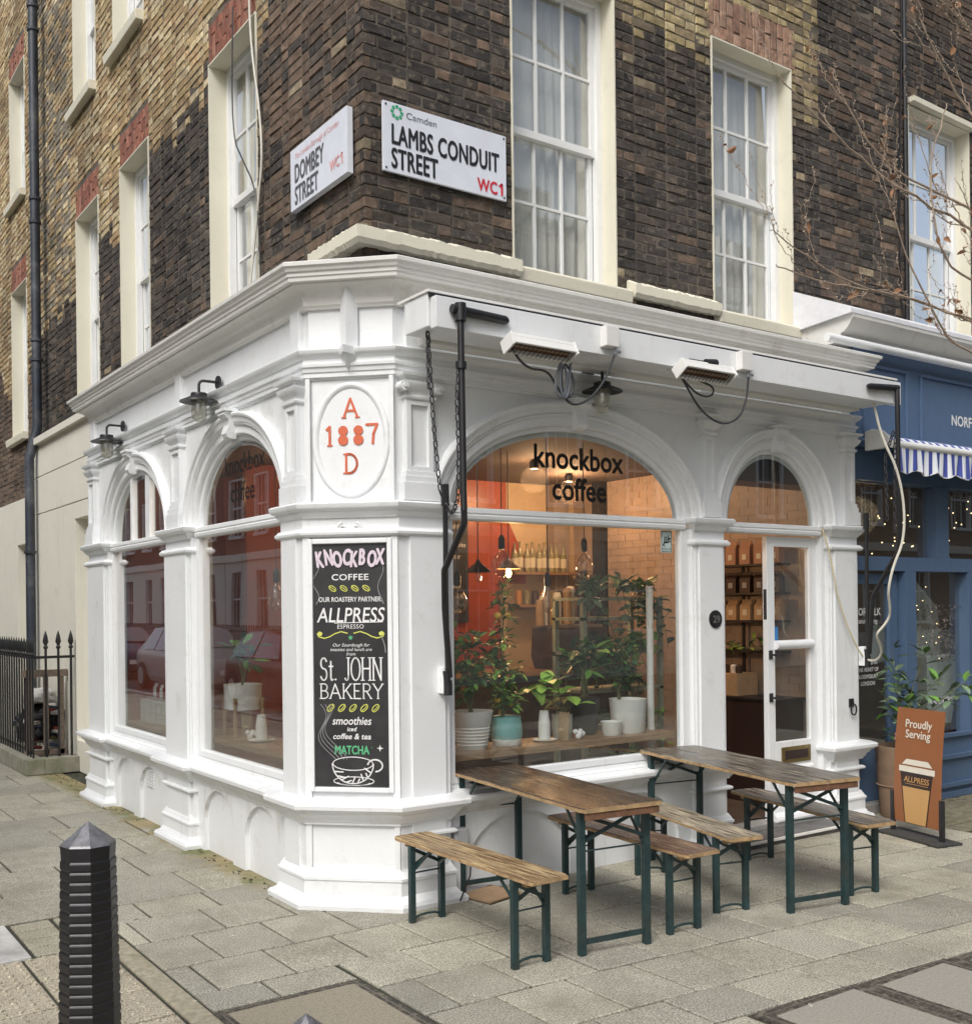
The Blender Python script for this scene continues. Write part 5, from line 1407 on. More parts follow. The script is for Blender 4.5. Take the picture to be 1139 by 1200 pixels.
def chain(pts, name='chain', link_=.052, r=.0045):
    P = [Vector(p) for p in pts]; mb = MB(); seglen = [0]
    for a, b in zip(P, P[1:]): seglen.append(seglen[-1]+(b-a).length)
    def at(d):
        for i in range(len(P)-1):
            if d <= seglen[i+1]: return P[i].lerp(P[i+1], (d-seglen[i])/max(1e-6, seglen[i+1]-seglen[i]))
        return P[-1]
    d, k = 0, 0
    while d < seglen[-1]-link_*.6:
        a, b = at(d), at(min(seglen[-1], d+link_)); t = (b-a).normalized(); side = Vector((1,0,0)) if k % 2 else Vector((0,1,0))
        side = (side-t*side.dot(t)).normalized()*.011
        c = (a+b)/2; h = (b-a)*.5
        mb.tube([c-h*1.0, c-h*.55+side, c+h*.55+side, c+h*1.0, c+h*.55-side, c-h*.55-side, c-h*1.0], r, 5, False); d += link_*.82; k += 1
    return AB(name, mb, MT['grey_metal'], recalc=False)
chain([(.40,-.36,3.44),(.405,-.36,3.06)]); 
chain([(.42,-.33,3.42),(.47,-.30,2.9),(.55,-.24,2.5),(.62,-.22,2.38),(.60,-.30,2.36),(.56,-.42,2.44),(.50,-.52,2.7),(.47,-.55,3.0),(.48,-.56,3.17)])
chain([(4.60,-.55,3.16),(4.56,-.5,2.95),(4.58,-.5,2.45)]); chain([(4.62,-.55,3.15),(4.60,-.55,2.35)])
AB('chain_hook', MB().tube([(.385,-.38,3.49),(.42,-.35,3.42)],.010,6), MT['black'])

# ================================================================== HEATERS
def heater(label, x, z, tilt, box=True):
    t = thing('patio_heater', label, 'heater', (x,-.60,z), 0, 'infrared heaters fixed under the awning')
    c, s = math.cos(tilt), math.sin(tilt)
    def Rt(p): y, zz = p[1]*c-p[2]*s, p[1]*s+p[2]*c; return (p[0], y, zz)
    def RB(name, boxes, mat, bevel=.003):
        mb = MB()
        for b_ in boxes: mb.box(*b_)
        mb.v = [Rt(v) for v in mb.v]; return mb.build(name, mat, t, bevel=bevel)
    RB('housing', [(-.235,.235,-.05,.055,.0,.022),(-.235,.235,.038,.055,-.055,.0),(-.235,.235,-.05,-.036,-.045,.0),(-.245,-.232,-.055,.06,-.06,.026),(.232,.245,-.055,.06,-.06,.026)], MT['ceramic'])
    mb = MB(); n_ = 7
    for i in range(n_+1):
        a = math.pi*i/n_; mb.v += [Rt((-.225, .044*math.cos(a)*-1, -.045+.036*math.sin(a))), Rt((.225, .044*math.cos(a)*-1, -.045+.036*math.sin(a)))]
    for i in range(n_): mb.f.append((2*i,2*i+1,2*i+3,2*i+2))
    mb.build('reflector', MT['heater_el'], t, recalc=False)
    mb = MB(); mb.tube([Rt((-.22,0,-.030)),Rt((.22,0,-.030))],.008,8); mb.build('element', simple('dull_element', (.35,.25,.16), .4), t)
    mb = MB()
    for k in range(14): mb.bar(Rt((-.215+k*.033,-.045,-.052)),Rt((-.215+k*.033,.048,-.056)),.003,.003)
    mb.build('guard_wire', MT['grey_metal'], t, kind='stuff')
    RB('bracket', [(-.09,-.06,.04,.10,-.01,.03),(.06,.09,.04,.10,-.01,.03)], MT['steel'], 0)
    return t
heater('white patio heater tilted out from the awning left of the middle lamp', 1.03, 3.345, R(-24))
h2 = heater('white patio heater with a black motion sensor on top, right of the lamp', 2.42, 3.365, R(-34))
mb = MB(); mb.tube([(-.12,.02,.045),(.05,.03,.05)],.022,10); mb.tube([(.0,-.01,.045),(.10,-.01,.055)],.028,10); mb.build('sensor', MT['black'], h2, smooth=True)
for (lb_, x) in (('pale junction box on the awning fascia beside the first heater',1.62),('pale junction box on the awning fascia beside the second heater',2.86)):
    t = thing('junction_box', lb_, 'junction box', (x,-.56,3.42)); mb = MB(); mb.box(-.055,.055,-.03,.033,0,.13); mb.build('casing', MT['ceramic'], t, bevel=.006)
    mb = MB(); mb.tube([(.04,0,.0),(.04,0,-.04)],.014,8); mb.tube([(.04,0,-.02),(.085,0,-.02)],.010,8); mb.build('gland', MT['steel'], t)
def cable(name, label, pts, r, mat, cat='cable', smooth=3):
    P = [Vector(p) for p in pts]
    for _ in range(smooth):
        Q = [P[0]]
        for a, b in zip(P, P[1:]): Q += [a.lerp(b,.25), a.lerp(b,.75)]
        Q.append(P[-1]); P = Q
        if len(P) > 200: break
    mb = MB(); mb.tube(P, r, 6); return tag(mb.build(name, mat, None, smooth=True), label, cat)
cable('cable', 'dark cable looping in a coil from the left heater towards the junction box', [(.80,-.58,3.34),(.95,-.57,3.20),(1.12,-.56,3.22),(1.20,-.55,3.12),(1.28,-.55,3.05),(1.33,-.57,3.16),(1.26,-.55,3.30),(1.22,-.55,3.18),(1.27,-.55,3.03),(1.40,-.56,3.04),(1.56,-.56,3.18),(1.655,-.56,3.37)], .0075, MT['cable_grey'])
cable('cable', 'bundle of tied grey flex hanging below the left heater', [(1.25,-.57,3.33),(1.18,-.56,3.2),(1.17,-.57,3.08),(1.24,-.56,3.05),(1.27,-.57,3.2),(1.22,-.57,3.28),(1.20,-.57,3.14),(1.24,-.57,3.04),(1.28,-.57,3.12),(1.30,-.56,3.33)], .008, simple('pale_flex', (.12,.13,.15), .5))
cable('cable', 'dark cable drooping below the right heater and its junction box', [(2.20,-.58,3.33),(2.27,-.57,3.26),(2.42,-.56,3.10),(2.62,-.56,3.02),(2.80,-.56,3.08),(2.88,-.56,3.22),(2.90,-.56,3.38)], .0075, MT['cable_grey'])
cable('cable', 'short cable curl just under the right heater sensor', [(2.25,-.57,3.29),(2.38,-.57,3.2),(2.52,-.57,3.2),(2.55,-.57,3.27),(2.40,-.57,3.30)], .007, MT['cable_grey'])
cable('cable', 'thick dirty white cable snaking down beside the right awning arm', [(4.48,-.45,3.40),(4.52,-.50,3.1),(4.62,-.57,2.85),(4.66,-.60,2.55),(4.64,-.60,2.28),(4.55,-.57,2.1),(4.50,-.55,1.9),(4.60,-.50,1.78),(4.66,-.46,1.70),(4.64,-.42,1.62),(4.58,-.38,1.55),(4.70,-.34,1.47),(4.78,-.30,1.38),(4.80,-.22,1.32),(4.82,-.14,1.33)], .0105, MT['cable_white'])
cable('cable', 'thin cream cable hanging slack from the door transom to the right pilaster', [(4.38,-.03,2.42),(4.42,-.08,2.2),(4.48,-.09,1.9),(4.58,-.10,1.65),(4.70,-.11,1.45),(4.79,-.11,1.36)], .007, MT['cable_yellow'])
cable('cable', 'white cable hanging down the bricks right of the first Dombey window', [(.41,2.10,7.2),(.40,2.16,6.6),(.40,2.12,6.1),(.40,1.98,5.6),(.40,1.93,5.2),(.40,2.02,4.9),(.40,2.10,4.6),(.36,2.12,4.2)], .009, MT['cable_white'])
cable('cable', 'thin black wire slanting across the first Dombey window to the bricks', [(.41,2.50,6.6),(.41,2.55,5.6),(.40,2.3,5.3),(.40,2.05,5.0),(.40,2.0,4.5),(.40,1.98,4.1)], .006, MT['black'])

# ================================================================== SIGNBOARD AND PLANTER
sb = thing('pavement_signboard', 'brown free-standing board reading Proudly Serving above a drawn takeaway cup', 'signboard', (4.47,-.80,0))
_d = Vector((4.43-4.55, -1.02+.55, 0)).normalized()     # reading direction of the board
_n = Vector((-_d.y*-1, _d.x*-1, 0)); _n = Vector((_d.y, -_d.x, 0)) if Vector((_d.y,-_d.x,0)).dot(CAMP-Vector((4.47,-.8,0))) > 0 else Vector((-_d.y,_d.x,0))
FB = Fr((4.55,-.55,0), _d, _n); 
def SB(name, mb, mat, **k): return childed(mb.build(name, mat, None, **k), sb)
BW = .485
# the panel leans sideways a little: build in a sheared frame
def bp(u, z, o=0): return FB.o + _d*(u + .07*(z-.13)) + Vector((0,0,z - .00*u)) + _n*(o + .018*math.sin((z-.13)*3.4))
mb = MB(); n = 14
for i in range(n+1):
    z = .10+(.99-.10)*i/n
    for (u, o) in ((0,0),(BW,0),(BW,-.006),(0,-.006)): mb.v.append(tuple(bp(u,z,o)))
for i in range(n):
    for k in range(4): a = i*4+k; b = i*4+(k+1) % 4; mb.f.append((a,b,b+4,a+4))
mb.f.append((0,1,2,3)); mb.f.append(tuple(n*4+k for k in (3,2,1,0)))
SB('panel', mb, MT['boardbrown'])
def bpoly(pts, mat, name, o=.002):
    # tessellated in strips so that it follows the bow of the panel
    mb = MB(); zs = sorted({p[1] for p in pts}); zz = []
    for a, b in zip(zs, zs[1:]): k = max(1, int((b-a)/.05)); zz += [a+(b-a)*i/k for i in range(k)]
    zz.append(zs[-1])
    def xs(z):
        r_ = []
        for i in range(len(pts)):
            (x0,z0),(x1,z1) = pts[i], pts[(i+1) % len(pts)]
            if abs(z1-z0) < 1e-9:
                if abs(z-z0) < 1e-9: r_ += [x0,x1]
            elif min(z0,z1)-1e-9 <= z <= max(z0,z1)+1e-9: r_.append(x0+(x1-x0)*(z-z0)/(z1-z0))
        return min(r_), max(r_)
    for a, b in zip(zz, zz[1:]):
        la, ra = xs(a+1e-6); lb_, rb_ = xs(b-1e-6); mb.quad(bp(la,a,o),bp(ra,a,o),bp(rb_,b,o),bp(lb_,b,o))
    return SB(name, mb, mat, recalc=False)
bpoly([(.115,.10),(.345,.10),(.405,.50),(.07,.50)], MT['boarddark'], 'cup_print', .0015)
bpoly([(.125,.105),(.335,.105),(.378,.385),(.095,.385)], MT['boardtan'], 'cup_print', .003)
bpoly([(.055,.50),(.425,.50),(.425,.545),(.055,.545)], MT['boardcream'], 'cup_print', .003)
bpoly([(.085,.557),(.40,.557),(.355,.60),(.13,.60)], MT['boardcream'], 'cup_print', .003)
class Fb2:
    def __init__(s): s.n = _n; s.o = Vector((0,0,0))
def btext(body, u, z, size, mat, **k):
    F0 = Fr((0,0,0), (1,0,0), (0,-1,0)); o = text('lettering', body, F0, u, z, 0, size, mat, None, **k)
    for v in o.data.vertices: v.co = bp(v.co.x, v.co.z, .004-(v.co.y)*1)
    childed(o, sb)
btext('Proudly', .235, .845, .088, MT['boardcream'], bold=.0015)
btext('Serving', .235, .765, .088, MT['boardcream'], bold=.0015)
btext('ALLPRESS', .24, .425, .062, MT['boardtan'], bold=.001, slant=.15)
bpoly([(.12,.408),(.36,.408),(.36,.412),(.12,.412)], MT['boardtan'], 'cup_print', .0035)
for u in (-.012, BW+.012):
    mb = MB(); p = FB.o+_d*u; mb.bar(p+Vector((0,0,.0)), p+Vector((0,0,.33)), .038, .028, tuple(_n)); SB('post', mb, MT['black'], bevel=.006)
mb = MB(); a = FB.o-_d*.07; b = FB.o+_d*(BW+.09); mb.bar(a+Vector((0,0,.012)), b+Vector((0,0,.012)), .24, .022); SB('base_plate', mb, simple('recycled_rubber', (.045,.045,.042), .85, var=.4, scale=30, bmp=.3), bevel=.008)

pot = thing('plant_pot', 'tall weathered wooden-brown pot between the white pilaster and the brown signboard', 'plant pot', (5.17,-.22,0))
mb = MB(); mb.lathe((0,0,0), [(.175,0),(.185,.02),(.20,.25),(.202,.27),(.206,.28),(.218,.55),(.222,.56),(.222,.60),(.205,.60),(.20,.56)], 28); mb.build('pot_body', MT['terracotta'], pot, smooth=True)
mb = MB(); 
for z in (.27,.44): mb.lathe((0,0,0), [(.205,z-.006),(.216,z),(.205,z+.006)], 28, False)
mb.build('pot_ring', MT['terracotta'], pot, smooth=True, kind='stuff')
mb = MB(); mb.lathe((0,0,0), [(.001,.565),(.20,.56),(.20,.55)], 20); mb.build('soil', MT['earth'], pot)

def leaf(mb, p, d, n, L, W_, fold=.25, droop=.15):
    """pointed folded leaf with a midrib, 8 faces"""
    d = Vector(d).normalized(); n = Vector(n); n = (n-d*n.dot(d)); n = n.normalized() if n.length > 1e-4 else d.orthogonal().normalized()
    s = d.cross(n); p = Vector(p); mid = []; le = []; ri = []
    for t, w_ in ((0,.04),(.28,.85),(.58,1.0),(.85,.5),(1,.0)):
        c = p + d*L*t - n*droop*L*t*t
        mid.append(c); le.append(c+s*W_*w_*.5+n*fold*W_*w_*.5); ri.append(c-s*W_*w_*.5+n*fold*W_*w_*.5)
    n0 = len(mb.v)
    for m_, l, r_ in zip(mid, le, ri): mb.v += [tuple(m_), tuple(l), tuple(r_)]
    for i in range(4):
        a = n0+i*3; b = a+3; mb.f += [(a,b,b+1,a+1),(a,a+2,b+2,b)]
def rdir(rr, up=.2):
    a = rr.uniform(0, 2*math.pi); e = rr.uniform(-.5, .9)+up; return Vector((math.cos(a)*math.cos(e), math.sin(a)*math.cos(e), math.sin(e)))
def bushy(name, label, base, stems, leaf_n, L, W_, mats, seed, cat='plant', fruit=0, stem_r=.005, group=None, frmat=None, clump=.12):
    """stems: list of 3-D polylines relative to base; leaves crowd along the upper part of each"""
    rr = random.Random(seed); t = thing(name, label, cat, base, 0, group)
    mb = MB()
    for st_ in stems: mb.tube(st_, [stem_r*(1.3-.9*i/(len(st_)-1)) for i in range(len(st_))], 5)
    mb.build('stem', MT['stem'], t, smooth=True)
    lm = {}; 
    for k in range(leaf_n):
        st_ = rr.choice(stems); q = rr.uniform(.25,1)**.8*(len(st_)-1); i = min(int(q), len(st_)-2); p = Vector(st_[i]).lerp(Vector(st_[i+1]), q-i)
        d = rdir(rr); p = p+d*rr.uniform(0,clump); m_ = rr.choice(mats); mb = lm.setdefault(m_, MB()); s = rr.uniform(.6,1.2)
        leaf(mb, p, d+Vector((0,0,-.25)), Vector((rr.uniform(-.4,.4),rr.uniform(-.4,.4),1)), L*s, W_*s, rr.uniform(.1,.4), rr.uniform(.0,.35))
    for m_, mb in lm.items(): mb.build('foliage', MT[m_], t, smooth=False, recalc=False)
    for k in range(fruit):
        st_ = rr.choice(stems); q = rr.uniform(.35,.95)*(len(st_)-1); i = min(int(q), len(st_)-2); p = Vector(st_[i]).lerp(Vector(st_[i+1]), q-i)+rdir(rr,-.3)*clump*.9
        mb = MB(); mb.sphere(p, rr.uniform(.016,.026), 12, 8, .95); mb.build('fruit', frmat or MT['orangefruit'], t, smooth=True)
    return t
rp = random.Random(8)
def wand(dx, dy, h, bend=.1, n=6):
    return [(dx*(i/n)**1.3+rp.uniform(-.012,.012), dy*(i/n)**1.3+rp.uniform(-.012,.012), h*(i/n)-bend*(i/n)**3) for i in range(n+1)]
bushy('pot_shrub', 'loose leafy shrub rising from the brown pot in front of the blue shop', (5.17,-.22,.57),
      [wand(-.32,.0,.62), wand(-.22,-.05,.85), wand(-.05,.05,.95), wand(.15,-.12,.90), wand(.35,-.2,.80,.15), wand(.55,-.28,.62,.15), wand(-.12,-.1,.55), wand(.62,-.35,.75,.1), wand(.1,.0,.6)], 190, .115, .055, ['leafgrey','leafgrey','leaf','leafpale'], 5, clump=.07)
bushy('pot_flowers', 'low dark foliage with small pink flowers round the rim of the brown pot', (5.15,-.24,.58), [wand(rp.uniform(-.2,.2),rp.uniform(-.2,.1),.14,0,3) for _ in range(9)], 170, .05, .028, ['leafdark','leafdark','leaf'], 6, fruit=14, frmat=simple('pink_petal', (.55,.28,.26), .6), clump=.05)

# ================================================================== BLUE SHOP
BL = MT['blue']; FN = Fr((0,.03,0),(1,0,0),(0,-1,0)); X0, X1 = 4.90, 11.5
def BP(name, boxes, mat=None, bevel=.004, par=None):
    mb = MB()
    for b_ in boxes: mb.fbox(FN, *b_)
    return mb.build(name, mat or BL, par or bluesh, bevel=bevel)
BP('fascia', [(X0,X1,3.16,3.98,-.3,0)])
frm = []
for (a, b) in ((5.02,5.66),(5.86,8.6),(8.8,11.4)):
    frm += [(a,b,3.83,3.855,0,.022),(a,b,3.24,3.265,0,.022),(a,a+.022,3.265,3.83,0,.022),(b-.022,b,3.265,3.83,0,.022)]
for f_ in frm: BP('fascia_moulding', [f_])
BP('fascia_shelf', [(X0,X1,3.13,3.175,0,.06)])
text('shop_lettering', 'NORFOLK', FN, 6.36, 3.445, .002, .135, MT['vinylwhite'], bluesh, bold=.004, align='LEFT', sx=.95)
# door (left), then the display windows with rounded corners
BP('transom_rail', [(X0,X1,2.08,2.20,-.14,.0)]); BP('transom_rail', [(X0,X1,2.86,3.13,-.14,-.01)])
BP('mullion', [(6.10,6.31,2.20,2.86,-.14,-.002)]); BP('mullion', [(7.9,8.1,2.20,2.86,-.14,-.002)]); BP('mullion', [(9.9,10.1,2.2,2.86,-.14,-.002)])
BP('mullion', [(5.62,5.78,0,2.08,-.14,.0)]); BP('mullion', [(6.62,6.78,.55,2.08,-.14,.0)]); BP('mullion', [(8.6,8.76,.55,2.08,-.14,.0)]); BP('mullion',[(10.4,10.56,.55,2.08,-.14,0)])
for (a,b) in ((4.9,6.10),(6.31,7.9),(8.1,9.9)):
    BP('window_pane', [(a,b,2.20,2.86,-.10,-.096)], MT['glass'], 0)
    mb = MB()
    for (u, z, sx_, sz_) in ((a,2.20,1,1),(b,2.20,-1,1),(a,2.86,1,-1),(b,2.86,-1,-1)):
        r_ = .06; q = [(u,z)]+[(u+sx_*(r_-r_*math.cos(t*math.pi/12)), z+sz_*(r_-r_*math.sin(t*math.pi/12))) for t in range(7)]
        mb.poly([FN.p(x_,z_,-.006) for x_,z_ in q])
    mb.build('rounded_corner', BL, bluesh, recalc=False, kind='stuff')
    mb = MB(); mb.fbox(FN,a,b,2.20,2.212,-.10,-.085); mb.fbox(FN,a,b,2.848,2.86,-.10,-.085); mb.build('glazing_bead', BL, bluesh, kind='stuff')
for (a,b) in ((5.78,6.62),(6.78,8.6),(8.76,10.4)):
    BP('window_pane', [(a,b,.60,2.08,-.10,-.096)], MT['glass'], 0)
BP('stall_riser', [(5.78,X1,0,.56,-.14,.0)])
for z in (.56,.36,.10): BP('riser_moulding', [(5.78,X1,z,z+.04,0,.035)])
BP('riser_base', [(5.78,X1,0,.06,0,.02)])
# recessed shop door
dr = BP('shop_door', [(4.90,5.0,.08,2.06,-.12,-.07),(5.47,5.60,.08,2.06,-.12,-.07),(5.0,5.47,1.97,2.06,-.12,-.07),(5.0,5.47,.08,.55,-.12,-.07)])
BP('pane', [(5.0,5.47,.55,1.97,-.10,-.096)], MT['glass'], 0, dr)
BP('door_sill', [(4.88,5.62,0,.08,-.14,.04)], simple('stone_sill', (.28,.27,.25), .8))
for (s_, z, sz, b_) in (('NORFOLK',1.695,.092,.002),('natural living',1.625,.062,.001),('DESIGNED IN',1.265,.05,.001),('THE HEART OF',1.205,.05,.001),('BLOOMSBURY',1.145,.05,.001),('LONDON',1.085,.05,.001)):
    text('window_lettering', s_, FN, 5.19, z, -.094, sz, MT['vinylwhite'], dr, bold=b_, sx=.9)
text('window_lettering', 'DELIVERY', FN, 6.32, .86, -.094, .085, MT['vinylwhite'], bluesh, bold=.001)
mb = MB(); mb.box(4.9,11.5,2.2,2.3,0,3.2); mb.build('back_wall', simple('warm_back_wall', (.16,.12,.09), .8), bluesh)
mb = MB(); mb.box(4.9,11.5,.2,2.2,.0,.06); mb.build('shop_floor', MT['darkwood'], bluesh); mb = MB(); mb.box(4.9,11.5,.2,2.2,3.1,3.14); mb.build('shop_ceiling', MT['ceiling'], bluesh)
mb = MB(); mb.box(5.6,5.62,.18,1.6,0.06,3.1) if False else mb.box(11.4,11.5,.2,2.2,0,3.1); mb.build('side_wall', MT['cream_wall'], bluesh)
# white cornice of the blue shop with its weathered leading edge
cp = [(-.40,3.98),(-.0,3.98),(.02,3.985),(.035,4.0),(.05,4.03),(.055,4.05),(.09,4.06),(.12,4.085),(.15,4.12),(.165,4.15),(.18,4.16),(.185,4.20),(.17,4.22),(-.40,4.40)]
sweep('cornice', [(4.66,.03),(11.8,.03)], cp, MT['white_old'], bluesh, smooth=True, flip=FLIP)
mb = MB(); pr = [(-.158,4.19),(-.158,4.225),(-.10,4.26),(.425,4.50),(.425,4.15)]
for x in (4.62, 11.8):
    for y,z in pr: mb.v.append((x,y,z))
mb.f += [tuple(range(5))[::-1], tuple(range(5,10))]+[(k,(k+1)%5,5+(k+1)%5,5+k) for k in range(5)]
mb.build('cornice_flashing', simple('white_flashing', (.76,.77,.80), .5, var=.1, bmp=.5, bs=25), bluesh)
mb = MB(); mb.tube([(4.42,-.07,3.975),(11.8,-.07,3.975)],.035,10); mb.build('blind_roller', MT['white'], bluesh, smooth=True)
# striped awning, nearly closed
sa = thing('striped_awning', 'blue and white striped awning with scalloped valance on the blue shop', 'awning', (5.3,-.2,3.1))
def stripe_mat():
    m, nt, b = newmat('striped_canvas'); g = nt.nodes.new('ShaderNodeNewGeometry'); sx = nt.nodes.new('ShaderNodeSeparateXYZ'); lk(nt, g.outputs['Position'], sx.inputs[0])
    mm = nt.nodes.new('ShaderNodeMath'); mm.operation = 'MULTIPLY'; mm.inputs[1].default_value = 1/.112; lk(nt, sx.outputs[0], mm.inputs[0])
    fr = nt.nodes.new('ShaderNodeMath'); fr.operation = 'FRACT'; lk(nt, mm.outputs[0], fr.inputs[0])
    gt = nt.nodes.new('ShaderNodeMath'); gt.operation = 'GREATER_THAN'; gt.inputs[1].default_value = .5; lk(nt, fr.outputs[0], gt.inputs[0])
    lk(nt, mixc(nt, gt.outputs[0], (.72,.75,.80), (.06,.085,.34)), b.inputs['Base Color']); b.inputs['Roughness'].default_value = .8; return m
SM = stripe_mat()
XA = 4.95
mb = MB(); n = 60
for i in range(n+1):
    x = XA+(10.5-XA)*i/n
    for (y, z) in ((-.02,3.19),(-.12,3.22),(-.24,3.185),(-.30,3.135)): mb.v.append((x,y+.003*math.sin(i),z))
for i in range(n):
    for k in range(3): a = i*4+k; mb.f.append((a,a+1,a+5,a+4))
childed(mb.build('canvas', SM, None, recalc=False, smooth=True, ang=180), sa)
mb = MB(); mb.tube([(XA-.02,-.31,3.115),(10.5,-.31,3.115)],.034,12); childed(mb.build('front_bar', MT['ceramic'], None, smooth=True), sa)
mb = MB(); n = 520; L_ = 10.5-XA
for i in range(n+1):
    x = XA+L_*i/n; ph = (x-XA)/.30*2*math.pi
    for k in range(5):
        t = k/4; zb = 2.89+.018*math.cos(ph); mb.v.append((x, -.325+.014*t*math.sin(x*27)+.01*t*math.sin(x*61), 3.105+(zb-3.105)*t))
for i in range(n):
    for k in range(4): a = i*5+k; mb.f.append((a,a+1,a+6,a+5))
childed(mb.build('valance', SM, None, recalc=False, smooth=True, ang=180), sa)
mb = MB(); mb.tube([(XA+L_*i/n, -.325+.014*math.sin((XA+L_*i/n)*27), 2.89+.018*math.cos((L_*i/n)/.30*2*math.pi)) for i in range(0,n+1,4)],.005,5); childed(mb.build('valance_piping', MT['ceramic'], None), sa)
mb = MB(); pr = [(-.08,3.24),(-.15,3.255),(-.24,3.235),(-.30,3.18),(-.31,3.11),(-.24,3.08),(-.08,3.08)]; n0 = len(mb.v)
for x in (XA-.06, XA-.02):
    for y,z in pr: mb.v.append((x,y,z))
K = len(pr); mb.f += [tuple(range(K))[::-1], tuple(range(K,2*K))]+[(k,(k+1)%K,K+(k+1)%K,K+k) for k in range(K)]
childed(mb.build('end_cap', MT['ceramic'], None, bevel=.008), sa)
# window display
_l = bpy.data.lights.new('shop_light', 'POINT'); _l.energy = 12; _l.color = (1,.72,.42); _l.shadow_soft_size = .2; _o = bpy.data.objects.new('shop_light', _l); COL.objects.link(_o); _o.location = (6.6,1.2,2.7)
fl = thing('fairy_lights', 'string of warm fairy lights strung across the blue shop fanlights', 'lights', (6,.35,2.4))
mb = MB(); rr = random.Random(9)
for k in range(110):
    x = rr.uniform(4.95,9.6); z = 2.62-.12*math.sin(x*2.4)+rr.gauss(0,.09)-(.2 if rr.random() < .4 else 0); mb.sphere((x,rr.uniform(.25,.5),z),.0065,6,4)
for k in range(26): mb.sphere((rr.uniform(5.75,6.6),.3,rr.uniform(1.1,2.0)),.005,6,4)
childed(mb.build('bulbs', MT['fairy'], None, kind='stuff'), fl)
mb = MB(); mb.box(5.52,5.75,.33,.35,1.26,1.60); tag(mb.build('hanging_print', MT['leafpale'] if 0 else simple('pale_print', (.42,.46,.44), .7), None), 'pale print hanging behind the glass of the blue shop door', 'print')
mb = MB(); mb.box(5.78,6.01,.36,.39,1.34,1.58); tag(mb.build('lit_panel', MT['orange_screen'], None), 'glowing orange panel seen through the blue shop door', 'panel')
fp = thing('display_planter', 'pale tapered display stand packed with dried flowers in the blue shop window', 'display', (6.78,.55,0))
mb = MB(); mb.lathe((0,0,0), [(.20,.62),(.24,.9),(.27,1.28),(.25,1.29),(.20,1.2)], 4, True, .5); mb.build('stand', simple('pale_stand', (.45,.50,.47), .6), fp)
mb = MB(); mb.lathe((-.05,.15,0), [(.26,1.25),(.24,1.75),(.02,2.05)], 4, True, .5); mb.build('paper_cone', simple('pale_paper', (.48,.52,.46), .7), fp)
mb = MB(); rr = random.Random(12)
for k in range(900):
    a = rr.uniform(0,6.28); q = rr.uniform(0,1); r_ = .34*math.sqrt(rr.random())*(.6+.8*q); z = 1.22+q*.55; leaf(mb, (r_*math.cos(a), r_*math.sin(a)-.1, z), rdir(rr,.5), rdir(rr), rr.uniform(.02,.05), rr.uniform(.012,.025))
mb.build('dried_flowers', leafmat('dried_petals', (.36,.29,.24), .6), fp, recalc=False)
mb = MB(); mb.box(5.8,8.5,.25,.9,.55,.62); tag(mb.build('window_shelf', MT['darkwood'], None), 'dark shelf along the inside of the blue shop window', 'shelf')
for i in range(5):
    mb = MB(); mb.box(7.10,7.45-i*.01,.40,.75,.98+i*.05,1.02+i*.05); tag(mb.build('folded_textile', simple('textile%d' % i, [(.5,.28,.08),(.5,.42,.3),(.35,.2,.1),(.55,.5,.42),(.3,.12,.07)][i], .9), None), 'folded cloth, number %s from the bottom of the pile in the blue shop window' % ['one','two','three','four','five'][i], 'textile', 'folded textiles in the blue shop window')

# ================================================================== RAILINGS ON DOMBEY STREET
rl_ = thing('railings', 'black spear-topped iron railings on a mossy stone plinth at the left edge', 'railings', (-.2,7,0))
def RLb(name, mb, mat, **k): return childed(mb.build(name, mat, None, **k), rl_)
mb = MB(); mb.box(-.27,-.07,6.93,15,0,.18); mb.box(-.07,.30,6.93,7.13,0,.18); RLb('stone_plinth', mb, MT['concrete'], bevel=.012)
mb = MB(); mb.bar((-.17,6.99,1.30),(-.17,15,1.30),.012,.035); mb.bar((-.17,7.03,1.30),(.28,7.03,1.30),.012,.03); RLb('rail', mb, MT['iron'])
def spear(x, y, h=1.52, r=.011):
    mb = MB(); mb.tube([(x,y,.17),(x,y,h-.20)], r, 8); mb.lathe((x,y,0), [(r,h-.21),(r*1.8,h-.20),(r*1.8,h-.18),(r,h-.17),(r*2.3,h-.125),(r*1.4,h-.06),(.001,h)], 8); return mb
y = 7.03
while y < 14.5: RLb('railing_bar', spear(-.17, y), MT['iron'], smooth=True, ang=50); y += .135
for x in (-.03,.105,.24): RLb('railing_bar', spear(x, 7.03, 1.60, .014), MT['iron'], smooth=True, ang=50)
pal = thing('wooden_frame', 'grey weathered wooden frame leaning behind the black railings', 'wooden frame', (.1,7.45,.1))
for b_ in ((-.16,-.10,7.40,7.44,.15,1.12),(.03,.08,7.40,7.44,.15,1.10),(.20,.25,7.40,7.44,.15,1.1),(-.20,.29,7.39,7.45,1.06,1.14),(-.18,.28,7.40,7.44,.16,.22)):
    mb = MB(); mb.box(*b_); childed(mb.build('batten', simple('grey_batten', (.17,.13,.10), .85, var=.4, scale=20), None), pal)
rr = random.Random(31)
def lump(name, label, cat, c, r, mat, sc=(1,1,1), seed=0):
    bm = bmesh.new(); bmesh.ops.create_icosphere(bm, subdivisions=4, radius=1)
    for v in bm.verts:
        p = v.co.copy(); k = 1+.30*noise.noise(p*2.1+Vector((seed,0,0)))+.16*noise.noise(p*6+Vector((0,seed,0)))+.05*abs(noise.noise(p*16)); v.co = Vector((p.x*sc[0], p.y*sc[1], p.z*sc[2]))*r*k
        if v.co.z < -r*.6*sc[2]: v.co.z = -r*.6*sc[2]
    me = bpy.data.meshes.new(name); bm.to_mesh(me); bm.free(); me.materials.append(mat); me.polygons.foreach_set('use_smooth', [True]*len(me.polygons))
    return tag(link(name, me, None, c), label, cat)
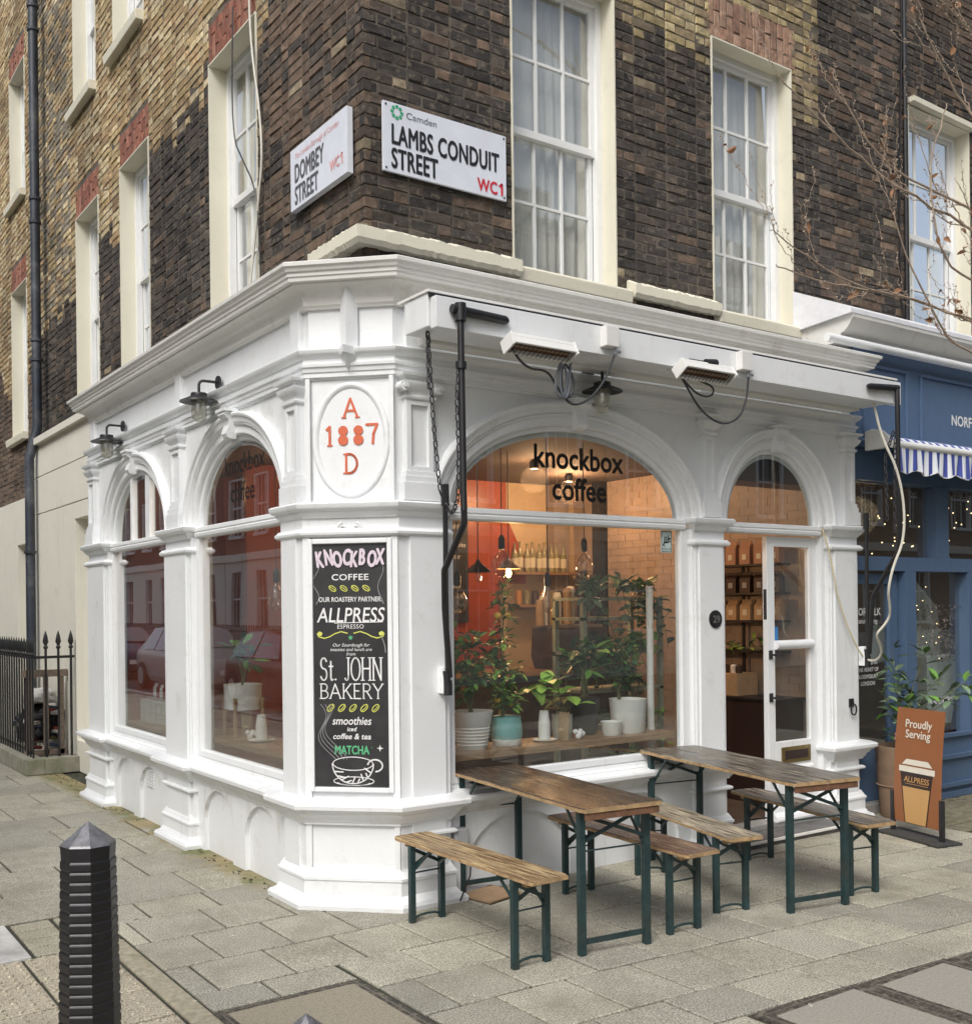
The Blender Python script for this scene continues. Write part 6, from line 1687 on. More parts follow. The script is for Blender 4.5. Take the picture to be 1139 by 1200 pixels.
lump('rubbish_bag', 'black rubbish bag piled behind the wooden frame and railings', 'rubbish bag', (.06,7.85,.46), .26, MT['plasticbag'], (.9,1.2,1.0), 1)
lump('rubbish_bag', 'crumpled white plastic sheet draped on top of the rubbish pile', 'plastic sheet', (.08,7.75,.80), .20, MT['ragwhite'], (1.0,1.0,.5), 2)
lump('rubbish_bag', 'grubby pale sack on the left of the rubbish pile', 'sack', (-.02,8.1,.42), .22, simple('grubby_sack', (.35,.33,.29), .7, var=.5), (.5,.9,1.3), 3)
for i in range(14):
    c_ = [(.30,.06,.04),(.10,.14,.25),(.40,.36,.28),(.25,.22,.1),(.05,.05,.06),(.45,.42,.38)][i % 6]
    mb = MB(); x, y, z = rr.uniform(-.05,.24), rr.uniform(7.55,7.75), .24+i*.035; a = rr.uniform(-.5,.5); mb.bar((x-.07,y-.03,z),(x+.07,y+.06,z+a*.1),.10,.035)
    tag(mb.build('rubbish', simple('rubbish_%d' % i, c_, .7, var=.4), None), '%s layer from the ground of flattened packaging in the rubbish pile behind the railings' % ORD[i], 'rubbish', 'packaging in the rubbish pile')

# ================================================================== INSIDE THE COFFEE SHOP
sh = thing('window_shelf', 'long brown wooden shelf inside the wide shop window carrying pots and plants', 'shelf', (1.8,.35,.83))
mb = MB(); mb.box(.75,2.86,.13,.52,.815,.862); childed(mb.build('board', MT['shelf_wood'], None, bevel=.004), sh)
sh2 = thing('window_shelf', 'brown wooden bar inside the arched window left of the chalkboard', 'shelf', (.3,1.5,.80))
mb = MB(); mb.box(.13,.50,.70,2.85,.785,.83); childed(mb.build('board', MT['shelf_wood'], None, bevel=.004), sh2)
ZS = .862
def pot_(name, label, c, prof, mat, cat='plant pot', ribs=0):
    mb = MB(); mb.lathe(c, prof, 28); return tag(mb.build(name, mat, None, smooth=True), label, cat)
pr = [(.095,0),(.10,.01)]
for k in range(6): z = .02+k*.022; pr += [(.10+z*.13,z),(.106+z*.13,z+.008),(.10+z*.13,z+.016)]
pr += [(.125,.16),(.138,.235),(.142,.25),(.132,.25),(.12,.16)]
pot_('plant_pot', 'large white ribbed pot at the left end of the window shelf', (1.145,.32,ZS), pr, MT['ceramic'])
pot_('plant_pot', 'turquoise glazed pot with cream foot beside the ribbed pot', (1.43,.32,ZS+.045), [(.102,0),(.108,.03),(.104,.10),(.096,.14),(.10,.15),(.094,.148),(.09,.10)], MT['teal'])
_p = COL.objects[-1]; mb = MB(); mb.lathe((1.43,.32,ZS), [(.094,0),(.101,.01),(.1035,.045)], 28); mb.build('pot_foot', MT['ceramic'], _p, smooth=True)
pot_('plant_pot', 'pale grey pot behind the bundle of sticks', (1.95,.36,ZS), [(.07,0),(.075,.16),(.078,.17),(.07,.17),(.068,.1)], simple('grey_pot', (.42,.42,.36), .6))
pot_('plant_pot', 'big smooth white pot at the right end of the window shelf', (2.55,.32,ZS), [(.115,0),(.122,.01),(.14,.24),(.142,.25),(.132,.25),(.125,.2)], MT['ceramic'])
pot_('bowl', 'small white tub just left of the big smooth white pot', (2.34,.27,ZS), [(.06,0),(.066,.01),(.078,.09),(.082,.10),(.074,.10),(.07,.06)], MT['ceramic'], 'tub')
pot_('plant_pot', 'matt black pot with a dark leafy plant in the middle of the shelf', (2.24,.45,ZS), [(.08,0),(.09,.02),(.11,.26),(.112,.27),(.10,.27)], MT['black'])
pot_('plant_pot', 'dark wicker basket pot behind the sticks', (2.03,.5,ZS), [(.07,0),(.085,.18),(.088,.2),(.07,.2)], simple('wicker', (.10,.06,.035), .8, var=.6, scale=60, bmp=.8))
def cups(label, c, n_=7, s=1.0, group=None):
    t = thing('paper_cup_stack', label, 'cups', c, 0, group); mb = MB(); z = 0
    for k in range(n_):
        mb = MB(); mb.lathe((0,0,z), [(.030*s,0),(.040*s,.085*s),(.042*s,.087*s),(.042*s,.091*s),(.039*s,.091*s)] if False else [(.043*s,0),(.043*s,.006),(.040*s,.007),(.031*s,.088*s),(.031*s,.09*s),(.001,.09*s)], 20); mb.build('cup', MT['paper'], t, smooth=True, ang=30); z += .018*s
    return t
def plate_(name, label, c, r): mb = MB(); mb.lathe(c, [(r*.6,0),(r,.012),(r,.016),(r*.6,.006)], 24); tag(mb.build(name, MT['ceramic'], None, smooth=True), label, 'plate')
plate_('plate', 'white plate under the paper cups on the window shelf', (1.74,.30,ZS), .085)
cups('stack of white paper cups on a plate on the wide window shelf', (1.74,.30,ZS+.016), 7)
def sticks(label, c):
    rr = random.Random(int(c[0]*100)); mb = MB()
    for k in range(44):
        a = rr.uniform(0,6.28); r_ = .026*math.sqrt(rr.random()); x, y = r_*math.cos(a), r_*math.sin(a); mb.bar((c[0]+x*1.3,c[1]+y*1.3,c[2]),(c[0]+x*1.7,c[1]+y*1.7,c[2]+rr.uniform(.17,.20)),.006,.0015)
    mb.lathe(c, [(.033,.07),(.033,.09)], 12, False); tag(mb.build('stirrer_bundle', simple('birch', (.50,.37,.22), .7, var=.2), None), label, 'stirrers')
sticks('bundle of wooden stirrers on the wide window shelf', (1.885,.27,ZS))
sticks('bundle of wooden stirrers on the bar in the left arched window', (.33,2.19,.83))
def wrapped(label, c):
    t = thing('sugar_sachets', label, 'sachets', c); rr = random.Random(4)
    for k in range(7): mb = MB(); mb.sphere((rr.uniform(-.04,.04),rr.uniform(-.03,.03),.02+.016*(k%3)),.020,8,6); mb.build('sachet', simple('sachet_paper%d' % k, [(.7,.7,.7),(.12,.12,.14)][k%3 == 2], .5) if False else MT['ceramic'], t)
wrapped('little heap of white sugar sachets beside the stirrers on the wide shelf', (2.02,.26,ZS))
wrapped('little heap of white sugar sachets beside the cups in the left arched window', (.30,2.02,.83))
plate_('plate', 'pale green plate under the cups in the left arched window', (.30,1.84,.83), .10)
cups('stack of white paper cups on a plate in the left arched window', (.30,1.84,.846), 6)
wp = thing('plant_stand', 'white drum pot on a pale wooden stand in the left arched window', 'plant stand', (.34,2.28,.83))
mb = MB(); mb.lathe((0,0,.20), [(.13,0),(.14,.01),(.145,.19),(.147,.20),(.135,.20),(.13,.12)], 28); mb.build('pot', MT['ceramic'], wp, smooth=True)
for sx_ in (-1,1):
    for sy_ in (-1,1): mb = MB(); mb.bar((sx_*.11,sy_*.11,0),(sx_*.11,sy_*.11,.30),.02,.02); mb.build('leg', simple('pale_stand_wood', (.42,.27,.13), .6), wp)
bushy('house_plant', 'thin-stemmed plant with drooping dark leaves in the white drum pot', (.34,2.28,1.2), [wand(.02,.05,.45), wand(-.08,.0,.5), wand(.05,-.08,.4)], 34, .14, .05, ['leafdark','leaf'], 41, clump=.04)
# citrus trees and other plants on the shelf
bushy('orange_tree', 'small orange tree with glossy leaves and ripe fruit in the ribbed white pot', (1.145,.34,1.10), [wand(-.14,.05,.42), wand(-.10,-.02,.62), wand(.0,.05,.50), wand(.10,.03,.45), wand(.03,-.05,.35), wand(-.05,.12,.30), wand(.14,.1,.6)], 330, .085, .042, ['leaf','leaf','leafdark','leaf'], 51, fruit=6, clump=.08, frmat=MT['orangefruit'])
bushy('lemon_tree', 'taller lemon tree with a trained leading stem in the turquoise pot', (1.43,.36,1.02), [wand(.0,.0,.95,0,8), wand(.02,.02,.90,0,8), wand(-.08,.05,.55), wand(.10,.02,.45), wand(.03,.05,.70), wand(-.04,-.05,.30), wand(.12,-.03,.25)], 340, .075, .038, ['leaf','leafdark','leaf','leaflight'], 52, fruit=7, frmat=simple('lemon_peel', (.70,.45,.05), .45), clump=.07)
bushy('broad_leaf_plant', 'plant with broad fresh green leaves on long bare stems in the middle of the shelf', (1.97,.38,1.0), [wand(-.20,.0,.36), wand(-.08,-.03,.42), wand(.05,0,.38), wand(.12,-.02,.30), wand(.16,.0,.18), wand(-.28,.02,.34), wand(.02,-.06,.22)], 22, .17, .11, ['leaflight','leaflight','leaf'], 53, clump=.02, stem_r=.004)
bushy('peace_lily', 'dark green arching leaves rising from the black pot', (2.24,.45,1.12), [wand(.10*math.cos(k),.10*math.sin(k),.42,.05) for k in range(9)], 70, .20, .055, ['leafdark','leaf'], 54, clump=.03)
bushy('ficus', 'dense dark-leaved fig bush in the big smooth white pot', (2.55,.42,1.10), [wand(rp.uniform(-.16,.16),rp.uniform(-.05,.15),rp.uniform(.35,.62)) for _ in range(9)], 330, .06, .035, ['leafdark','leafdark','leafdark','leaf'], 55, clump=.09)
# plant rack with trailing plants
rk = thing('plant_rack', 'pale green wooden rack crowded with plants inside the right of the window', 'rack', (2.9,.9,0))
RM = simple('sage_rack', (.33,.36,.27), .7, var=.25)
for (x, y) in ((2.62,.9),(3.45,.9),(2.62,1.25),(3.45,1.25)): mb = MB(); mb.box(x-.02,x+.02,y-.02,y+.02,.08,1.86); childed(mb.build('upright', RM, None), rk)
for z in (.45,.80,1.12,1.42,1.70,1.86): mb = MB(); mb.box(2.60,3.47,.88,1.27,z-.012,z+.012); childed(mb.build('shelf', RM, None), rk)
for i,(x,z,m_,L) in enumerate(((2.75,1.86,'leafpale',.10),(3.05,1.86,'leafpale',.11),(3.3,1.86,'leaf',.10),(2.8,1.42,'leafdark',.08),(3.2,1.42,'leaflight',.09),(3.1,1.12,'leafdark',.09),(3.3,.80,'leaflight',.09),(2.8,.8,'leaf',.07),(3.1,.46,'leaf',.08),(3.35,1.7,'leafdark',.09))):
    bushy('trailing_plant', 'trailing house plant on the sage rack, %s' % ['pale leaves, top shelf left','pale leaves, top shelf middle','green, top shelf right','dark, third shelf left','lime leaves, third shelf right','dark, below the lime one','lime leaves, low on the right','green, low on the left','green, lowest shelf','dark, just under the top right'][i], (x,.98,z+.03),
          [[(0,0,0),(rp.uniform(-.08,.08),-.08,.10),(rp.uniform(-.16,.16),-.14,.02),(rp.uniform(-.2,.2),-.15,-rp.uniform(.1,.35))] for _ in range(5)]+[wand(rp.uniform(-.12,.12),-.05,.16) for _ in range(4)], 70, L, L*.6, [m_], 60+i, group='plants on the sage rack', clump=.05)
mb = MB(); mb.tube([(2.80,.34,.08),(2.80,.34,1.95)],.028,12); tag(mb.build('white_pole', MT['ceramic'], None, smooth=True), 'slim white pole standing just behind the right end of the window shelf', 'pole')
# counter with machine, cups, bottles
co_ = thing('counter', 'dark wooden coffee counter across the back of the shop', 'counter', (3.0,2.6,.08))
mb = MB(); mb.box(1.6,4.45,2.35,2.95,.08,1.16); childed(mb.build('counter_body', MT['darkwood'], None), co_)
mb = MB(); mb.box(1.55,4.5,2.30,3.0,1.16,1.20); childed(mb.build('counter_top', MT['shelf_wood'], None), co_)
em = thing('espresso_machine', 'dark espresso machine seen from behind on the counter', 'coffee machine', (3.85,2.5,1.2))
mb = MB(); pr = [(-.32,0),(-.36,.12),(-.34,.40),(.30,.40),(.36,.30),(.26,0)]; K = len(pr)
for y in (-.15,.22):
    for x,z in pr: mb.v.append((x,y,z))
mb.f += [tuple(range(K)), tuple(range(K,2*K))[::-1]]+[(k,(k+1)%K,K+(k+1)%K,K+k) for k in range(K)]
mb.build('body', simple('dark_machine_panel', (.09,.065,.05), .45, .2, var=.3), em, bevel=.01)
mb = MB(); mb.box(-.30,.28,-.12,.20,.40,.425); mb.build('cup_rail', MT['steel'], em)
for i in range(9):
    t = thing('takeaway_cup_stack', 'tall stack of %s takeaway cups, %s from the left on the espresso machine' % ('dark brown' if i > 5 else 'plain', ORD[i]), 'cups', (3.42+i*.085,2.48+.05*(i%2),1.63 if i > 1 else 1.62), 0, 'takeaway cup stacks on the espresso machine' + (' (dark)' if i > 5 else ' (plain)'))
    h = [.22,.26,.22,.28,.32,.34,.48,.50,.46][i]; pr = []; z = 0
    while z < h: pr += [(.040,z),(.043,z+.010),(.040,z+.012)]; z += .014
    mb = MB(); mb.lathe((0,0,0), pr+[(.032,h+.03)], 16); mb.build('cups', [MT['kraft'],MT['paper'],MT['darkwood']][2 if i > 5 else (i % 2)], t)
gr = thing('coffee_grinder', 'black coffee grinder with a tapered hopper against the red wall', 'grinder', (2.35,2.55,1.2))
mb = MB(); mb.box(-.09,.09,-.1,.1,0,.32); mb.build('body', MT['black'], gr, bevel=.01); mb = MB(); mb.lathe((0,0,.32), [(.05,0),(.11,.16),(.115,.26),(.10,.27)], 18); mb.build('hopper', simple('smoked_hopper', (.05,.045,.04), .2), gr, smooth=True)
bs_ = thing('bottle_shelf', 'wooden shelf high on the back wall holding a row of bottles', 'shelf', (4.1,3.4,2.1)); mb = MB(); mb.box(3.74,4.66,3.28,3.50,2.14,2.17); mb.build('board', MT['shelf_wood'], None).parent = None
tmp = COL.objects[-1]; childed(tmp, bs_)
def bottle(label, x, y, z, h, mat, grp):
    t = thing('bottle', label, 'bottle', (x,y,z), 0, grp); mb = MB(); mb.lathe((0,0,0), [(.034,0),(.036,.01),(.036,h*.58),(.030,h*.68),(.013,h*.78),(.012,h*.95),(.015,h*.96),(.015,h)], 14); mb.build('glass', mat, t, smooth=True)
    mb = MB(); mb.lathe((0,0,0), [(.0368,h*.15),(.0368,h*.48)], 14, False); mb.build('label_band', MT['label'], t)
for i in range(9): bottle('%s syrup bottle from the left on the high back shelf' % ORD[i], 3.80+i*.082, 3.38+.02*(i%2), 2.17, .30+.02*((i*3)%2), MT['glassware'], 'syrup bottles on the high shelf')
s3 = MB(); s3.box(3.80,4.62,3.30,3.50,1.80,1.825); tag(s3.build('jar_shelf', MT['shelf_wood'], None), 'lower wooden shelf with jars under the bottle shelf', 'shelf')
for i in range(7): pot_('jar', '%s jar from the left on the lower back shelf' % ORD[i], (3.86+i*.11,3.40,1.825), [(.035,0),(.038,.11),(.03,.13),(.03,.15)], [simple('amber_jar', (.45,.22,.05), .3),MT['glassware'],MT['darkwood']][i%3], 'jar')['group'] = 'jars on the lower back shelf'
mn = thing('menu_board', 'black hanging menu board with chalk prices on the red wall', 'menu board', (2.95,3.45,1.6))
FM = Fr((0,3.5,0),(1,0,0),(0,-1,0)); mb = MB(); mb.fbox(FM,2.70,3.28,1.65,2.75,0,.02); childed(mb.build('board', MT['blackboard'], None), mn)
for (s_, u, z) in (('COFFEE',3.12,2.6),('flat white',3.12,2.42),('filter',3.12,2.3),('cake',3.12,2.0),('3.40',3.18,1.9),('teas',2.95,1.8),('toast',3.1,1.75)): childed(text('lettering', s_, FM, u, z, .021, .07, MT['chalk'], None), mn)
# pendant lamps
def pend(label, x, y, z, kind, lit=False, r=.075):
    t = thing('pendant_lamp', label, 'pendant lamp', (x,y,z), 0, None)
    mb = MB(); mb.tube([(0,0,.10),(0,0,3.12-z)],.004,6); mb.build('flex', MT['black'], t)
    if kind == 'globe':
        mb = MB(); mb.lathe((0,0,0), [(.02,.06),(.026,.08),(.026,.14),(.012,.17)], 14); mb.build('socket', MT['black'], t, smooth=True)
        mb = MB(); mb.lathe((0,0,0), [(.018,.07),(.02,.05),(r*.6,.02),(r*.95,-.03),(r,-.065),(r*.85,-.11),(r*.45,-.14),(.002,-.15)], 24, False); mb.build('bulb', MT['glass_bulb'], t, smooth=True)
        mb = MB(); mb.tube([(.0,0,.04),(.012,0,-.03),(-.012,.008,-.05),(.01,-.008,-.07),(0,0,-.085)],.0025,5); mb.build('filament', MT['bulb_lit'] if lit else MT['steel'], t)
    else:
        mb = MB(); mb.lathe((0,0,0), [(.012,.12),(.018,.10),(.10,.03),(.102,.025),(.10,.026),(.016,.09)], 28, False); mb.build('cone_shade', MT['grey_metal'] if not lit else simple('lamp_lit_shade', (.35,.22,.12), .4, .3), t, smooth=True)
        mb = MB(); mb.lathe((0,0,0), [(.012,.06),(.018,.03),(.024,-.01),(.020,-.035),(.002,-.05)], 12); mb.build('bulb', MT['bulb_lit'] if lit else MT['glass_bulb'], t, smooth=True)
        if lit:
            l = bpy.data.lights.new('lamp_light', 'POINT'); l.energy = 22; l.color = (1,.58,.26); l.shadow_soft_size = .05; lo = bpy.data.objects.new('lamp_light', l); COL.objects.link(lo); lo.parent = t; lo.location = (0,0,-.09)
    return t
pend('large clear globe bulb hanging before the bottles', 1.90, 1.0, 2.18, 'globe')
pend('large clear globe bulb hanging further right in the wide window', 2.72, 1.0, 2.18, 'globe')
pend('clear globe bulb hanging low by the black awning arm', 1.49, 1.0, 1.90, 'globe')
pend('small clear bulb hanging low in the middle of the wide window', 2.34, 1.0, 1.90, 'globe', False, .045)
pend('unlit dark cone pendant in front of the red wall', 1.68, 1.0, 2.04, 'cone')
pend('glowing cone pendant in front of the bottle shelf', 2.48, 1.7, 2.10, 'cone', True)
pend('clear bulb hanging in the left arched window, upper one', .55, 1.55, 2.18, 'globe')
pend('clear bulb hanging in the left arched window, lower one', .55, 2.10, 1.95, 'globe')
for i,(x,y) in enumerate(((1.2,1.6),(3.0,2.0),(3.9,2.6),(1.0,2.8),(3.9,1.0),(.7,4.1))):  # unseen fill lights added to warm and brighten the shop interior
    t = thing('interior_fill', 'added warm fill light inside the coffee shop, %s' % ['front left','middle','over the counter','back left','by the door','far Dombey end'][i], 'fill light', (x,y,3.10), 0, 'added interior fill lights')
    mb = MB(); mb.lathe((0,0,0), [(.04,-.06),(.045,0.0),(.02,.02)], 14); mb.build('housing', MT['black'], t); mb = MB(); mb.lathe((0,0,0), [(.03,-.0605),(.001,-.062)], 12); mb.build('lens', MT['fill_glow'], t)
    l = bpy.data.lights.new('fill_light', 'POINT'); l.energy = [5,15,38,4,2.6,2.2][i]; l.color = (1,.56,.28) if i != 4 else (1,.76,.58); l.shadow_soft_size = .12; lo = bpy.data.objects.new('fill_light', l); COL.objects.link(lo); lo.parent = t; lo.location = (0,0,-.16)
# things by the door: cabinet, wall shelves and bags
cb_ = thing('cabinet', 'tall black cabinet just inside the open doorway', 'cabinet', (4.5,.8,.08)); mb = MB(); mb.box(4.32,4.69,.42,1.40,.08,.97); childed(mb.build('carcass', MT['boarddark'], None, bevel=.004), cb_); mb = MB(); mb.box(4.30,4.70,.40,1.42,.97,.99); childed(mb.build('top', MT['black'], None), cb_)
mb = MB(); mb.box(4.35,4.62,.86,1.25,.992,1.19); tag(mb.build('storage_box', MT['kraft'], None, bevel=.004), 'brown box on the black cabinet just inside the doorway', 'box')
for i in range(5): pot_('jar', 'small pot on top of the brown box by the door, %s from the street' % ORD[i], (4.42+.02*(i%2),.90+i*.075,1.19), [(.028,0),(.032,.06),(.02,.075)], MT['ceramic'] if i % 2 else MT['darkwood'], 'jar')['group'] = 'small pots on the brown box'
for i, z in enumerate((1.385,1.655,1.90,2.155)):
    mb = MB(); mb.box(4.50,4.70,.55,1.45,z-.012,z+.006); tag(mb.build('wall_shelf', MT['black'], None), 'black wall shelf inside the doorway, %s from the bottom' % ['first','second','third','topmost'][i], 'shelf')
    for k in range(5 if i != 0 else 0):
        y = .62+k*.165; w_, h_ = .06, .19 if i == 3 else .16
        m_ = [MT['kraft'],MT['kraft'],MT['boarddark'],simple('pink_brown_bag', (.38,.22,.15), .8)][i]
        mb = MB(); n0 = 0; x_c = 4.60
        for (z_, dx, dy) in ((0,.038,w_),(h_*.8,.036,w_),(h_,.006,w_*.95),(h_+.025,.006,w_*.95)):
            mb.v += [(x_c-dx,y-dy,z+.007+z_),(x_c+dx,y-dy,z+.007+z_),(x_c+dx,y+dy,z+.007+z_),(x_c-dx,y+dy,z+.007+z_)]
        mb.f += [(0,3,2,1),(12,13,14,15)]+[(q*4+j,q*4+(j+1)%4,q*4+4+(j+1)%4,q*4+4+j) for q in range(3) for j in range(4)]
        t = thing('coffee_bag', '%s coffee bag from the street on the %s wall shelf inside the doorway' % (ORD[k], ['first','second','third','topmost'][i]), 'bag', (x_c,y,z), 0, 'coffee bags on the %s shelf by the door' % ['first','second','third','topmost'][i])
        childed(mb.build('bag', m_, None), t)
        mb = MB(); mb.box(x_c-.041,x_c-.0385,y-.025,y+.025,z+.05,z+.10); childed(mb.build('bag_label', MT['label'] if i != 2 else MT['chalkdim'], None), t)
bushy('boxed_greens', 'row of green packets on the lowest wall shelf inside the doorway', (4.58,.95,1.39), [[(0,-.3+.1*k,0),(0,-.3+.1*k,.03)] for k in range(8)], 70, .08, .03, ['leaflight','leafdark'], 77, 'packets')
mb = MB(); mb.tube([(4.66,1.05,1.0),(4.66,1.05,2.2)],.016,8); tag(mb.build('shelf_rail', MT['black'], None), 'black upright rail holding the wall shelves inside the doorway', 'rail')
# book-sized packs lined up at the foot of the leftmost window
for i in range(9):
    mb = MB(); y = 3.15+i*.155; mb.box(.24,.30,y,y+.125,.78,.98); o = tag(mb.build('printed_card', simple('printed_card', (.60,.60,.55), .7, var=.3, scale=60), None), '%s printed card from the street corner side in the leftmost arched window' % ORD[i], 'card', 'cards in the leftmost window')
for i in range(16):
    mb = MB(); y = 3.12+i*.088; mb.tube([(.34,y,1.0),(.34,y,1.10)],.028,10); mb.tube([(.34,y,1.10),(.34,y,1.125)],.016,8); o = tag(mb.build('small_bottle', [MT['ceramic'],simple('red_drink', (.35,.03,.02), .3)][i%2], None), '%s little bottle, %s from the corner side, above the cards in the leftmost window' % (['white','red'][i%2], ORD[i]), 'bottle', 'little %s bottles in the leftmost window' % ['white','red'][i%2])
mb = MB(); mb.box(.13,.55,2.95,4.56,.74,.78); tag(mb.build('window_shelf', MT['shelf_wood'], None), 'low wooden shelf inside the leftmost arched window', 'shelf')
mb = MB(); mb.box(.30,.42,3.0,4.5,.985,1.0); tag(mb.build('glass_shelf', MT['steel'], None), 'thin upper shelf carrying little bottles in the leftmost window', 'shelf')
mb = MB(); mb.lathe((.62,1.15,1.0), [(.02,.12),(.10,.02),(.11,-.02),(.06,.0)], 10); tag(mb.build('chair_back', simple('cream_chair', (.42,.35,.27), .7), None), 'cream rounded chair back behind the bar in the left arched window', 'chair') if False else None

# ================================================================== THE OTHER SIDE OF THE STREETS (seen in reflections)
def far_house(name, label, F, u0, u1, h, brick_c, n_w, depth=6, ground=None):
    t = thing(name, label, 'building', tuple(F.p((u0+u1)/2,0,-depth/2)))
    def C(nm, mb, mat, **k): return childed(mb.build(nm, mat, None, **k), t)
    wins_ = []; st_ = (u1-u0)/n_w
    for r_ in range(4):
        zb = 1.2 if r_ == 0 else 1.2+3.1*r_
        for i in range(n_w):
            uc = u0+st_*(i+.5); wins_.append((uc-.52,uc+.52,zb,zb+1.95,'x'))
    mb = MB(); us = sorted({u0,u1}|{x for w_ in wins_ for x in w_[:2]})
    for a,b in zip(us, us[1:]):
        ww = sorted([w_ for w_ in wins_ if w_[0] <= a+1e-6 and w_[1] >= b-1e-6], key=lambda w_: w_[2]); z = 0
        for w_ in ww:
            mb.fbox(F,a,b,z,w_[2],-.4,0); z = w_[3]
        mb.fbox(F,a,b,z,h,-.4,0)
    C('wall', mb, simple('far_brick', brick_c, .9, var=.45, scale=14, bmp=.3), recalc=False)
    mb = MB(); mb.fbox(F,u0,u1,0,h-.1,-depth,-.9); C('body', mb, MT['dark_room'])
    mb = MB(); mb.fbox(F,u0-.01,u1+.01,0,.9,0,.03); mb.fbox(F,u0-.01,u1+.01,3.45,3.7,0,.12); mb.fbox(F,u0,u1,h-.35,h,0,.15); C('stucco_band', mb, MT['stucco'])
    if ground:
        mb = MB()
        for a,b in zip(us, us[1:]):
            ww = [w_ for w_ in wins_ if w_[0] <= a+1e-6 and w_[1] >= b-1e-6]
            if ww: mb.fbox(F,a,b,.9,1.2,0,.03); mb.fbox(F,a,b,3.15,3.45,0,.03)
            else: mb.fbox(F,a,b,.9,3.45,0,.03)
        C('ground_floor_stucco', mb, ground)
    for (a,b,z0,z1,_) in wins_:
        mb = MB(); mb.fbox(F,a-.05,a+.04,z0,z1,-.15,.02); mb.fbox(F,b-.04,b+.05,z0,z1,-.15,.02); mb.fbox(F,a,b,z1-.06,z1,-.15,.02); mb.fbox(F,a-.06,b+.06,z0-.07,z0+.03,-.15,.08); mb.fbox(F,a,b,(z0+z1)/2-.03,(z0+z1)/2+.03,-.12,-.06)
        for k in (1,2): mb.fbox(F,a+(b-a)*k/3-.012,a+(b-a)*k/3+.012,z0,z1,-.11,-.08)
        wn = C('window', mb, MT['sash'], recalc=False)
    mb = MB()
    for (a,b,z0,z1,_) in wins_: mb.fbox(F,a,b,z0,z1,-.14,-.13)
    C('panes', mb, simple('far_pane', (.04,.045,.05), .08), recalc=False, kind='stuff')
    return t
FOL = Fr((-11,0,0),(0,1,0),(1,0,0)); FOR = Fr((0,-14.5,0),(1,0,0),(0,1,0)); FOS = Fr((0,13,0),(0,1,0),(-1,0,0))
far_house('terraced_house', 'dark brick terraced house across Dombey Street near the corner', FOL, -3, 8, 12.5, (.16,.11,.08), 4, ground=MT['stucco'])
far_house('terraced_house', 'brown brick terraced house second along across Dombey Street', FOL, 8.05, 19, 12.8, (.30,.21,.14), 5, ground=MT['stucco'])
far_house('terraced_house', 'red brick terraced house third along across Dombey Street', FOL, 19.05, 30, 12, (.30,.14,.09), 5, ground=MT['stucco'])
far_house('terraced_house', 'sooty brick terraced house fourth along across Dombey Street', FOL, 30.05, 42, 12.4, (.12,.09,.07), 5, ground=MT['stucco'])
far_house('terraced_house', 'yellow brick terraced house at the far end across Dombey Street', FOL, 42.05, 60, 12, (.34,.27,.17), 8, ground=MT['stucco'])
far_house('terraced_house', 'sooty brick house across Lambs Conduit Street opposite the corner', FOR, -3.5, 7, 11.5, (.14,.10,.075), 4)
far_house('terraced_house', 'yellow brick house across Lambs Conduit Street opposite the doorway', FOR, 7.05, 15, 11.8, (.38,.30,.19), 3, ground=MT['stucco'])
far_house('terraced_house', 'pale brick house further along across Lambs Conduit Street', FOR, 15.05, 25, 11, (.42,.35,.26), 4, ground=MT['stucco'])
far_house('terraced_house', 'brown brick house at the far end across Lambs Conduit Street', FOR, 25.05, 40, 12, (.25,.17,.12), 6)
fr_ = thing('railings', 'long run of black railings before the houses across Dombey Street', 'railings', (-9.9,20,0))
mb = MB(); y = 6
while y < 48: mb.bar((-9.9,y,0),(-9.9,y,1.35),.03,.03); y += .16
mb.bar((-9.9,6,1.15),(-9.9,48,1.15),.02,.04); childed(mb.build('bars', MT['iron'], None, kind='stuff', recalc=False), fr_)
# a parked car across Dombey Street
car = thing('parked_car', 'maroon hatchback parked across Dombey Street, seen reflected in the arched windows', 'car', (-5.7,12.6,0), 0)
sec = [(-2.0,.30,.62,.70,.60),(-1.92,.24,.80,.80,.62),(-1.2,.20,.92,.84,.66),(-.85,.20,.98,.85,.66),(-.35,.20,1.36,.86,.56),(.4,.20,1.46,.86,.56),(1.2,.20,1.42,.86,.56),(1.75,.22,1.05,.84,.62),(1.98,.28,.85,.78,.60)]
mb = MB(); K = 10
for (y, zb, zt, hw, tw) in sec:
    zs_ = min(.88, zt-.03)
    pts = [(-hw*.92,zb),(-hw,zb+.15),(-hw,zs_-.1),(-hw*.97,zs_),(-tw if zt > 1.1 else -hw*.8,zt-.02),(tw if zt > 1.1 else hw*.8,zt-.02),(hw*.97,zs_),(hw,zs_-.1),(hw,zb+.15),(hw*.92,zb)]
    for x,z in pts: mb.v.append((x,y,z))
for i in range(len(sec)-1):
    for k in range(K): a = i*K+k; b = i*K+(k+1) % K; mb.f.append((a,b,b+K,a+K))
mb.f.append(tuple(range(K))); mb.f.append(tuple((len(sec)-1)*K+k for k in range(K))[::-1])
body = mb.build('body', MT['carpaint'], car, smooth=True, ang=50)
mb = MB()
for s in (-1,1):
    mb.quad((s*.845,-.75,.93),(s*.60,-.30,1.33),(s*.60,.35,1.40),(s*.86,.35,.93)); mb.quad((s*.86,.42,.93),(s*.60,.42,1.40),(s*.60,1.1,1.38),(s*.86,1.35,.93))
mb.quad((-.74,-.86,1.0),(.74,-.86,1.0),(.55,-.36,1.37),(-.55,-.36,1.37)); mb.build('window_glass', MT['glass_car'], car, recalc=False)
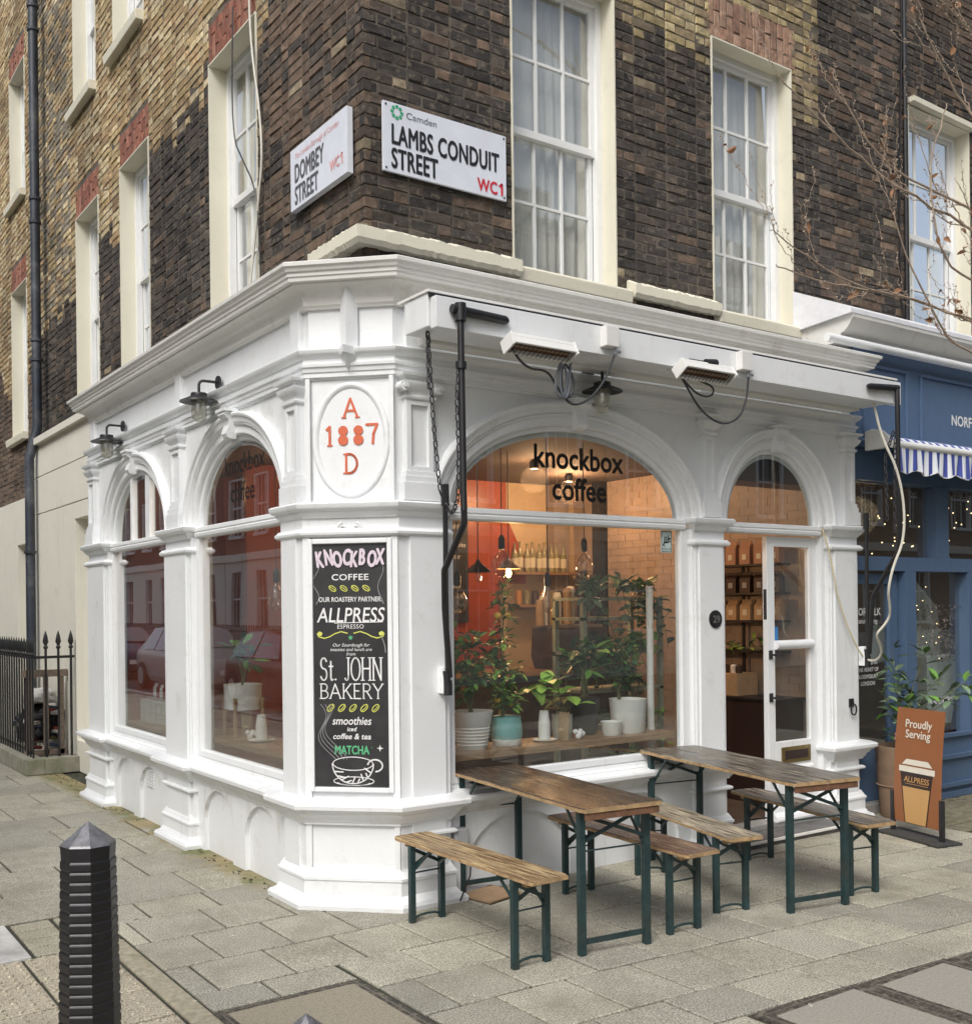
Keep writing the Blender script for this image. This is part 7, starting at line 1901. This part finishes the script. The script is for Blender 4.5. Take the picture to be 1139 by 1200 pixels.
for (x,y) in ((-.80,-1.3),(.80,-1.3),(-.80,1.25),(.80,1.25)):
    mb = MB(); mb.tube([(x-.11,y,.31),(x+.11,y,.31)],.31,24); wh = mb.build('wheel', MT['tyre'], car, bevel=.02); mb = MB(); mb.tube([(x-.115,y,.31),(x+.115,y,.31)],.20,20); mb.build('rim', MT['steel'], wh)
for s in (-1,1):
    mb = MB(); mb.sphere((s*.58,-1.93,.66),.11,12,8,.7); mb.build('headlight', MT['ceramic'], car, smooth=True)
mb = MB(); mb.box(-.26,.26,-2.03,-2.01,.42,.53); mb.build('number_plate', MT['plate'], car)

for (y_, lb_, cc_) in ((18.2,'silver hatchback parked second along Dombey Street',(.45,.46,.47)),(24.5,'dark blue hatchback parked furthest along Dombey Street',(.03,.05,.10))):
    c2 = copy_tree(car); c2.location = (-5.7, y_, 0); c2['label'] = lb_
    for ch_ in [x for x in COL.objects if x.parent == c2 and x.name.startswith('body')]: ch_.data = ch_.data.copy(); ch_.data.materials[0] = simple('car_paint', cc_, .2, .2, var=.05, bmp=0)

# ================================================================== STREET TREE (its twigs reach into the picture from the right)
tr = thing('street_tree', 'bare street tree whose budding twigs reach in at the upper right', 'tree', (6.2,-2.6,0))
mb = MB(); mb.tube([(6.2,-2.6,0),(6.18,-2.58,1.5),(6.25,-2.6,3.0),(6.1,-2.5,4.6),(6.2,-2.4,6.5),(6.4,-2.4,9)],[.17,.14,.12,.10,.08,.03],12); childed(mb.build('trunk', MT['bark'], None, smooth=True), tr)
rt = random.Random(17); leaves = MB()
def P3(px, py, Y):
    """point of the twig plane Y seen in direction (px, py) of the photograph"""
    dx, dy = px-569.5, py-712.0; u = dx*math.cos(ROLL)-dy*math.sin(ROLL); v = dx*math.sin(ROLL)+dy*math.cos(ROLL)
    r_ = FWD+RGT*u/1248+Vector((0,0,-v/1248)); return CAMP+r_*((Y-CAMP.y)/r_.y)
def branch(pts, r0, r1, sub=0, depth=0):
    P = [Vector(p) for p in pts]
    for _ in range(2):
        Q = [P[0]]
        for a, b in zip(P, P[1:]): Q += [a.lerp(b,.25), a.lerp(b,.75)]
        P = Q+[P[-1]]
    P = [p+Vector((rt.uniform(-1,1),rt.uniform(-1,1),rt.uniform(-1,1)))*.008 for p in P]
    n = len(P); mb = MB(); mb.tube(P, [r0+(r1-r0)*i/(n-1) for i in range(n)], 6)
    if depth < 3:
        for _ in range(sub):
            i = rt.randrange(1, n-1); t = (P[i+1]-P[i-1]).normalized(); d = (t+Vector((rt.uniform(-.5,.5),rt.uniform(-.5,.5),rt.uniform(-.35,.9)))).normalized(); L = rt.uniform(.12,.5)*(1 if depth == 0 else .5)
            rs_ = r0+(r1-r0)*i/(n-1); q = [P[i], P[i]+d*L*.4, P[i]+d*L*.75+Vector((rt.uniform(-.04,.04),0,rt.uniform(.0,.06))), P[i]+d*L+Vector((0,0,.05))]
            mb2 = branch(q, rs_*.55, .0016, 2 if depth == 0 else 1, depth+1); nn = len(mb.v); mb.v += mb2.v; mb.f += [tuple(nn+k for k in f_) for f_ in mb2.f]
    for i in range(1, n-1, 2 if depth else 3):
        if rt.random() < .4: mb.sphere(P[i]+Vector((0,0,.004)), .006, 5, 3)
    if rt.random() < .14: leaf(leaves, P[-1], rdir(rt,-.6), rdir(rt), rt.uniform(.04,.075), rt.uniform(.02,.035), .5, .3)
    if rt.random() < .07: leaf(leaves, P[n//2], rdir(rt,-.8), rdir(rt), rt.uniform(.05,.09), rt.uniform(.025,.04), .6, .3)
    return mb
Yb = -1.6
mains = [
 ([(6.18,-2.5,4.5),P3(1240,330,-2.0),P3(1139,268,Yb),P3(1060,225,Yb),P3(1000,180,Yb),P3(950,130,Yb),P3(912,88,Yb)], .012, .003, 8),
 ([(6.15,-2.5,3.9),P3(1240,400,-2.0),P3(1139,377,-1.7),P3(1060,345,-1.7),P3(1000,335,-1.7),P3(950,305,-1.7),P3(903,268,-1.7)], .010, .0025, 7),
 ([P3(1139,377,-1.7),P3(1075,352,-1.6),P3(1010,338,-1.6),P3(960,330,-1.6),P3(908,310,-1.6)], .008, .003, 5),
 ([(6.18,-2.5,5.2),P3(1230,200,-2.2),P3(1139,140,-1.8),P3(1110,90,-1.8),P3(1085,40,-1.8),P3(1075,10,-1.8)], .011, .003, 8),
 ([P3(1200,290,-1.9),P3(1139,245,-1.6),P3(1070,215,-1.5),P3(1020,175,-1.5),P3(985,110,-1.5)], .012, .003, 7),
 ([P3(1220,440,-2.0),P3(1150,420,-1.8),P3(1105,395,-1.8),P3(1060,300,-1.8),P3(1045,250,-1.8)], .010, .003, 7),
 ([(6.1,-2.5,4.6),P3(1230,120,-2.3),P3(1160,60,-2.0),P3(1120,20,-2.0),P3(1070,-40,-2.0)], .012, .003, 7),
 ([P3(1200,350,-1.8),P3(1139,330,-1.6),P3(1100,300,-1.6),P3(1085,200,-1.6),P3(1110,120,-1.6)], .010, .003, 7),
 ([(6.2,-2.5,5.5),(5.2,-3.5,6.5),(4.0,-4.2,7.0),(3.0,-4.5,7.8)], .05, .008, 10), ([(6.2,-2.5,5.5),(7.4,-3.2,6.5),(8.5,-3.6,7.3)], .05, .008, 10), ([(6.3,-2.4,6.8),(5.6,-3.2,8.5),(5.0,-4.4,9.5)], .04, .006, 10), ([(6.2,-2.5,4.9),(5.6,-4.2,6.0),(4.6,-5.8,6.9)], .045, .006, 10)]
for pts, a, b, n_ in mains: childed(branch(pts, a, b, n_).build('branch', MT['bark'], None, smooth=True, recalc=False), tr)
childed(leaves.build('dry_leaves', MT['dryleaf'], None, recalc=False, kind='stuff'), tr)
